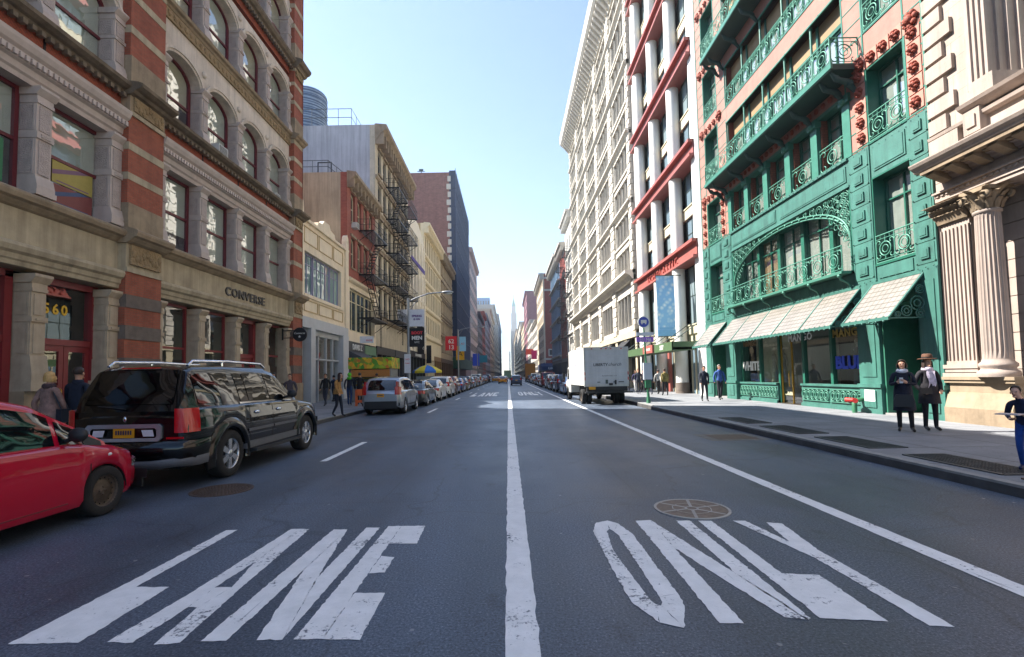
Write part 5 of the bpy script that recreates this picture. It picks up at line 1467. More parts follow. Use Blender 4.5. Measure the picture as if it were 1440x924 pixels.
for sd_, a, c, H, nm, lab, m, nx, nf, fh in far:
    ff = [(5.4+fh*k, fh*.58) for k in range(nf) if 5.4+fh*k+fh*.58 < H-1.2]
    f = block(sd_, a, c, H, nm, lab, m, m, nx, ff, (c-a-2)/nx*.45, M_WFD, M_FARP, surf=True, cornice=(1.1, 1.3), g0=SW, margin=1.0, bands=[(4.6,.5,.3)])
    shopfront(f, a+.5, c-.5, 4.4, M_DGREY, M_FARP, 5)
# ---- right side: big pale ornate block, smaller fronts, corner blocks
M_ORN = mat('ornate_limestone', 'c6c0b4', .8, .16, 1.2, .15, 25, streak=.25); M_ORND = mat('ornate_shadow_stone', 'b3a98f', .85, .15, 1.2)
f9 = Facade(1, XR, 44.52, 86.0, 'ornate_stone_block', 'long pale ornate stone block of many storeys with a deep bracketed cornice')
f9.mass(44.5, 22, M_ORN, M_ROOMD, M_ROOF, o=-.6)
nb = 5; bw_ = (86-44.52)/nb; holes = []; floors9 = [(11.5+3.35*k, 2.3) for k in range(9)]
for i in range(nb):
    y0 = 44.52+bw_*i
    for k in range(4):
        yc = y0+1.35+(bw_-2.7)*(k+.5)/4
        for z, h in floors9: holes.append((yc-.52, yc+.52, z, z+h))
        holes.append((yc-.55, yc+.55, 6.2, 9.2))
b = MB(); f9.wall(b, 44.52, 86, 5.6, 44.5, holes, 0, .35); f9.ends(b, SW, 44.5, 0, -.6); f9.build(b, 'front', M_ORN)
order = sorted(holes, key=lambda h: h[0])
for n_, (a, c, z0, z1) in enumerate(order):
    if n_ < 100: f9.win((a+c)/2, z0, winp(c-a, z1-z0, M_WFM, M_WD, t=.07, rail=.5), -.3)
b = MB()
pan = MB()
for (a, c, z0, z1) in order[100:]:
    f9.bx(b, a, c, -.35, -.3, z0, z1)
tag(f9.build(b, 'distant_window', M_WD), kind='stuff')
for i in range(nb+1):
    b = MB(); y = 44.52+bw_*i; a, c = max(44.52, y-.75), min(86, y+.75)
    k = 0; z = 5.6
    while z < 42: f9.bx(b, a, c, .0, .20 if k % 2 else .27, z+.03, z+.5); z += .53; k += 1
    f9.build(b, 'quoin_pier', M_ORN)
for z, hh, o in [(10.4,.9,1.0)]+[(17.6,.5,.5),(24.3,.5,.55),(31.0,.5,.5),(37.7,.5,.5)]:
    b = MB(); f9.mould(b, 44.52, 86, [(o*.3,z),(o*.6,z+hh*.4),(o,z+hh*.6),(o,z+hh*.9),(.05,z+hh)]); f9.build(b, 'string_course', M_ORN)
for z, h in floors9: b = MB(); f9.bx(b, 44.6, 85.9, .0, .14, z-.22, z-.04); f9.build(b, 'sill_course', M_ORN)
wh = MB()
for n_, (a, c, z0, z1) in enumerate(order):
    b = MB() if n_ < 99 else wh
    f9.bx(b, a-.1, c+.1, .0, .2, z1+.05, z1+.22); f9.bx(b, a-.24, a-.1, .0, .13, z0, z1+.05); f9.bx(b, c+.1, c+.24, .0, .13, z0, z1+.05)
    if n_ < 99: f9.build(b, 'window_hood', M_ORN)
tag(f9.build(wh, 'window_hood', M_ORN), kind='stuff')
b = MB(); f9.mould(b, 44.52, 86.6, [(.2,41.6),(.35,42.0),(.4,42.6),(1.5,43.2),(1.75,43.5),(1.8,44.3),(1.9,44.6),(.1,44.9)])
for k in range(44): y = 44.7+41.2*k/43; b.prism([(-.0,41.7-SW),(-.45,41.8-SW),(-1.4,42.9-SW),(-1.4,43.2-SW),(0,43.2-SW)], f9.lx(y-.2), f9.lx(y+.2), 'x')
f9.build(b, 'cornice', M_ORN)
for q0, q1, qz in ((60, 62, 47.5), (72, 73.4, 47.0), (83.6, 85.4, 48.5)): b = MB(); f9.bx(b, q0, q1, -1, .6, 44.6, qz); f9.build(b, 'parapet_block', M_ORN)
b = MB()
for i in range(nb*2+1): y = 44.6+(86-44.7)*i/(nb*2); f9.bx(b, max(44.52,y-.5), min(86,y+.5), -.5, .1, SW, 5.6)
f9.bx(b, 44.52, 86, -.5, .2, 5.0, 5.7); f9.build(b, 'ground_pier', M_ORND)
b = MB(); b.poly([f9.p(44.6,-.35,SW), f9.p(85.9,-.35,SW), f9.p(85.9,-.35,5.0), f9.p(44.6,-.35,5.0)]); f9.build(b, 'shop_pane', M_WD)
for k in range(5):
    y0 = 47+8.1*k; b = MB(); b.prism([(-.05,4.9-SW),(-1.5,3.5-SW),(-1.5,3.1-SW),(-.05,3.1-SW)], f9.lx(y0), f9.lx(y0+3.4), 'x'); f9.build(b, 'awning', plain('black_canvas', '16171b', .8))
M_WSLIM = mat('white_iron_front', 'cdcac2', .7, .1, 1); M_BLGR = mat('blue_grey_iron', '5f7c98', .6, .15, .6)
g1 = block(1, 86.05, 97, 31.5, 'slim_pale_building', 'slim pale fronted building with fire escape past the ornate block', M_WSLIM, M_WSLIM, 4, [(6+3.9*k,2.5) for k in range(6)], 1.5, M_WFD, M_WD, cornice=(1.2,1.2), g0=5, bands=[(5.2+3.9*k,.3,.3) for k in range(6)])
shopfront(g1, 86.2, 96.8, 5, M_DGREY, M_WD, 4); fire_escape(g1, 88.5, 93.5, [8.8+3.9*k for k in range(5)], o=1.2)
b = MB(); b.box(-2.2,2.2,0,4,0,6.5,0); b.box(-2.4,2.4,-.2,4.2,3.0,3.4,1); b.box(-2.2,2.2,0,4,-.0,2.8,1)
tag(b.build('roof_stair_house', [mat('grey_render','9a9fa6',.8,.1,1), M_REDB2], loc=(18.0, 91, 31.5)), 'grey boxy stair house on the roof of the slim pale building', 'roof structure')
g2 = block(1, 97.05, 108, 28.5, 'brown_brick_building', 'brown brick building with iron fire escape beside the blue grey block', M_REDB2, M_REDB2, 4, [(5.8+3.7*k,2.3) for k in range(6)], 1.3, M_WF, M_WD, cornice=(1.3,1.4), cmat=M_FARW, g0=5)
shopfront(g2, 97.2, 107.8, 5, M_DGREY, M_WD, 4); fire_escape(g2, 99, 104.5, [9+3.7*k for k in range(5)], o=1.2)
g3 = block(1, 108.05, 131, 29.0, 'blue_grey_corner_block', 'blue grey iron fronted block at the far cross street corner', M_BLGR, M_BLGR, 7, [(6.6+4.3*k,3.0) for k in range(5)], 2.0, M_BLGR, M_WD, cornice=(1.4,1.5), cmat=M_FARW, g0=5, bands=[(5.6+4.3*k,.5,.5) for k in range(6)])
shopfront(g3, 108.2, 130.8, 5, mat('navy_fascia', '23324a', .6), M_WD, 7)
g4 = block(1, 160, 194, 35.5, 'red_corner_block', 'tall dark red brick corner block with navy street-level awning beyond the cross street', M_FARB, M_REDB2, 7, [(7+4.1*k,2.4) for k in range(7)], 1.8, M_WFD, M_FARP, cornice=(1.4,1.8), cmat=M_FARW, g0=5, surf=True)
x0 = g4.lx(160)
for z in (6.5, 29.5, 33.6): b = MB(); b.box(x0, x0+.3, 0, 26, z-SW, z+.6-SW); g4.build(b, 'stone_band', M_FARW)
for (y, z) in ((2.4, 7.6), (6.4, 7.6), (10.4, 7.6), (14.4, 7.6)):
    w = winp(2.0, 2.4, M_FARW, M_FARP, t=.35); wo = obj('window', w['frame'], g4.e, (x0+.12, y, z)); wo.rotation_euler = (0,0,PI/2); obj('pane', w['pane'], wo)
b = MB(); b.prism([(x0, 5.4-SW), (x0+1.5, 4.4-SW), (x0+1.5, 3.0-SW), (x0, 3.0-SW)], -1.2, 20, 'y'); b.prism([(1.2+0, 5.4-SW), (1.2, 3.0-SW), (-.02, 3.0-SW), (-.02, 5.6-SW)], g4.lx(194), x0, 'x'); aw_ = g4.build(b, 'awning', plain('navy_canvas', '16284a', .8))
tm_ = text('LUCKY BRAND', 1.0, M_WHITE, aw_, (x0+1.53, 4.5, 3.4-SW), PI/2, name='awning_lettering', extrude=.01, offset=.01)
# cross street behind the gap, both sides: road surface and flanking side-street walls
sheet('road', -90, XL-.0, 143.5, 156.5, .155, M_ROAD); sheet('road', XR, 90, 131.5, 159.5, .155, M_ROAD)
# rooftop coloured tanks and skyline towers
for (x, y, z, r, h, col, lab) in ((27, 345, 53, 4.5, 8, '2fa596', 'teal rooftop water tank on the purple brick block'), (24, 260, 29, 3.2, 6, '1f9d84', 'green rooftop tank on the far white fronted block'), (20, 470, 52, 6, 12, '2f6fc0', 'blue rooftop tank on the far pale stone block')):
    r0 = empty('rooftop_tank', (x, y, z), 0, lab, 'water tank')
    b = MB(); b.lathe([(0,h*.4),(r*.55,h*.42),(r*.55,h*.85),(0,h)], n=14); b.build('tank', plain('tank_'+col, col, .6), r0)
    b = MB()
    for a in range(4): b.box(r*.36*math.cos(a*PI/2)-.2, r*.36*math.cos(a*PI/2)+.2, r*.36*math.sin(a*PI/2)-.2, r*.36*math.sin(a*PI/2)+.2, 0, h*.42)
    b.build('stand', M_STEEL, r0)
def tower(name, x, y, lab, tiers, m, top=None, mt=None):
    r0 = empty(name, (x, y, 0), 0, lab, 'skyscraper'); b = MB(); z = 0
    for w, d, h in tiers: b.box(-w/2, w/2, -d/2, d/2, z, h); z = h
    b.build('shaft', m, r0)
    w, d, _ = tiers[-1]; q = MB(); n = 5
    for k in range(n):
        X = -tiers[0][0]/2+tiers[0][0]*(k+.5)/n; q.box(X-tiers[0][0]*.05, X+tiers[0][0]*.05, -tiers[0][1]/2-.25, -tiers[0][1]/2, 10, tiers[0][2]-4); q.build('window_strip', M_FARP, r0); q = MB()
    pass
    if top:
        b = MB(); wz = w/2; b.poly([(-wz,-wz,z),(wz,-wz,z),(0,0,z+top)]); b.poly([(wz,-wz,z),(wz,wz,z),(0,0,z+top)]); b.poly([(wz,wz,z),(-wz,wz,z),(0,0,z+top)]); b.poly([(-wz,wz,z),(-wz,-wz,z),(0,0,z+top)])
        b.cyl((0,0,z+top*.95),(0,0,z+top*1.3), .5, .2); b.build('spire', mt, r0)
    return r0
tower('spired_skyscraper', 15.5, 1150, 'pale slender skyscraper with green pyramid spire right of the street gap', [(16,22,110),(13,13,150),(9,9,166)], M_FARW, 22, plain('copper_green', '3f9a7c', .6))
tower('glass_skyscraper', -31, 640, 'flat topped blue glass skyscraper left of the street gap', [(17,20,104)], M_BLUEGL)
tower('stepped_skyscraper', -22, 760, 'pale blue stepped tower beside the bright gap', [(22,30,80),(17,24,92),(11,16,99)], M_FARG)
tower('thin_skyscraper', 6.5, 1900, 'thin far tower in the bright gap of the street', [(5,10,95)], M_FARG)
# ================================================================== vehicles
def lerp(a, b, t): return a+(b-a)*t
def pw(pts, x):
    if x <= pts[0][0]: return pts[0][1]
    for (a, b), (c, d) in zip(pts, pts[1:]):
        if x <= c: return lerp(b, d, (x-a)/(c-a)) if c > a else d
    return pts[-1][1]
M_TYRE = mat('tyre_rubber', '1b1b1c', .85, .2, 8, .2, 60); M_ALLOY = plain('alloy', 'c2c5ca', .24, .85); M_STEELR = mat('rusty_steel_rim', '574c42', .6, .4, 20, metal=.4)
M_AUTO = pane('car_glass', '0c1114', '0c1114', ior=1.75, wave=.035, scale=1.6); M_AUTOT = pane('tinted_car_glass', '070809', '070809', ior=1.6, wave=.04, scale=1.6)
M_TRIM = plain('black_plastic', '1d1e20', .6); M_CHROME = plain('chrome', 'd8dade', .08, 1.0); M_UNDER = plain('underbody', '0d0d0e', .9)
M_TAIL = plain('tail_red', 'b5121a', .15, coat=1.0); M_TAILW = plain('lamp_clear', 'd9dbe0', .12, coat=1.0); M_PLATE = plain('plate_yellow', 'd99a1c', .5); M_PLTX = plain('plate_navy', '1d2b50', .5)
M_HEAD = plain('headlamp', 'c8ccd0', .1, coat=1.0)
WHC = {}
def wheel_mesh(R, tw, style):
    k = (R, tw, style)
    if k in WHC: return WHC[k]
    b = MB()
    b.lathe([(R*.63,-tw*.46),(R*.66,-tw*.5),(R*.9,-tw*.5),(R*.975,-tw*.42),(R,-tw*.3),(R,tw*.3),(R*.975,tw*.42),(R*.9,tw*.5),(R*.66,tw*.5),(R*.63,tw*.44)], n=36, axis='x')
    for g in (-.15, 0, .15): b.lathe([(R*1.002, tw*(g-.02)),(R*1.002, tw*(g+.02))], n=36, axis='x')
    ty = b.mesh('wheel', M_TYRE)
    b = MB(); r = R*.64
    b.lathe([(r,-tw*.4),(r*.96,-tw*.4),(r*.94,tw*.36),(r,tw*.46),(r*1.02,tw*.46)], n=32, axis='x')
    b.lathe([(0,-tw*.1),(r*.95,-tw*.1)], n=32, axis='x', m=1)
    if style == 'steel':
        b.lathe([(0,tw*.30),(r*.2,tw*.32),(r*.3,tw*.2),(r*.62,tw*.26),(r*.72,tw*.14),(r*.97,tw*.3)], n=32, axis='x')
        for j in range(14):
            a = 2*PI*j/14; y, z = r*.8*math.cos(a), r*.8*math.sin(a); b.ball((tw*.24, y, z), tw*.03, r*.055, r*.055, 6, 4, 1)
        for j in range(4):
            a = 2*PI*j/4; b.ball((tw*.29, r*.22*math.cos(a), r*.22*math.sin(a)), .012, .016, .016, 6, 4, 0)
    else:
        n = 5 if style != 'six' else 6
        for j in range(n):
            a = 2*PI*j/n; M = Matrix.Rotation(a, 4, 'X')
            q = MB(); w0, w1 = (r*.14, r*.2) if style != 'thin' else (r*.09, r*.13)
            A = [(tw*.42,-w0,r*.18),(tw*.42,w0,r*.18),(tw*.28,w0*1.2,r*.18),(tw*.28,-w0*1.2,r*.18)]
            B = [(tw*.40,-w1,r*.97),(tw*.40,w1,r*.97),(tw*.22,w1*1.1,r*.97),(tw*.22,-w1*1.1,r*.97)]
            q.grid([A, B], 0, False, True); b.add(q, M)
        b.lathe([(r*.26,tw*.2),(r*.26,tw*.42),(r*.2,tw*.47),(0,tw*.48)], n=20, axis='x')
    me = b.mesh('rim', [M_STEELR if style == 'steel' else M_ALLOY, plain('rim_shadow', '0b0b0c', .8)])
    WHC[k] = (ty, me); return WHC[k]
class Car:
    def __init__(s, name, label, loc, paint, sp, cat='car', group=None, rz=0.0, detail=1):
        s.sp = sp; s.paint = paint
        s.root = empty(name, loc, rz, label, cat, group)
        s.L, s.W, s.R = sp['L'], sp['W'], sp['R']; s.h = s.L/2
        s.yf = s.h-sp['fo']; s.yr = s.yf-sp['wb']
        s.detail = detail
        s.body(); s.cabin(); s.wheels(); s.lights()
    def wid(s, y):
        h = s.h; return s.W/2*pw(s.sp.get('plan') or [(-h,.84),(-h+.12,.93),(-h+.4,.985),(-h+.9,1),(h-1.1,1),(h-.5,.965),(h-.18,.88),(h,.74)], y)
    def top(s, y): return pw(s.sp['top'], y)
    def ring(s, y, arch=True, k=1.0):
        w, zt, zb = s.wid(y), s.top(y), pw(s.sp['bot'], y)
        Ra = s.R*s.sp.get('arch', 1.16)
        if arch:
            for ya in (s.yf, s.yr):
                if abs(y-ya) < Ra: zb = max(zb, s.R+math.sqrt(Ra*Ra-(y-ya)**2)-.02)
        cr = s.sp.get('crown', .03); d = zt-zb
        half = [(w*.93, zb), (w*.985, zb+min(.07, d*.2)), (w, zb+d*.5), (w*.992, zb+d*.75), (w*.962, zt-.035), (w*.905, zt), (w*.5, zt+cr*.8), (0, zt+cr)]
        pts = [(x, z) for x, z in half]+[(-x, z) for x, z in half[-2::-1]]
        if k != 1.0:
            cz = (zt+zb)/2; pts = [(x*k, cz+(z-cz)*k) for x, z in pts]
        return [(x, y, z) for x, z in pts]
    def side_x(s, y, z):
        r = [(p[2], p[0]) for p in s.ring(y, False)[:6]]
        return pw(r, z)
    def body(s):
        h = s.h; Ra = s.R*s.sp.get('arch', 1.16); ys = set()
        n = 26
        for k in range(n+1): ys.add(round(-h+s.L*k/n, 4))
        for ya in (s.yf, s.yr):
            for k in range(17): ys.add(round(ya+Ra*math.cos(PI*k/16), 4))
            ys.add(round(ya-Ra-.004, 4)); ys.add(round(ya+Ra+.004, 4))
        for d in (.03, .08, .15): ys.add(-h+d); ys.add(h-d)
        for p in s.sp['top']: ys.add(p[0])
        ys = sorted(y for y in ys if -h <= y <= h)
        b = MB(); rows = []
        rows.append(s.ring(-h, False, .93)); rows += [s.ring(y) for y in ys]; rows.append(s.ring(h, False, .9))
        rows[0] = [(x, -h-.025, z) for x, y, z in rows[0]]; rows[-1] = [(x, h+.03, z) for x, y, z in rows[-1]]
        b.grid(rows, 0, True); b.poly(rows[0][::-1]); b.poly(rows[-1])
        me = b.mesh('body', s.paint)
        try: me.set_sharp_from_angle(angle=R_(38))
        except Exception: pass
        obj('body', me, s.root)
        b = MB(); w = s.W/2-.27
        b.box(-w, w, -h+.15, h-.25, s.sp['gc'], s.top(0)-.2)
        for ya in (s.yf, s.yr):
            for e in (-1, 1):
                b.grid([[(x, ya+Ra*1.01*math.cos(PI*k/14), s.R-.02+Ra*1.01*math.sin(PI*k/14)) for k in range(15)] for x in (e*(s.W/2-.05), e*(s.W/2-.32))], 0, True)
                b.poly([(e*(s.W/2-.3), ya+Ra*math.cos(PI*k/14), s.R-.02+Ra*math.sin(PI*k/14)) for k in range(15)])
        b.build('underbody', M_UNDER, s.root)
    def groof(s, y): return pw(s.sp['roof'], y)
    def gring(s, y):
        zt, zr = s.top(y)-.012, s.groof(y); H = max(p[1] for p in s.sp['roof'])
        gb = s.wid(y)*.915; f = max(0.0, min(1.0, (zr-zt)/(H-zt+1e-6))); wr = lerp(gb*.98, s.sp['wr'], f)
        e = .06*f; q = .022*f
        half = [(gb, zt), (lerp(gb, wr, .5)+.012*f, lerp(zt, zr-e, .5)), (wr, zr-e), (wr-.045, zr-e*.25), (wr-.15, zr+q*.3), (wr*.5, zr+q), (0, zr+q*1.2)]
        return half
    def gpt(s, y, t, off=0.0):
        hf = s.gring(y); (x0, z0), (x1, z1), (x2, z2) = hf[0], hf[1], hf[2]
        if t < .5: x, z = lerp(x0, x1, t*2), lerp(z0, z1, t*2)
        else: x, z = lerp(x1, x2, t*2-1), lerp(z1, z2, t*2-1)
        return x+off, z
    def cabin(s):
        r = s.sp['roof']; ys = set(p[0] for p in r); a, c = r[0][0], r[-1][0]
        for k in range(25): ys.add(a+(c-a)*k/24)
        ys = sorted(ys); b = MB(); rows = []
        for y in ys:
            hf = s.gring(y); rows.append([(x, y, z) for x, z in hf]+[(-x, y, z) for x, z in hf[-2::-1]])
        b.grid(rows, 0, True); b.poly(rows[0][::-1]); b.poly(rows[-1])
        me = b.mesh('cabin', s.paint)
        try: me.set_sharp_from_angle(angle=R_(32))
        except Exception: pass
        obj('cabin', me, s.root)
        gl = s.sp.get('glass') or M_AUTO; tr = M_TRIM
        for e in (-1, 1):
            for (y0, y1, *tt) in s.sp['side']:
                t0, t1 = tt[:2] if len(tt) >= 2 else (.08, .88)
                b = MB(); N = 8
                for lo, hi, off, m in ((t0, t1, .008, 0),):
                    rows = []
                    for j in range(5):
                        t = lo+(hi-lo)*j/4; rows.append([(e*s.gpt(y0+(y1-y0)*k/N, t, off)[0], y0+(y1-y0)*k/N, s.gpt(y0+(y1-y0)*k/N, t)[1]) for k in range(N+1)])
                    b.grid(rows, m, True)
                b.build('side_window', gl, s.root)
        def slope(y0, y1, nm, u=.93, m=None):
            b = MB(); rows = []; N = 8
            for j in range(7):
                y = y0+(y1-y0)*j/6; hf = s.gring(y); row = []
                topl = [(hf[3][0], hf[3][1]), (hf[4][0], hf[4][1]), (hf[5][0], hf[5][1]), (0, hf[6][1])]
                pl = sorted((x, z) for x, z in topl)
                for k in range(-N, N+1):
                    x = hf[4][0]*u*k/N*1.1; z = pw(pl, abs(x)); row.append((x, y+.0, z+.01))
                rows.append(row)
            sg = -1 if nm == 'rear_window' else 1
            rows = [[(x, y+sg*.012, z) for x, y, z in r] for r in rows]
            b.grid(rows, 0, True); b.build(nm, m or gl, s.root)
        slope(s.sp['ws'][0], s.sp['ws'][1], 'windshield', m=M_AUTO); slope(s.sp['rw'][0], s.sp['rw'][1], 'rear_window')
        for e in (-1, 1):
            y = s.sp['ws'][1]-.42; x, z = s.gpt(y, .12); b = MB()
            b.ball((e*(x+.14), y, z+.09), .11, .06, .085, 10, 6); b.tube([(e*x, y, z+.02), (e*(x+.1), y, z+.06)], .025, 6)
            b.build('mirror', s.sp.get('mirror') or s.paint, s.root)
    def wheels(s):
        ty, rm = wheel_mesh(s.R, s.sp['tw'], s.sp.get('rim', 'five'))
        for y in (s.yr, s.yf):
            for e in (-1, 1):
                w = obj('wheel', ty, s.root, (e*(s.W/2-s.sp['tw']/2-s.sp.get('inset', .02)), y, s.R), 0 if e > 0 else PI)
                obj('rim', rm, w)
    def strip(s, nm, m, y0, y1, z0, z1, off=.006, sides=(-1, 1), n=10, thick=None):
        for e in sides:
            b = MB()
            b.grid([[(e*(s.side_x(y0+(y1-y0)*k/n, z)+o), y0+(y1-y0)*k/n, z) for k in range(n+1)] for z, o in ((z0-.003, 0), (z0, off), (z1, off), (z1+.003, 0))], 0, False)
            b.build(nm, m, s.root)
    def seam(s, ys, z0, z1, m=None):
        m = m or M_UNDER
        b = MB()
        for y in ys:
            for e in (-1, 1):
                n = 6; b.grid([[(e*(s.side_x(y, z0+(z1-z0)*k/n)+.002), y+d, z0+(z1-z0)*k/n) for k in range(n+1)] for d in (-.008, .008)], 0, False)
        b.build('door_seam', m, s.root)
    def lights(s):
        h = s.h; sp = s.sp; zt = sp['tail'][0]; hh = sp['tail'][1]; w = s.W/2
        for e in (-1, 1):
            b = MB(); x1 = w*.90; x0 = x1-sp['tail'][2]
            yy = -h-.02
            rows = []
            for z in (zt, zt+hh*.5, zt+hh):
                rows.append([(e*x0, yy-.012, z), (e*lerp(x0, x1, .6), yy-.005, z), (e*(x1-.01), yy+.04, z), (e*(s.side_x(-h+.1, min(z, s.top(-h+.1)-.05))+.02), -h+.1, z), (e*(s.side_x(-h+.22, min(z, s.top(-h+.22)-.05))+.014), -h+.24, z)])
            b.grid(rows, 0, True); b.build('tail_lamp', M_TAIL, s.root)
            b = MB(); z = sp['head'][0]; x1 = s.wid(h)*.97; x0 = x1-.3
            b.grid([[(e*x0, h+.035, z+q), (e*x1, h+.012, z+q), (e*(s.side_x(h-.12, min(z, s.top(h-.12)-.06))+.006), h-.12, z+q*.9), (e*(s.side_x(h-.3, min(z, s.top(h-.3)-.06))+.006), h-.3, z+q*.7+.02)] for q in (0, .12)], 0, True); b.build('headlight', M_HEAD, s.root)
        b = MB(); zb = sp.get('bump', .34)
        for y, d in ((-h, -1), (h, 1)):
            b.grid([[(x*s.W/2*.86, y+d*(.05 if abs(x) < .9 else -.02), z) for x in (-1.05,-.9,0,.9,1.05)] for z in (zb, zb+.1, zb+.13)], 0, True)
            b.box(-s.W/2*.8, s.W/2*.8, min(y, y+d*.03), max(y, y+d*.03), zb-.12, zb)
        b.build('bumper_trim', M_TRIM, s.root)
        z = sp['plate']; b = MB(); b.box(-.155,.155,-h-.045,-h-.035,z,z+.155); p = b.build('licence_plate', M_PLATE, s.root)
        q = MB()
        for k in range(7): q.box(-.12+.036*k,-.12+.036*k+.022,-h-.048,-h-.0455,z+.045,z+.11)
        q.build('plate_lettering', M_PLTX, p)
        for y in sp.get('handles', ()):
            for e in (-1, 1):
                b = MB(); zz = s.top(y)-.14; x = s.side_x(y, zz); b.box(e*x, e*(x+.03), y-.09, y+.09, zz-.018, zz+.018); b.build('door_handle', sp.get('hm') or s.paint, s.root)
def sp_suv(L=4.53, W=1.82, H=1.65):
    h = L/2
    return dict(L=L, W=W, R=.345, tw=.225, wb=2.62, fo=.92, gc=.22, wr=W/2*.76, rim='thin', crown=.03,
        top=[(-h,.92),(-h+.1,1.0),(-h+.5,1.05),(h-1.35,1.03),(h-.6,.95),(h-.2,.86),(h,.66)], bot=[(-h,.36),(-h+.3,.27),(h-.3,.25),(h,.3)],
        roof=[(-h+.06,.98),(-h+.3,1.32),(-h+.62,H-.06),(-h+1.3,H),(h-2.1,H-.02),(h-1.75,H-.09),(h-.95,1.02)],
        side=[(-h+.62,-h+1.2,.12,.82),(-h+1.25,-.05),(.02,h-1.2)], ws=(h-1.78,h-1.08), rw=(-h+.12,-h+.5), tail=(.88,.34,.2), head=(.66,), plate=.78, bump=.40, handles=(-.35,.75))
def sp_sedan(L=4.7, W=1.8, H=1.45):
    h = L/2
    return dict(L=L, W=W, R=.32, tw=.21, wb=2.7, fo=.92, gc=.18, wr=W/2*.68, rim='five', crown=.025,
        top=[(-h,.82),(-h+.1,.93),(-h+.9,.97),(h-1.5,.93),(h-.7,.84),(h-.2,.74),(h,.58)], bot=[(-h,.34),(-h+.3,.22),(h-.3,.2),(h,.26)],
        roof=[(-h+.55,.955),(-h+1.0,1.22),(-h+1.45,H-.05),(-h+2.0,H),(h-2.3,H-.01),(h-2.0,H-.06),(h-1.05,.92)],
        side=[(-h+1.0,-h+2.1,.1,.84),(-h+2.17,h-1.3)], ws=(h-2.0,h-1.15), rw=(-h+.62,-h+1.4), tail=(.70,.18,.34), head=(.58,), plate=.72, bump=.36, handles=(-.5,.5))
def sp_van(L=4.9, W=1.95, H=1.95):
    h = L/2
    return dict(L=L, W=W, R=.34, tw=.22, wb=2.95, fo=.9, gc=.2, wr=W/2*.82, rim='five', crown=.03,
        top=[(-h,.98),(-h+.1,1.05),(h-1.2,1.02),(h-.5,.92),(h-.1,.8),(h,.66)], bot=[(-h,.34),(-h+.3,.24),(h-.3,.22),(h,.28)],
        roof=[(-h+.03,1.03),(-h+.12,1.5),(-h+.3,H-.05),(-h+.8,H),(h-1.9,H-.01),(h-1.6,H-.08),(h-.7,1.0)],
        side=[(-h+.4,-h+1.5),(-h+1.6,.3),(.38,h-1.0)], ws=(h-1.62,h-.85), rw=(-h+.04,-h+.26), tail=(.95,.5,.16), head=(.68,), plate=.66, bump=.36)
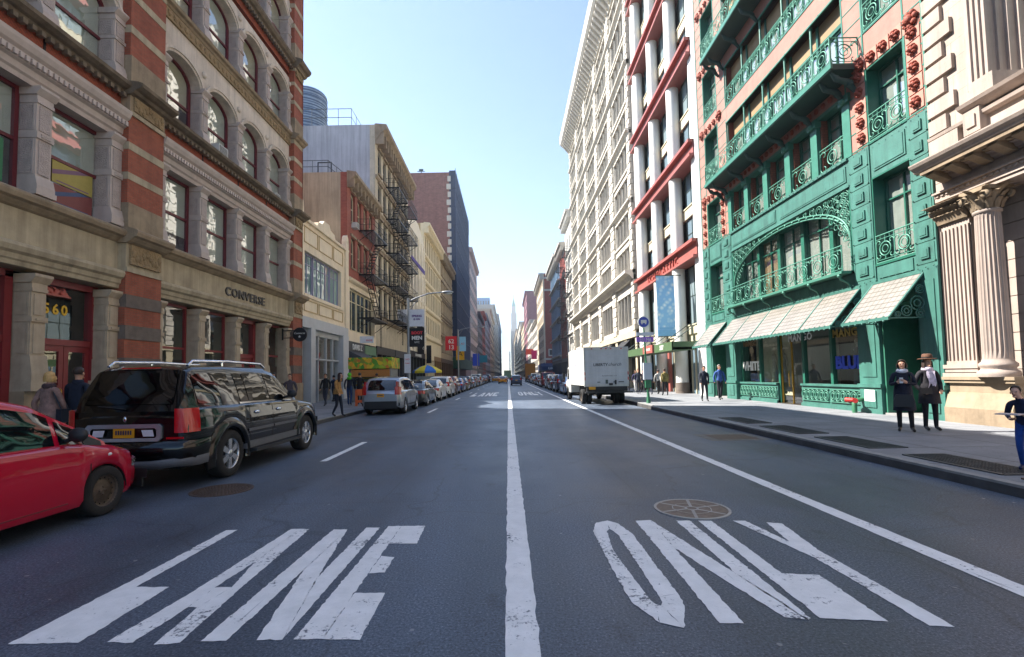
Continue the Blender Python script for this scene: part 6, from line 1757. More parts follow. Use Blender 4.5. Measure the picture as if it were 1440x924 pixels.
# ---- black full-size SUV, foreground left
def big_suv():
    L, W = 5.0, 1.98; h = L/2
    sp = dict(L=L, W=W, R=.395, tw=.26, wb=3.05, fo=.93, gc=.30, wr=.685, rim='six', arch=1.2, inset=-.015, crown=.03,
        plan=[(-h,.87),(-h+.06,.925),(-h+.25,.97),(-h+.8,1),(h-1.0,1),(h-.45,.97),(h-.15,.90),(h,.78)],
        top=[(-h,1.10),(-h+.05,1.19),(-h+.3,1.22),(h-1.45,1.19),(h-1.2,1.16),(h-.6,1.10),(h-.2,1.03),(h,.86)], bot=[(-h,.46),(-h+.3,.40),(h-.3,.38),(h,.42)],
        roof=[(-h+.0,1.18),(-h+.1,1.40),(-h+.3,1.80),(-h+.45,1.86),(-h+1.3,1.885),(h-2.3,1.87),(h-2.0,1.80),(h-1.25,1.17)],
        side=[(-h+.32,-h+1.28,.10,.9),(-h+1.47,-h+1.72,.08,.9),(-h+1.76,-h+2.42,.08,.9),(-h+2.55,h-1.52,.08,.9)], ws=(h-2.02,h-1.35), rw=(-h+.045,-h+.27), tail=(.86,.36,.15), head=(.78,), plate=.80, bump=.56, glass=M_AUTOT, mirror=M_TRIM, hm=M_CHROME)
    blk = carpaint('black_paint', '07080a')
    c = Car('sport_utility_vehicle', 'glossy black full size SUV with chrome roof rails ahead of the red hatchback', (-5.72, 7.26+h, 0), blk, sp, 'SUV')
    r = c.root
    for e in (-1, 1):      # roof rails
        b = MB(); b.tube([(e*.625,-h+.42,1.87),(e*.625,-h+.52,1.945),(e*.625,-h+1.5,1.965),(e*.625,h-2.35,1.95),(e*.625,h-2.2,1.875)], .026, 8)
        b.tube([(e*.625,-h+1.35,1.88),(e*.625,-h+1.35,1.955)], .024, 6)
        b.build('roof_rail', M_CHROME, r)
    b = MB()      # tailgate chrome surround with reverse lamps
    z0, z1 = .745, 1.0; y = -h-.04
    P = [(-.52,z0),(-.56,z0+.04),(-.56,z1-.04),(-.52,z1),(.52,z1),(.56,z1-.04),(.56,z0+.04),(.52,z0)]
    Q = [(-.47,z0+.05),(-.49,z0+.07),(-.49,z1-.085),(-.46,z1-.06),(.46,z1-.06),(.49,z1-.085),(.49,z0+.07),(.47,z0+.05)]
    for k in range(8):
        j = (k+1) % 8
        b.poly([(P[k][0],y-.02,P[k][1]),(P[j][0],y-.02,P[j][1]),(Q[j][0],y-.012,Q[j][1]),(Q[k][0],y-.012,Q[k][1])])
        b.poly([(P[k][0],y-.02,P[k][1]),(P[j][0],y-.02,P[j][1]),(P[j][0],y+.05,P[j][1]),(P[k][0],y+.05,P[k][1])])
    g = b.build('plate_surround', plain('satin_chrome', 'b9bcc2', .25, .6), r)
    b = MB()
    for e in (-1, 1): b.poly([(e*.46,y-.016,z0+.075),(e*.30,y-.016,z0+.075),(e*.27,y-.016,z1-.085),(e*.44,y-.016,z1-.085)])
    b.build('reverse_lamp', M_TAILW, g)
    b = MB(); b.ball((0,y+.01,1.075), .03, .012, .04, 8, 5); b.build('badge', M_CHROME, r)
    b = MB(); b.box(.62,.88,y+.012,y+.02,.77,.80); b.build('badge', M_TAIL, r)
    b = MB(); b.box(-.86,-.66,y+.012,y+.02,.765,.79); b.build('badge', M_CHROME, r)
    # deep bumper and its grey lower strip
    b = MB(); rows = []
    for z, o in ((.46,.02),(.5,.09),(.62,.11),(.70,.10),(.74,.02)):
        rows.append([(-W/2*1.0,-h+.5,z),(-W/2*.985-o*.2,-h+.1,z),(-W/2*.86,-h-o,z),(0,-h-o-.02,z),(W/2*.86,-h-o,z),(W/2*.985+o*.2,-h+.1,z),(W/2*1.0,-h+.5,z)])
    b.grid(rows, 0, True); b.build('rear_bumper', blk, r)
    b = MB(); gs = plain('grey_cladding', '5d5f64', .55)
    rows = []
    for z, o in ((.36,.0),(.40,.10),(.47,.125),(.50,.08)):
        rows.append([(-W/2*1.0,-h+.62,z),(-W/2*1.0-o*.1,-h+.12,z),(-W/2*.8,-h-o,z+.0),(-W/2*.45,-h-o-.015,z-.04),(W/2*.45,-h-o-.015,z-.04),(W/2*.8,-h-o,z),(W/2*1.0+o*.1,-h+.12,z),(W/2*1.0,-h+.62,z)])
    b.grid(rows, 0, True); b.build('bumper_strip', gs, r)
    # fender flares
    for ya in (c.yr, c.yf):
        for e in (-1, 1):
            b = MB(); Ra = c.R*1.2; rows = []
            for q, o in ((-.01,-.02),(-.005,.045),(.05,.06),(.12,.03),(.16,.0)):
                rows.append([(e*(W/2+o-.01+(0 if abs(k-8) < 7 else -.0)), ya+(Ra+q)*math.cos(PI*(k-1)/14-.0), c.R-.02+(Ra+q)*math.sin(PI*(k-1)/14)) for k in range(0, 17)])
            b.grid(rows, 0, True); b.build('wheel_arch_flare', blk, r)
    y0, y1 = c.yr+.55, c.yf-.52
    c.strip('door_moulding', gs, y0, y0+.92, .70, .745, .018); c.strip('door_moulding', gs, y0+.96, y1, .70, .745, .018)
    for e in (-1, 1):
        b = MB(); b.box(e*(W/2-.1), e*(W/2+.03), y0-.1, y1+.12, .40, .52); b.build('sill_cladding', gs, r)
        b = MB(); b.box(e*(W/2-.02), e*(W/2+.13), y0+.05, y1, .33, .385); b.build('running_board', M_TRIM, r)
        # bright belt strip under the glass
        b = MB(); b.grid([[(e*(c.gpt(y, t)[0]+.014), y, c.gpt(y, t)[1]) for y in [(-h+1.42)+(h-1.55+h-1.42)*k/10 for k in range(11)]] for t in (.02, .065)], 0, True); b.build('belt_strip', M_CHROME, r)
    c.seam([c.yr+.62, c.yr+1.47, c.yf-.52], .53, 1.15)
    for y in (c.yr+.86, c.yr+1.72):
        for e in (-1, 1):
            b = MB(); x = c.side_x(y, 1.05); b.ball((e*(x+.015), y, 1.03), .025, .10, .032, 8, 5); b.build('door_handle', M_CHROME, r)
    # wiper and high brake strip
    b = MB(); b.box(-.3,.3,-h+.27,-h+.29,1.83,1.85); b.build('brake_strip', M_TAIL, r)
    b = MB(); b.tube([(.0,-h-.012,1.22),(-.45,-h+.03,1.27)], .01, 5); b.build('wiper', M_TRIM, r)
    return c
big_suv()
# ---- red hatchback at the left edge
def red_hatch():
    L, W = 3.80, 1.69; h = L/2
    sp = dict(L=L, W=W, R=.30, tw=.185, wb=2.46, fo=.76, gc=.17, wr=.60, rim='steel', arch=1.13, crown=.05, inset=.03,
        plan=[(-h,.84),(-h+.15,.95),(-h+.6,1),(h-1.0,1),(h-.6,.98),(h-.3,.90),(h-.1,.78),(h,.62)],
        top=[(-h,.86),(-h+.1,.95),(h-1.3,.93),(h-1.0,.90),(h-.6,.83),(h-.3,.74),(h-.1,.62),(h,.5)], bot=[(-h,.3),(-h+.3,.2),(h-.3,.19),(h,.24)],
        roof=[(-h+.04,.94),(-h+.2,1.28),(-h+.5,1.46),(-h+1.2,1.51),(-h+1.9,1.49),(h-1.55,1.40),(h-.72,.90)],
        side=[(-h+.5,-h+1.25),(-h+1.32,h-1.42,.05,.9),(h-1.36,h-1.02,.06,.86)], ws=(h-1.5,h-.85), rw=(-h+.08,-h+.42), tail=(.8,.3,.16), head=(.50,), plate=.7, bump=.3, mirror=M_TRIM)
    red = carpaint('red_paint', 'b00f30')
    c = Car('hatchback_car', 'red hatchback with bare rusty steel wheel, cut by the left edge of the photo', (-5.80, 6.80-h, 0), red, sp)
    c.seam([h-1.02, -.35], .3, .9)
    c.strip('sill_line', plain('red_shadow', '6d0a18', .5), -h+.9, h-1.3, .27, .28, .003)
    b = MB(); e = 1
    b.grid([[(e*(c.gpt(y, t)[0]+.015), y, c.gpt(y, t)[1]) for y in (h-1.06, h-.98, h-.9, h-.8)] for t in (.02, .4, .7)], 0, True); b.build('mirror_panel', M_TRIM, c.root)
    b = MB(); b.ball((c.side_x(h-.72, .74)+.01, h-.74, .74), .012, .05, .022, 8, 4); b.build('side_repeater', M_TAILW, c.root)
    return c
red_hatch()
GRP = 'cars parked along the left kerb'
SIL = carpaint('silver_paint', '9aa0a8', .7); GRYP = carpaint('grey_green_paint', '4a4d48', .5); WHT = carpaint('white_car_paint', 'dadad6'); MARO = carpaint('maroon_paint', '5a1a20', .3); BLU = carpaint('blue_paint', '2d4d86', .4); BLK = carpaint('black_car_paint', '121316'); DKG = carpaint('dark_grey_paint', '34373c', .5); TANP = carpaint('champagne_paint', '8d8371', .6); NAVY = carpaint('navy_paint', '1c2a4a', .3); REDV = carpaint('dark_red_paint', '6a1420', .2); YEL = carpaint('taxi_yellow', 'd9940e'); LBL = carpaint('pale_blue_paint', '8aa3c2', .5)
def parked(kind, y_rear, x, paint, label, name, cat='car', group=GRP, rim=None, rz=0.0):
    sp = {'suv': sp_suv, 'sedan': sp_sedan, 'van': sp_van}[kind]()
    if rim: sp['rim'] = rim
    return Car(name, label, (x, y_rear+sp['L']/2, 0), paint, sp, cat, group, rz)
c = parked('suv', 21.05, -5.56, SIL, 'silver crossover with tall red tail lamps, first in the row beyond the black SUV', 'crossover_car')
c.strip('lower_cladding', M_TRIM, -1.0, 1.1, .3, .42, .012)
c.seam([-.38, .72], .42, 1.0)
b = MB()
for e in (-1, 1): b.prism([(e*.66,1.0),(e*.80,1.02),(e*.71,1.45),(e*.66,1.45)], -c.h+.02, -c.h+.35, 'y')
b.build('upper_tail_lamp', M_TAIL, c.root)
b = MB(); b.box(-.7,.7,-c.h-.03,-c.h-.01,.40,.60); b.build('rear_cladding', M_TRIM, c.root)
lst = [('sedan', 26.5, GRYP, 'dark grey green sedan parked between the silver crossover and a white car', 'sedan_car'), ('sedan', 31.8, WHT, 'white sedan parked between a grey green sedan and a white SUV', 'sedan_car'), ('suv', 37.0, WHT, 'white SUV with blue rear window parked ahead of the white sedan', 'crossover_car'),
 ('suv', 42.2, MARO, 'maroon SUV parked ahead of the white SUV', 'crossover_car'), ('sedan', 48.0, BLU, 'blue sedan parked sixth in the left kerb row', 'sedan_car'), ('sedan', 53.6, TANP, 'champagne sedan parked beyond the blue sedan', 'sedan_car'), ('suv', 59.0, DKG, 'dark grey SUV parked beyond the champagne sedan', 'crossover_car'), ('sedan', 64.5, SIL, 'silver sedan parked beyond the dark grey SUV', 'sedan_car'),
 ('suv', 70.0, TANP, 'champagne SUV far along the left kerb row', 'crossover_car'), ('sedan', 75.6, BLK, 'black sedan far along the left kerb row', 'sedan_car'), ('van', 81.2, WHT, 'white van far along the left kerb row', 'van'), ('sedan', 87.0, MARO, 'maroon sedan far along the left kerb row', 'sedan_car'), ('suv', 92.5, NAVY, 'navy SUV far along the left kerb row', 'crossover_car'), ('sedan', 98.0, GRYP, 'grey green sedan before the netted tower on the left', 'sedan_car'),
 ('suv', 103.5, SIL, 'silver SUV before the netted tower on the left', 'crossover_car'), ('sedan', 109.5, BLU, 'small distant blue sedan beside the netted tower', 'sedan_car'), ('van', 115.5, BLK, 'small distant black van beside the netted tower', 'van'), ('sedan', 121.5, WHT, 'small distant white sedan beside the netted tower', 'sedan_car'), ('suv', 127.5, REDV, 'last dark red SUV before the far cross street on the left', 'crossover_car')]
for kd, y, p, lab, nm in lst: parked(kd, y, -5.48+random.uniform(-.06,.1), p, lab, nm, 'van' if kd == 'van' else ('SUV' if kd == 'suv' else 'car'))
GR2 = 'cars parked along the right kerb beyond the truck'
for kd, y, p, lab, nm in [('sedan', 37.2, LBL, 'pale blue sedan parked right ahead of the white box truck', 'sedan_car'), ('suv', 42.8, NAVY, 'navy SUV parked second beyond the box truck', 'crossover_car'), ('sedan', 48.4, DKG, 'dark grey sedan parked third beyond the box truck', 'sedan_car'),
        ('suv', 54.0, WHT, 'white topped SUV on the right kerb between dark cars and a red van', 'crossover_car'), ('van', 61.5, REDV, 'dark red van parked on the right kerb ahead of the white SUV', 'van'), ('sedan', 69, BLK, 'black sedan beyond the dark red van', 'sedan_car'), ('suv', 76, SIL, 'silver SUV far on the right kerb', 'crossover_car'), ('sedan', 84, TANP, 'champagne sedan far on the right kerb', 'sedan_car'), ('van', 92, WHT, 'white van far on the right kerb', 'van'), ('sedan', 101, MARO, 'maroon sedan far on the right kerb', 'sedan_car'), ('suv', 110, BLK, 'black SUV far on the right kerb', 'crossover_car')]:
    parked(kd, y, 5.15+random.uniform(-.05,.1), p, lab, nm, 'van' if kd == 'van' else ('SUV' if kd == 'suv' else 'car'), GR2)
GR3 = 'traffic driving away down the street'
parked('suv', 77, 1.25, NAVY, 'dark blue car driving away just right of the centre line', 'moving_car', 'car', GR3)
for x, y, lab in ((-1.2, 97, 'yellow taxi driving away left of the centre line'), (2.1, 112, 'yellow taxi driving away right of the centre line behind the dark blue car'), (-3.2, 118, 'yellow taxi farther off in the left lane beside the parked row')):
    c = parked('sedan', y, x, YEL, lab, 'taxi', 'taxi', GR3); b = MB(); b.box(-.3,.3,-.35,-.15,1.46,1.58); b.build('roof_light', M_TAILW, c.root)
parked('sedan', 130, -1.0, WHT, 'distant white car in the left lane past the taxis', 'moving_car', 'car', GR3); parked('suv', 140, 3.0, BLK, 'distant black car in the right lane past the taxis', 'moving_car', 'car', GR3); parked('sedan', 150, -2.4, REDV, 'tiny distant dark red car in the left lane', 'moving_car', 'car', GR3)
# ---- box trucks
def box_truck(name, loc, Wd, Ln, Ht, zb, label, mbox, detail=True, rz=0.0):
    r = empty(name, loc, rz, label, 'truck')
    w = Wd/2
    b = MB(); b.box(-w, w, 0, Ln, zb, Ht)
    for e in (-1, 1): b.box(e*(w-.06), e*(w+.015), -.02, .06, zb, Ht+.01)
    b.box(-w-.015, w+.015, -.025, .06, Ht-.14, Ht+.015); b.box(-w-.015, w+.015, -.02, .05, zb-.05, zb+.06)
    for k in range(int(Ln/.6)): 
        for e in (-1, 1): b.box(e*w, e*(w+.008), .5+.6*k, .53+.6*k, zb, Ht)
    body = b.build('cargo_box', mbox, r)
    if detail:
        b = MB(); n = 6; zz = [zb+.06+(Ht-.14-zb-.06)*k/n for k in range(n+1)]
        for k in range(n): b.box(-w+.07, w-.07, -.0-.012, .02, zz[k]+.008, zz[k+1]-.008)
        d = b.build('roll_door', mat('truck_door_grey', 'b9bcc0', .5, .12, 1.5, streak=.15), r)
        # the door's painted name
        dk = plain('truck_letter_grey', '3c3f45', .5)
        text('LIBERTY', .20, dk, d, (-.30, -.016, zb+1.02), name='door_lettering', extrude=.002, offset=.006, sx=1.05); text('church', .25, dk, d, (.44, -.016, zb+1.02), name='door_lettering', extrude=.002, shear=.3)
        text('libertychurchnyc.com', .09, dk, d, (.15, -.016, zb+.48), name='door_lettering', extrude=.002)
        t_ = text('LIBERTY', .26, mat('faint_side_letter', 'b8b6c8', .5), body, (-w-.012, 2.6, zb+1.05), -PI/2, name='side_lettering', extrude=.002)
        b = MB()
        for e in (-1, 1):
            for z in (zb+.55, zb+.28): b.box(e*(w-.045), e*(w-.005), -.035, -.02, z, z+.16)
        for x in (-.75,-.25,0,.25,.8): b.box(x-.04, x+.04, -.035, -.02, Ht-.1, Ht-.05)
        b.build('marker_lamp', M_TAIL, r)
        b = MB(); b.box(-.06,.06,-.05,-.015,zb+.1,zb+.3); b.box(-.5,-.35,-.04,-.015,zb+.16,zb+.2); b.box(.35,.5,-.04,-.015,zb+.16,zb+.2); b.build('door_latch', M_STEEL, r)
        b = MB()
        for k in range(26):
            for e in (-1, 1): b.ball((e*(w-.03), -.03, zb+.1+k*.07), .009, n=5, k=3)
        for k in range(30): b.ball((-w+.1+k*(2*w-.2)/29, -.03, Ht-.03), .009, n=5, k=3)
        b.build('rivets', M_STEEL, r)
        for e in (-1, 1):
            b = MB(); b.box(e*(w-.55), e*(w-.02), 1.72, 1.74, .12, .62); b.build('mud_flap', M_TRIM, r)
        b = MB(); b.box(-w+.1, w-.1, -.1, .1, zb-.28, zb-.05); b.box(-w+.0, w+.12, -.34, -.05, .62, .68); b.box(-w+.1, w-.1, -.2, .3, .66, zb-.3); b.box(-.05,.5,-.22,-.1,.62,.75); b.box(.12,.3,-.1,-.02,zb+.02,zb+.12); b.box(.42,.5,-.09,-.02,zb+.05,zb+.28); b.box(.62,.9,-.06,-.02,zb+.16,zb+.2)
        b.build('tail_lift', M_TRIM, r)
        b = MB(); b.box(-w+.2,-w+.55,-.13,-.11,zb-.2,zb-.05); b.build('licence_plate', M_PLATE, r)
    b = MB(); b.box(-.5,.5,.1,Ln+1.6,.5,zb-.08); b.build('chassis', M_UNDER, r)
    b = MB(); y0 = Ln+.1
    b.prism([(y0,.5),(y0+2.0,.5),(y0+2.0,1.1),(y0+1.5,1.25),(y0+1.05,2.05),(y0,2.1)], -w+.12, w-.12, 'x'); b.build('cab', mbox, r)
    b = MB()
    for e in (-1, 1): b.poly([(e*(w-.115), y0+.35, 1.3),(e*(w-.115), y0+1.35, 1.3),(e*(w-.115), y0+1.0, 1.95),(e*(w-.115), y0+.35, 1.95)])
    b.build('cab_window', M_AUTO, r)
    for e in (-1, 1):
        b = MB(); b.box(e*(w+.05), e*(w+.2), y0+1.2, y0+1.3, 1.3, 1.75); b.build('mirror', M_TRIM, r)
    ty, rm = wheel_mesh(.40, .24, 'steel')
    for y, xs in ((1.15, (w-.13, w-.42)), (y0+1.1, (w-.2,))):
        for e in (-1, 1):
            for x in xs:
                wl = obj('wheel', ty, r, (e*x, y, .40), 0 if e > 0 else PI); obj('rim', rm, wl)
    return r
M_TRW = mat('truck_white', 'c2c2bd', .5, .10, 1, streak=.2)
box_truck('box_truck', (5.12, 25.3, 0), 2.32, 5.0, 3.0, 1.0, 'white box truck with dark lettering on its roll-up rear door, parked at the right kerb', M_TRW, rz=.035)
box_truck('box_truck', (5.4, 118, 0), 2.4, 5.0, 4.4, 1.0, 'small distant truck with an orange sided box on the right', mat('orange_truck', 'd0893a', .6, .1, 1), False)
box_truck('box_truck', (-.3, 172, 0), 2.5, 6.0, 3.4, 1.0, 'tiny distant green and white truck in mid street', mat('green_white_truck', '9db88a', .6, .1, 1), False)
# ================================================================== people
SKIN_C = {}
def skin_mat(c): return mat('skin_'+c, c, .55, .08, 6)
def cloth(c, rough=.85): return mat('cloth_'+c, c, rough, .38, 11, .6, 22)
def seg_d(p, a, b):
    ab = b-a; t = max(0.0, min(1.0, (p-a).dot(ab)/max(ab.length_squared, 1e-9))); return (p-(a+ab*t)).length
def person(label, loc, face, H=1.72, pose=None, top='1c2130', legs='1a1c22', shoes='121212', skin='c08f74', hair='2a1d16', hairstyle='short', coat=None, coat_len=.0, hat=None, scarf=None, group=None, near=False, sex='m', collar=None, hood=None):
    """face: heading in degrees, 0 = facing +Y (away from the camera). pose: joint overrides in units of H=1.75"""
    P = dict(pelvis=(0,0,.95), waist=(0,.0,1.08), chest=(0,.0,1.28), neckb=(0,-.01,1.455), neck=(0,.005,1.52), head=(0,.02,1.60), skull=(0,.012,1.665), crown=(0,.005,1.725))
    sw = .185 if sex == 'm' else .165
    for e, n in ((-1,'l'), (1,'r')):
        P.update({n+'clav': (e*.08,-.01,1.42), n+'sh': (e*sw,-.01,1.40), n+'el': (e*(sw+.06),-.03,1.12), n+'wr': (e*(sw+.07),.04,.88), n+'ha': (e*(sw+.07),.06,.80),
                  n+'hip': (e*.095,0,.90), n+'kn': (e*.10,.015,.50), n+'an': (e*.10,-.02,.085), n+'toe': (e*.12,.15,.035)})
    P.update(pose or {})
    k = H/1.75
    V = {n: Vector(p)*k for n, p in P.items()}
    Rr = dict(pelvis=(.155,.115), waist=(.135,.10), chest=(.165,.115), neckb=(.075,.065), neck=(.052,.055), head=(.066,.082), skull=(.076,.094), crown=(.05,.06))
    for n in 'lr': Rr.update({n+'clav': (.075,.075), n+'sh': (.066,.066), n+'el': (.046,.046), n+'wr': (.031,.031), n+'ha': (.036,.026), n+'hip': (.092,.092), n+'kn': (.060,.062), n+'an': (.042,.045), n+'toe': (.040,.032)})
    if sex == 'f': Rr['waist'] = (.12,.095); Rr['chest'] = (.15,.115)
    if coat: 
        for n in 'lr':
            Rr[n+'el'] = (.051,.051); Rr[n+'wr'] = (.041,.041); Rr[n+'sh'] = (.064,.064)
        Rr['chest'] = (.168,.125); Rr['waist'] = (.155,.122); Rr['pelvis'] = (.168,.132)
    E_ = [('pelvis','waist'),('waist','chest'),('chest','neckb'),('neckb','neck'),('neck','head'),('head','skull'),('skull','crown')]
    for n in 'lr': E_ += [('chest',n+'clav'),(n+'clav',n+'sh'),(n+'sh',n+'el'),(n+'el',n+'wr'),(n+'wr',n+'ha'),('pelvis',n+'hip'),(n+'hip',n+'kn'),(n+'kn',n+'an'),(n+'an',n+'toe')]
    names = list(V); idx = {n: i for i, n in enumerate(names)}
    verts = [V[n] for n in names]; rad = [tuple(x*k for x in Rr[n]) for n in names]; edges = [(idx[a], idx[b]) for a, b in E_]
    if near:        # five separate fingers on each hand
        for n in 'lr':
            w, h = V[n+'wr'], V[n+'ha']; d = (h-w).normalized(); s_ = d.cross(Vector((0,1,0)) if abs(d.y) < .8 else Vector((0,0,1))).normalized()
            cu = d.cross(s_)*(-1)
            for j, (off, L) in enumerate(((-.026,.062),(-.009,.075),(.009,.072),(.025,.055))):
                a = h+s_*off*k+d*.012*k; b_ = a+d*L*.55*k+cu*.008; c_ = b_+d*L*.4*k+cu*.02
                i0 = len(verts); verts += [a, b_, c_]; rad += [(.0105*k,)*2, (.0095*k,)*2, (.008*k,)*2]; edges += [(idx[n+'ha'], i0), (i0, i0+1), (i0+1, i0+2)]
            a = h-d*.02*k+s_*-.036*k; b_ = a+d*.04*k+s_*-.012*k+cu*.012
            i0 = len(verts); verts += [a, b_]; rad += [(.012*k,)*2, (.010*k,)*2]; edges += [(idx[n+'ha'], i0), (i0, i0+1)]
    me = bpy.data.meshes.new('person'); me.from_pydata([tuple(v) for v in verts], edges, []); me.update()
    o = bpy.data.objects.new('person_rig', me); COL.objects.link(o)
    md = o.modifiers.new('skin', 'SKIN'); md.use_smooth_shade = True
    for i, v in enumerate(me.skin_vertices[0].data): v.radius = rad[i]; v.use_root = (i == 0)
    sb = o.modifiers.new('sub', 'SUBSURF'); sb.levels = 2 if near else 1; sb.render_levels = sb.levels
    dg = bpy.context.evaluated_depsgraph_get(); dg.update()
    m2 = bpy.data.meshes.new_from_object(o.evaluated_get(dg)); bpy.data.objects.remove(o)
    m2.name = 'person'; m2.materials.clear()
    for m in (skin_mat(skin), cloth(coat or top), cloth(legs), plain('leather_'+shoes, shoes, .4)): m2.materials.append(m)
    segs = [('neckb','neck',0),('neck','head',0),('head','skull',0),('skull','crown',0)]
    for n in 'lr': segs += [(n+'wr',n+'ha',0),(n+'clav',n+'sh',1),(n+'sh',n+'el',1),(n+'el',n+'wr',1),(n+'hip',n+'kn',2),(n+'kn',n+'an',2),(n+'an',n+'toe',3),('pelvis',n+'hip',2)]
    segs += [('waist','chest',1),('chest','neckb',1),('pelvis','waist',1 if (coat or True) else 2)]
    sv = [(V[a], V[b], m) for a, b, m in segs]
    for p in m2.polygons:
        c = p.center; p.use_smooth = True
        m = min(sv, key=lambda s: seg_d(c, s[0], s[1])*(1.0 if s[2] != 0 else 1.0))[2]
        if m == 0 and c.z < V['neck'].z-.012*k and seg_d(c, V['lwr'], V['lha']) > .09 and seg_d(c, V['rwr'], V['rha']) > .09: m = 1
        p.material_index = m
    if loc[2] is None: loc = (loc[0], loc[1], SW)
    root = bpy.data.objects.new('person', m2); COL.objects.link(root); root.location = loc; root.rotation_euler = (0, 0, R_(face))
    tag(root, label, 'person', group)
    hd = V['skull']; up = (V['crown']-V['head']).normalized()
    # face: nose, brow sockets, mouth, ears
    b = MB(); fx = V['head']
    b.ball(fx+Vector((0,.098,.022))*k, .016*k, .022*k, .026*k, 8, 5, 0); b.ball(fx+Vector((0,.085,-.045))*k, .03*k, .02*k, .022*k, 8, 5, 0)
    for e in (-1, 1): (sex == 'f') or b.ball(fx+Vector((e*.080,-.005,.03))*k, .010*k, .020*k, .030*k, 6, 4, 0); b.ball(fx+Vector((e*.033,.083,.055))*k, .013*k, .010*k, .009*k, 6, 4, 1)
    b.ball(fx+Vector((0,.092,-.022))*k, .026*k, .010*k, .007*k, 6, 4, 2)
    b.build('facial_features', [skin_mat(skin), plain('eye_dark', '1b1512', .3), mat('lip', '8e4a44', .5)], root)
    # hair
    b = MB(); hm = mat('hair_'+hair, hair, .55, .3, 20, .3, 60); c = hd+Vector((0,-.014,.015))*k
    rows = []; a_, b__, c_ = .086*k, .102*k, .094*k
    for j in range(8):
        ph = PI/2-(PI*.74)*j/7; row = []
        for i in range(16):
            t = 2*PI*i/16; fr = max(0.0, math.sin(t)); q = ph
            if ph < .62: q = ph+(.66-ph)*min(1.0, fr*1.5)
            cc = math.cos(q) if q > 0 else 1-.25*min(1.0, -q)
            row.append(c+Vector((a_*cc*math.cos(t), b__*cc*math.sin(t), c_*math.sin(q))))
        rows.append(row)
    b.grid(rows, 0, True, True)
    if hairstyle in ('bob', 'long'):
        L = .11 if hairstyle == 'bob' else .26; rows = []
        for j in range(5):
            t = j/4; rows.append([c+Vector((.102*k*math.cos(a)*(1+.10*math.sin(t*3)), .104*k*math.sin(a)*(1-.1*t), (-.01-L*t)*k)) for a in [PI*.80+PI*1.40*i/12 for i in range(13)]])
        b.grid(rows, 0, True)
    if hairstyle == 'bun': b.ball(c+Vector((0,-.12,.02))*k, .045*k, .045*k, .045*k, 8, 5)
    if not hood: b.build('hair', hm, root)
    if coat_len:
        b = MB(); cm = cloth(coat); zt = V['waist'].z+.05*k; rows = []
        for j in range(7):
            t = j/6; z = zt-(coat_len*k)*t; px = V['pelvis'].x*(1-t)+(V['lkn'].x+V['rkn'].x)/2*t*.5; py = lerp(V['waist'].y, V['pelvis'].y*.6+(V['lkn'].y+V['rkn'].y)*.2, t)
            rx, ry = lerp(.165, .225, t**.8)*k, lerp(.13, .185, t**.8)*k
            rows.append([(px+rx*math.cos(a)*(1+.03*math.sin(a*7+j)), py+ry*math.sin(a)*(1+.04*math.sin(a*5)), z) for a in [2*PI*i/24 for i in range(24)]])
        b.grid(rows, 0, True, True); b.build('coat_skirt', cm, root)
    if coat or collar:
        b = MB(); c0 = V['neckb']; b.lathe([(.088*k,-.04*k),(.10*k,.0),(.082*k,.05*k),(.07*k,.045*k)], tuple(c0+Vector((0,0,.01))), 14, sy=.9); b.build('collar', cloth(collar or coat), root)
    if scarf:
        b = MB(); c0 = V['neckb']
        b.lathe([(.085*k,-.03*k),(.118*k,.0),(.112*k,.05*k),(.08*k,.075*k)], tuple(c0), 14, sy=.95)
        if near and hat:
            rows = []
            for j in range(9):
                t = j/8; z = c0.z-.02-.52*k*t; y = c0.y+(.12+.03*math.sin(t*3))*k; rows.append([(x*k+.015*math.sin(t*9)*k, y+.012*math.sin(x*60+t*4), z) for x in (-.085,-.05,-.01,.03,.075)])
            b.grid(rows, 0, True)
        b.build('scarf', cloth(scarf, .95), root)
    if hat:
        b = MB(); c0 = hd+Vector((0,-.006,.058))*k
        b.lathe([(.175*k,-.012*k),(.19*k,.0),(.15*k,.012*k),(.105*k,.012*k),(.104*k,.06*k),(.09*k,.115*k),(.05*k,.125*k),(0,.115*k)], tuple(c0), 20, sy=1.08); b.lathe([(.107*k,.014*k),(.107*k,.045*k)], tuple(c0), 20, sy=1.08, m=1)
        b.build('hat', [cloth(hat), plain('hat_band', '1a1412', .7)], root)
    if hood:
        b = MB(); b.ball(hd+Vector((0,-.02,.0))*k, .108*k, .115*k, .125*k, 12, 8); b.ball(V['neckb']+Vector((0,-.07,.02))*k, .13*k, .08*k, .09*k, 10, 6); b.build('hood', cloth(hood), root)
    return root, V
def held(root, name, build_fn, mats, label, cat, at=(0,0,0)):
    """a thing carried by a person: stays top-level, placed where the hand is"""
    b = MB(); build_fn(b)
    M = Matrix.Translation(root.location) @ Matrix.Rotation(root.rotation_euler.z, 4, 'Z')
    w = M @ Vector(at); b.xf(Matrix.Translation(-Vector(at)))
    o = b.build(name, mats, None, tuple(w), root.rotation_euler.z)
    return tag(o, label, cat)
walk = lambda s=1, st=.22: {'lkn': (-.09,.02+.10*s*st/.22,.51), 'lan': (-.09,-.02+s*st,.10 if s > 0 else .14), 'ltoe': (-.10,.13+s*st,.05 if s > 0 else .06), 'rkn': (.09,.05-.06*s*st/.22,.50), 'ran': (.09,-.02-s*st,.14 if s > 0 else .10), 'rtoe': (.10,.12-s*st,.05 if s > 0 else .05),
                          'lel': (-.24,-.08*s-.02,1.13), 'lwr': (-.22,-.10*s+.06,.90), 'lha': (-.215,-.12*s+.09,.83), 'rel': (.24,.08*s-.02,1.13), 'rwr': (.22,.12*s+.06,.91), 'rha': (.215,.14*s+.08,.84)}
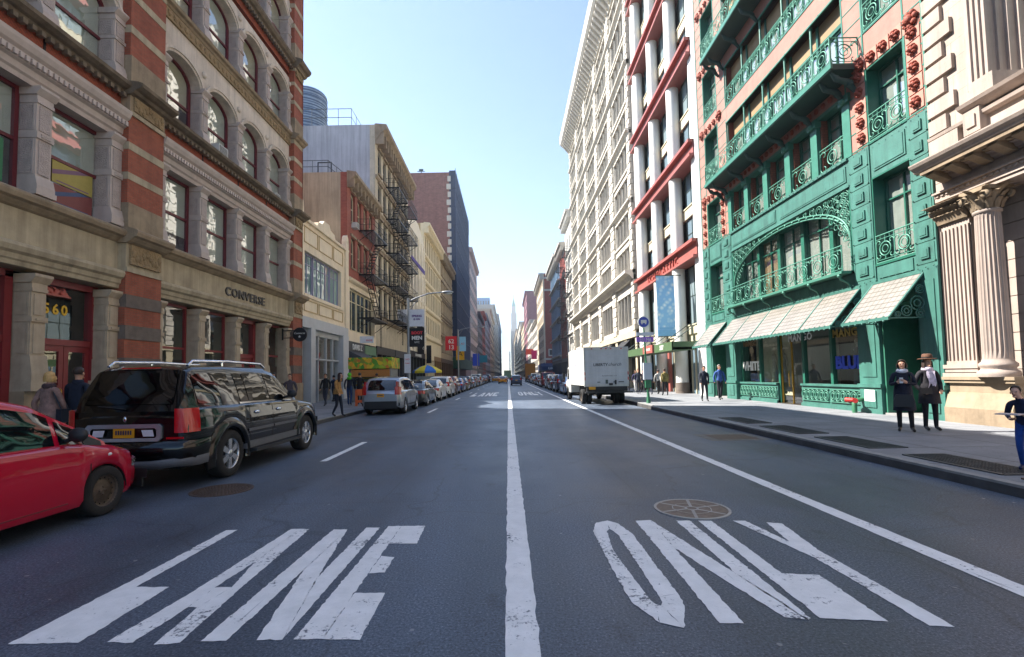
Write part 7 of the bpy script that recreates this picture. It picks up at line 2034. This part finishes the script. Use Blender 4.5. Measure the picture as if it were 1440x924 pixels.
# two women by the green doorway
r1, V1 = person('woman in long dark coat looking at her phone, standing by the green doorway', (9.18, 11.3, None), 180-38, 1.66,
    {'lel': (-.24,.03,1.14), 'lwr': (-.06,.22,1.20), 'lha': (-.01,.26,1.235), 'rel': (.24,.02,1.14), 'rwr': (.10,.24,1.20), 'rha': (.05,.28,1.235), 'head': (0,.045,1.595), 'skull': (0,.05,1.655), 'crown': (0,.05,1.715), 'lan': (-.13,.05,.085), 'ltoe': (-.17,.21,.035), 'lkn': (-.12,.06,.50)},
    legs='15161a', skin='c4967c', hair='2b1c14', hairstyle='bob', coat='141a2c', coat_len=.62, scarf='c9cfdf', near=True, sex='f')
held(r1, 'phone', lambda b: b.box(-.005,.06,.285,.295,1.12,1.25), plain('phone_white', 'cfd2d6', .3), 'pale phone held up by the woman in the long dark coat', 'phone', (.02,.29,1.18))
def bag(b):
    b.prism([(-.17,.58),(.17,.58),(.19,.72),(.14,.86),(-.14,.86),(-.19,.72)], .19, .30, 'y'); b.tube([(-.12,.24,.85),(-.14,.12,1.15),(-.16,.0,1.36),(-.10,-.10,1.30),(.0,-.14,1.1)], .012, 5)
held(r1, 'handbag', bag, plain('bag_black', '14141a', .5), 'black shoulder bag on the woman looking at her phone', 'bag', (0,.25,.6))
r2, V2 = person('woman in brown brimmed hat and long pale scarf, hands in her coat pockets', (9.83, 11.36, None), 180-12, 1.70,
    {'lel': (-.27,-.05,1.12), 'lwr': (-.20,.10,.95), 'lha': (-.16,.14,.92), 'rel': (.27,-.05,1.12), 'rwr': (.20,.10,.95), 'rha': (.16,.14,.92), 'lan': (-.12,-.02,.085), 'ran': (.10,-.02,.085)},
    legs='141519', skin='c89c80', hair='33231a', hairstyle='long', coat='1d1a20', coat_len=.48, scarf='cfc3d2', hat='5a3b28', near=True, sex='f')
held(r2, 'clutch_bag', lambda b: b.box(.06,.30,.185,.235,.86,1.0), plain('bag_black', '14141a', .5), 'small dark bag at the hip of the woman in the hat', 'bag', (.18,.21,.9))
# running boy at the right edge
rb_, Vb = person('boy in navy jumper and blue jeans running along the right pavement, cut by the edge', (7.27, 6.86, None), 118, 1.20,
    {'pelvis': (0,.0,.93), 'waist': (0,.05,1.07), 'chest': (0,.12,1.26), 'neckb': (0,.17,1.43), 'neck': (.02,.20,1.49), 'head': (.05,.24,1.56), 'skull': (.05,.24,1.64), 'crown': (.05,.23,1.72),
     'lclav': (-.08,.15,1.40), 'rclav': (.08,.15,1.40), 'lsh': (-.175,.14,1.37), 'rsh': (.175,.14,1.37), 'lel': (-.24,.06,1.14), 'lwr': (-.16,.30,1.10), 'lha': (-.12,.38,1.12), 'rel': (.25,.08,1.13), 'rwr': (.14,.32,1.06), 'rha': (.08,.40,1.06),
     'lkn': (-.10,.26,.62), 'lan': (-.10,.10,.28), 'ltoe': (-.11,.24,.18), 'rkn': (.09,.08,.50), 'ran': (.09,-.03,.09), 'rtoe': (.10,.14,.04)},
    top='141d3c', legs='1f4a9a', shoes='14224a', skin='d0a088', hair='2c1e17', near=True)
held(rb_, 'clipboard', lambda b: b.box(-.08,.16,.30,.52,.80,.815), plain('board_pale', 'c9b8b4', .6), 'flat pale board carried by the running boy', 'board', (.05,.44,.8))
# couple behind the red car
r3, V3 = person('blonde woman in mauve wool coat walking past the red doors', (-9.0, 9.5, None), -8, 1.70, walk(1,.18), legs='2a2a30', skin='d0a48c', hair='c9a063', hairstyle='bob', coat='8d6f66', coat_len=.35, near=True, sex='f', scarf='4a3a3c')
def sbag(b):
    b.prism([(-.05,.72),(.15,.72),(.15,.98),(-.05,.98)], .22, .34, 'x'); b.tube([(.28,.0,.98),(.16,-.05,1.3),(.10,-.06,1.42),(.18,.06,1.3),(.29,.12,.98)], .012, 5)
held(r3, 'shoulder_bag', sbag, plain('bag_navy', '1a2230', .5), 'navy shoulder bag under the arm of the blonde woman', 'bag', (.28,.05,.75))
person('dark haired man in navy jacket beside the blonde woman, half hidden by the SUV', (-8.66, 9.75, None), 4, 1.79, walk(-1,.18), top='131a2c', legs='22242c', skin='b98a70', hair='2a1c15', near=True, coat='131a2c', collar='131a2c')
# farther left pavement
person('woman in camel jacket and dark jeans stepping off the left kerb', (-6.55, 18.6, None), -100, 1.70, dict(walk(1,.16), chest=(0,.04,1.27), neckb=(0,.06,1.44), neck=(0,.08,1.51), head=(0,.11,1.585), skull=(0,.11,1.65), crown=(0,.11,1.71)), legs='1b2130', skin='c79b82', hair='2d1b14', hairstyle='long', coat='a67a44', coat_len=.22, sex='f')
for lab, x, y, f, kw in (('man in black jacket and grey trousers walking by the grey shopfront', -9.9, 26.2, 170, dict(top='141519', legs='3a3d48', coat='141519', hair='241a16')),
        ('person in dark blue standing close to the cream building shop window', -11.0, 30.5, 60, dict(top='1c2740', legs='1a1d26', hair='15110f')),
        ('man in navy jacket with bright green hood under the dark shop awning', -8.7, 26.5, 5, dict(top='161d30', legs='26406a', hood='5ab82e', coat='161d30')),
        ('person in black jacket beside the man with the green hood', -8.2, 26.7, 10, dict(top='121316', legs='191a1f', coat='121316', hair='1c1512')),
        ('person in blue jacket with bag by the fruit coloured kiosk', -8.0, 29.4, 40, dict(top='22314e', legs='161a24', hair='3a2a20')),
        ('woman in dark top in front of the striped pier, seen over the SUV mirror', -9.4, 19.4, 175, dict(top='23262e', legs='1a1a1e', hair='2a1a12', hairstyle='long', sex='f')),
        ('man in grey top beside the woman in front of the striped pier', -8.8, 19.5, 185, dict(top='4a4248', legs='1d1d22', hair='4a3526')),
        ('person in dark coat far along the left pavement by the green fascia', -9.2, 42.5, 0, dict(top='2a2a2e', legs='1c1c20', coat='2a2a2e')),
        ('person in red top far along the left pavement', -9.8, 47.0, 180, dict(top='7a2a26', legs='23262e'))):
    person(lab, (x, y, None), f, 1.74+random.uniform(-.06,.06), walk(random.choice((-1,1)), random.choice((.14,.2))), **kw)
# sunlit right pavement
GP = 'people on the sunlit right pavement'
person('man in dark navy jacket walking towards the camera past the grey brick strip', (9.6, 23.8, None), 176, 1.74, walk(1,.12), top='262a38', legs='23252c', hair='4a3a30', coat='262a38', group=GP)
person('stocky man in bright blue jacket with grey hair walking by the green doorway', (10.75, 24.7, None), 184, 1.80, walk(-1,.10), top='3a5b9a', legs='20222a', hair='8d8780', coat='3a5b9a', group=GP)
for lab, x, y, f, kw in (('person in olive jacket and dark trousers walking under the green canopy', 9.8, 30.4, 0, dict(top='8a7a3e', coat='7d6f3c', coat_len=.2, legs='22242a', hair='2a1e16')),
        ('person in pale grey top and black skirt walking under the green canopy', 10.0, 32.4, 5, dict(top='b5b3ae', legs='191a1e', hair='2a1d18', hairstyle='bun', sex='f')),
        ('man in navy suit walking beyond the sign pole under the green canopy', 9.3, 32.0, 0, dict(top='28304a', legs='262b3c', hair='2c2420')),
        ('person in dark navy coat in the group beside the box truck, farthest left', 9.05, 36.9, 180, dict(top='1c1e26', legs='1c1e26', hair='3a2a20', coat='1c1e26')),
        ('person in purple blue top and white trousers in the group beside the box truck', 9.6, 36.6, 185, dict(top='3a3560', legs='d2d0cc', hair='5a4030', hairstyle='long', sex='f')),
        ('person in maroon jacket in the group beside the box truck', 10.05, 36.3, 170, dict(top='5a2a34', legs='2a2a30', hair='2a1e18')),
        ('person in dark grey jacket just left of the green sign pole', 9.0, 33.6, 175, dict(top='343a48', legs='22242c', hair='3a2c24')),
        ('distant person in black by the ornate block awnings', 10.2, 52, 0, dict(top='17181c', legs='17181c')), ('distant person in grey by the ornate block awnings', 9.4, 58, 180, dict(top='55585e', legs='23242a'))):
    person(lab, (x, y, None), f, 1.73+random.uniform(-.06,.06), walk(random.choice((-1,1)), random.choice((.14,.2))), group=GP, **kw)

# ================================================================== street furniture
M_GALV = plain('galvanised', '8e9296', .45, .6); M_GPOLE = plain('green_pole', '2f6a4a', .5)
def street_lamp(x, y, hgt, arm, label, arm_dx=2.6):
    r = empty('street_lamp', (x, y, SW), 0, label, 'street lamp')
    b = MB(); b.lathe([(.2,0),(.2,.1),(.15,.3),(.11,.9),(.095,hgt-.3),(.085,hgt)], n=14); b.build('pole', M_GALV, r)
    b = MB(); b.tube([(0,0,hgt-.25),(.5,0,hgt-.02),(arm_dx*.6,0,hgt+.28),(arm_dx,0,hgt+.34)], .045, 8); b.tube([(0,0,hgt-1.0),(.7,0,hgt+.02)], .025, 6); b.build('arm', M_GALV, r)
    b = MB(); b.ball((arm_dx+.32,0,hgt+.34), .42, .17, .10, 14, 6); b.ball((arm_dx+.38,0,hgt+.27), .26, .13, .08, 12, 5, 1); b.build('lamp_head', [M_GALV, plain('lamp_glass', 'd8d8d0', .2)], r)
    return r
street_lamp(-6.58, 32.0, 6.75, 1, 'grey cobra head street lamp carrying two banners on the left kerb', 2.3)
street_lamp(-7.2, 70.0, 8.3, 1, 'farther grey street lamp with a pale blue banner on the left kerb', 3.2)
street_lamp(-7.1, 112, 8.6, 1, 'third distant street lamp on the left kerb', 3.0)
def panel_sign(name, loc, w, h, m, label, cat='sign', rz=0.0, t=.04, texts=(), extra=None, sag=0):
    r = empty(name, loc, rz, label, cat)
    b = MB(); b.box(-w/2, w/2, -t/2, t/2, 0, h); b.build('panel', m, r)
    for s_, size, mt, x, z, kw in texts: text(s_, size, mt, r, (x, -t/2-.006, z), **kw)
    if extra: extra(r, t)
    return r
M_BLKC = plain('banner_black', '17181d', .7); M_PINKT = plain('banner_red', 'd0303a', .6); M_PURT = plain('banner_purple', '6a4a86', .6); M_WHC = plain('banner_white', 'd5d9e2', .7)
def bn_extra(r, t):
    b = MB(); b.tube([(-.5,0,1.12),(.5,0,1.12)], .02, 5); b.build('bracket', M_GALV, r)
panel_sign('banner', (-6.0, 31.9, 4.98), .98, 1.12, M_WHC, 'upper white banner with purple lettering on the lamp pole', 'banner', texts=[('SPRING', .2, M_PURT, 0, .62, dict(offset=.008)), ('IS ON', .17, M_PURT, 0, .42, dict(offset=.006))], extra=bn_extra)
panel_sign('banner', (-6.0, 31.9, 3.62), .98, 1.25, M_BLKC, 'lower black banner reading MEN in white on the lamp pole', 'banner', texts=[('BOOT', .26, M_PINKT, 0, .84, dict(offset=.012)), ('MEN', .34, M_WHITE, 0, .48, dict(offset=.014)), ('NYC', .16, M_WHITE, 0, .25, {})])
panel_sign('sign_board', (-6.62, 31.8, 1.9), .42, 1.25, M_WHC, 'white parking rules sign on the lamp pole below the banners', texts=[('NO', .16, M_PINKT, 0, .85, {}), ('PARK', .12, M_PINKT, 0, .6, {})])
panel_sign('banner', (-6.55, 69.9, 5.25), .95, 2.1, plain('banner_sky', '8cc4e0', .7), 'pale blue banner on the farther street lamp', 'banner', texts=[('AD', .4, M_PINKT, 0, .95, {})])
r = panel_sign('banner', (-11.3, 62.6, 4.6), .9, 4.3, M_BLKC, 'long black vertical banner reading REPUBLIC on the white gabled building', 'banner')
tt = text('REPUBLIC', .72, M_WHITE, r, (.26, -.03, 2.1)); tt.rotation_euler = (0, PI/2, 0)
panel_sign('banner', (-11.5, 70.2, 3.6), .7, 2.6, M_BLKC, 'short black vertical banner past the REPUBLIC banner', 'banner')
panel_sign('sign_board', (-10.4, 88.5, 6.4), 2.1, 2.6, plain('flag_red', 'c8202c', .7), 'bright red projecting flag with white figures on the dull tan building', texts=[('62', 1.1, M_WHITE, 0, 1.3, dict(offset=.02)), ('13', 1.1, M_WHITE, 0, .2, dict(offset=.02))])
panel_sign('sign_board', (-9.9, 100, 5.0), 1.7, 2.9, plain('flag_yellow', 'd9a514', .7), 'yellow projecting flag with black emblem before the netted tower', texts=[('A', 1.5, M_BLKC, 0, .8, {})])
panel_sign('sign_board', (-10.6, 160, 5.0), 2.2, 4.0, plain('flag_blue', '2a4fc0', .7), 'blue projecting sign on the pinkish block past the cross street')
panel_sign('sign_board', (-9.6, 176, 6.5), 4.0, 2.6, plain('flag_teal', '1f8a96', .7), 'teal projecting sign on the pinkish block farther on')
panel_sign('sign_board', (10.6, 196, 8.0), 2.2, 3.6, plain('flag_magenta', 'b0206a', .7), 'magenta projecting flag on the far right pavement')
panel_sign('sign_board', (9.4, 210, 10.5), 3.4, 2.4, plain('flag_orange', 'd0452e', .7), 'orange red projecting flag far on the right')
panel_sign('sign_board', (-11.4, 39.0, 4.45), 1.1, .55, M_WHC, 'small white projecting sign above the dark grey fascia', texts=[('SHOE', .2, M_PINKT, .2, .15, {})])
panel_sign('sign_board', (-11.5, 53.0, 7.3), 1.2, 1.8, M_WHC, 'white projecting sign among the black fire escapes', texts=[('SOHO', .3, M_BLKC, 0, .9, {})])
# round hanging sign of the shoe shop
r = empty('hanging_sign', (XL+.95, 26.1, 4.05), 0, 'round black hanging shop sign on a bracket at the end of the striped brick building', 'sign')
b = MB(); b.lathe([(0,-.05),(.36,-.05),(.38,-.03),(.38,.03),(.36,.05),(0,.05)], n=32, axis='y', smooth=False); b.build('disc', M_BLKC, r)
text('Converse', .15, M_WHITE, r, (0, -.058, .02), shear=.15); 
b = MB(); pts = []
for k in range(10): a = PI/2+2*PI*k/10; q = .085 if k % 2 == 0 else .036; pts.append((q*math.cos(a), -.12+q*math.sin(a)))
b.prism(pts, -.058, -.05, 'y'); b.build('star_emblem', M_WHITE, r)
b = MB(); b.tube([(-.95,0,.22),(.0,0,.22)], .022, 6); b.tube([(-.95,0,-.18),(-.3,0,-.18)], .022, 6); b.box(-.96,-.9,-.05,.05,-.3,.34); b.build('bracket', M_BLACKM, r)
# bus stop pole, right
r = empty('bus_stop_pole', (6.78, 23.6, SW), 0, 'green pole with round blue bus stop sign and timetable box on the right kerb', 'bus stop')
b = MB(); b.cyl((0,0,0),(-.12,0,3.9), .05, .04, 10); b.lathe([(.12,0),(.1,.05),(.06,.5)], n=10); b.build('pole', M_GPOLE, r)
b = MB(); b.lathe([(0,-.02),(.25,-.02),(.25,.02),(0,.02)], (-.13,-.07,3.95), 24, axis='y', smooth=False); d = b.build('roundel', plain('bus_blue', '3a52b4', .5), r)
b = MB(); b.lathe([(.25,-.025),(.285,-.025),(.285,.025),(.25,.025)], (-.13,-.07,3.95), 24, axis='y', smooth=False); b.build('rim', M_WHITE, d)
b = MB(); b.box(-.27,.01,-.105,-.093,3.9,4.05); b.box(-.25,-.19,-.108,-.093,3.84,3.9); b.box(-.07,-.01,-.108,-.093,3.84,3.9); b.build('bus_symbol', M_WHITE, d)
b = MB(); b.box(-.50,.34,-.05,-.02,2.98,3.22); q = b.build('route_plate', plain('route_purple', '9a6ad0', .5), r)
text('M1 M6', .2, M_WHITE, q, (-.06, -.056, 3.02)); b = MB(); b.box(-.5,.35,-.05,-.02,3.28,3.45); b.build('route_plate', M_WHC, r)
b = MB(); b.box(-.22,.18,-.16,.02,1.15,1.95); b.build('timetable_box', plain('box_pale', 'b9c2cc', .5), r); b = MB(); b.box(-.14,.14,-.1,.04,.75,1.12); b.build('timetable_bracket', M_GPOLE, r)
# wall banner of the column building
r = empty('banner', (XR-1.05, 33.15, 4.1), 0, 'tall blue patterned banner hung out from the white column building', 'banner')
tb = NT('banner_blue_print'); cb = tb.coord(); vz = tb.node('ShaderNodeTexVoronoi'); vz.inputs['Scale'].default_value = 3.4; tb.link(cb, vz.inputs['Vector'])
tb.set(Base_Color=tb.ramp(vz.outputs['Distance'], [(.1, rgb('f6fafd')), (.3, rgb('c4e4f8')), (.6, rgb('93c8f0'))]), Roughness=.7)  # print colours lightened to stand for sun shining through the cloth
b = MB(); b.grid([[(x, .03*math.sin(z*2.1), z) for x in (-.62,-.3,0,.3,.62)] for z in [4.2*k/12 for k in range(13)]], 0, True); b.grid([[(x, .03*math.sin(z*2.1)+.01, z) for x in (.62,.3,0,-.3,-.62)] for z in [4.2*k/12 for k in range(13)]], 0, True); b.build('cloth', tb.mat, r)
b = MB(); b.box(-.62,.62,-.02,.03,0,.45); b.box(-.5,.5,-.03,-.02,.5,.62); b.build('printed_hem', plain('hem_blue', '86c0ea', .7), r)
b = MB(); b.tube([(-.62,0,4.22),(1.1,0,4.22)], .03, 6); b.tube([(-.62,0,.0),(1.1,0,.0)], .03, 6); b.build('bracket', M_STEEL, r)
# standpipe at the foot of the green front
r = empty('standpipe', (11.62, 16.35, SW), 0, 'red and green twin fire standpipe at the foot of the green building', 'standpipe')
b = MB(); b.tube([(0,0,0),(0,0,.28),(.05,.0,.42),(.35,0,.45)], .075, 8); b.tube([(0,.0,.3),(-.05,.35,.42)], .06, 8); b.build('pipe', M_GPOLE, r)
for (px_, py_) in ((-.06, -.16), (-.06, .16)):
    b = MB(); b.cyl((0,0,.42),(px_*2.2,py_*1.4,.42), .07, .085, 10); b.build('inlet', plain('inlet_red', 'b8322a', .4), r)
# orange barricade on the left pavement
r = empty('barricade', (-7.85, 26.0, SW), R_(15), 'orange plastic barricade on the left pavement behind the silver crossover', 'barricade')
M_ORA = plain('barricade_orange', 'e0621c', .5)
b = MB()
for e in (-1, 1):
    y = e*.22; b.box(-.36,-.24,y-.03,y+.03,0,.85); b.box(.24,.36,y-.03,y+.03,0,.85); b.box(-.36,.36,y-.03,y+.03,.55,.85); b.box(-.36,.36,y-.03,y+.03,.18,.30)
b.box(-.3,.3,-.22,.22,.82,.88); b.build('panel', M_ORA, r)
# fruit and juice kiosk
r = empty('kiosk', (-8.6, 31.2, SW), R_(0), 'sidewalk kiosk with green and yellow fruit print canopy', 'kiosk')
tk = NT('fruit_print'); ck = tk.coord(); vk = tk.node('ShaderNodeTexVoronoi'); vk.inputs['Scale'].default_value = 4.5; tk.link(ck, vk.inputs['Vector'])
sv_ = tk.node('ShaderNodeSeparateColor'); tk.link(vk.outputs['Color'], sv_.inputs[0])
tk.set(Base_Color=tk.ramp(sv_.outputs[0], [(.0, rgb('3f8a2a')), (.35, rgb('9ab82e')), (.55, rgb('e0c02a')), (.8, rgb('d0702a')), (1, rgb('5a9a34'))]), Roughness=.6)
b = MB(); b.box(-1.25,1.25,-1.0,1.0,0,.95); b.box(-1.25,-1.15,-1.0,1.0,.95,2.1); b.box(1.15,1.25,-1.0,1.0,.95,2.1); b.box(-1.25,1.25,.9,1.0,.95,2.1); b.build('counter', plain('kiosk_steel', '8f9496', .35, .6), r)
b = MB(); b.box(-1.35,1.35,-1.15,1.1,2.05,2.75); b.build('canopy', tk.mat, r)
b = MB(); b.box(-1.2,1.2,-1.08,-1.02,1.55,2.0); b.build('menu_board', plain('menu_orange', 'b87a3a', .6), r)
b = MB()
for k in range(4): b.box(-1.1,1.1,-.8+.3*k,-.75+.3*k,1.0+.22*k,1.04+.22*k)
for k in range(14): b.ball((-1.0+.15*k,-.9,1.05), .07, n=6, k=4)
b.build('goods', [plain('fruit_yellow', 'c9b02c', .5)], r)
# food cart umbrella
r = empty('umbrella', (-8.3, 49.5, SW), 0, 'blue and yellow food cart umbrella on the left pavement', 'umbrella')
b = MB(); n = 8
for k in range(n):
    a0, a1 = 2*PI*k/n, 2*PI*(k+1)/n
    for f0, f1, z0, z1 in ((1.0,.55,2.1,2.5),(.55,.0,2.5,2.72)):
        b.poly([(1.5*f0*math.cos(a0),1.5*f0*math.sin(a0),z0),(1.5*f0*math.cos(a1),1.5*f0*math.sin(a1),z0),(1.5*f1*math.cos(a1),1.5*f1*math.sin(a1),z1)]+([(1.5*f1*math.cos(a0),1.5*f1*math.sin(a0),z1)] if f1 else []), k % 2)
    b.poly([(1.5*math.cos(a0),1.5*math.sin(a0),2.1),(1.5*math.cos(a1),1.5*math.sin(a1),2.1),(1.5*math.cos(a1),1.5*math.sin(a1),1.88),(1.5*math.cos(a0),1.5*math.sin(a0),1.88)], k % 2)
b.build('canopy', [plain('umbrella_blue', '2d6fc8', .7), plain('umbrella_yellow', 'd8c83a', .7)], r)
b = MB(); b.cyl((0,0,0),(0,0,2.7), .03, n=8); b.build('pole', M_GALV, r)
r = empty('food_cart', (-8.3, 48.7, SW), 0, 'steel food cart under the blue and yellow umbrella', 'food cart')
b = MB(); b.box(-.9,.9,-.5,.5,.45,1.2); b.box(-.9,.9,-.45,.0,1.2,1.55); b.build('cabinet', plain('kiosk_steel', '8f9496', .35, .6), r)
ty, rm = wheel_mesh(.22, .08, 'thin')
for e in (-1, 1): obj('wheel', ty, r, (e*.85, 0, .22), 0 if e > 0 else PI)
# window stickers on the near upper floor of the brick building: plain coloured sheets with simple curved shapes
def sticker(Y, z, w, h, c1, c2, label, k):
    r = empty('window_poster', (XL-.355, Y, z), PI/2, label, 'poster')
    b = MB(); b.box(-w/2,w/2,-.004,.004,0,h); b.build('sheet', plain('poster_'+c1, c1, .6), r)
    b = MB(); R = min(w,h)*.36; b.poly([(-w*.5,-.008,h*.55),(w*.15,-.008,h),(w*.42,-.008,h),(-w*.5,-.008,h*.34)]); b.poly([(-w*.4,-.008,h*.08),(w*.4,-.008,h*.08),(w*.4,-.008,h*.14),(-w*.4,-.008,h*.14)]); b.build('printed_band', plain('poster_'+c2, c2, .6), r)
bY = [(4.75+14.95-4.75)]
y2 = bayw(*secs[1])[3]; y1_ = bayw(*secs[1])[2]
sticker((y2[0]+y2[1])/2+.1, 7.25, 1.3, .62, 'a89a52', '7f6078', 'yellow poster with mauve band in the near upper window', .2)
sticker((y2[0]+y2[1])/2+.1, 6.62, 1.3, .60, '7f4644', '46587c', 'dull red poster with blue band in the near upper window', 1.2)
sticker((y1_[0]+y1_[1])/2+.1, 6.7, 1.2, 1.1, '3f7a56', '3a5076', 'green poster with blue band in the upper window at the left edge', .6)
# shop-window mannequins
def mannequin(x, y, rz, dress, label):
    r = empty('mannequin', (x, y, 1.06), rz, label, 'mannequin')
    b = MB(); b.lathe([(.0,.0),(.19,.02),(.17,.5),(.115,.95),(.14,1.2),(.12,1.3),(.05,1.36)], n=14, sy=.75); b.build('dress', cloth(dress), r)
    b = MB(); b.ball((0,0,1.56), .075, .085, .11, 10, 7); b.cyl((0,0,1.34),(0,0,1.48), .035, n=8)
    for e in (-1, 1): b.tube([(e*.14,0,1.27),(e*.2,-.03,1.0),(e*.19,-.1,.78)], [.045,.035,.028], 7)
    b.build('figure', plain('mannequin_pale', 'c9bda8', .4), r)
mannequin(12.62, 22.95, 1.4, 'c2b8a6', 'pale dressed mannequin in the window next to the word WHITE')
mannequin(12.62, 22.2, 1.8, 'b8b2a4', 'second pale mannequin nearer the brass shop door')
mannequin(12.65, 17.5, 1.5, '2a2c38', 'dark dressed mannequin behind the word BLUE')
mannequin(12.7, 16.95, 1.7, '20222c', 'dark mannequin at the right end of the BLUE window')
# trodden litter scraps along the right kerb
b = MB(); r5 = random.Random(3)
for k in range(40):
    x = KR-.05-r5.random()**2*.5; y = 2+r5.random()*18; s_ = r5.uniform(.008,.026); a = r5.random()*3
    b.poly([(x+s_*math.cos(a), y+s_*math.sin(a), .006+.01*r5.random()),(x-s_*math.sin(a), y+s_*math.cos(a), .006),(x-s_*math.cos(a), y-s_*math.sin(a), .012),(x+s_*math.sin(a), y-s_*math.cos(a), .006)])
tag(b.build('litter', plain('litter_pale', 'b5b0a6', .9)), kind='stuff')
# ------------------------------------------------------------------ the air
def haze_box():
    b = MB(); b.box(-420, 420, -60, 2100, -1.2, 230)
    t = NT('haze'); t.n.remove(t.b)
    v = t.node('ShaderNodeVolumePrincipled'); v.inputs['Density'].default_value = HAZE; v.inputs['Color'].default_value = (.86,.93,1,1); v.inputs['Anisotropy'].default_value = .3
    t.link(v.outputs[0], t.out.inputs['Volume'])
    o = b.build('haze', t.mat); tag(o, kind='stuff'); o.display_type = 'WIRE'
HAZE = .00042
haze_box()
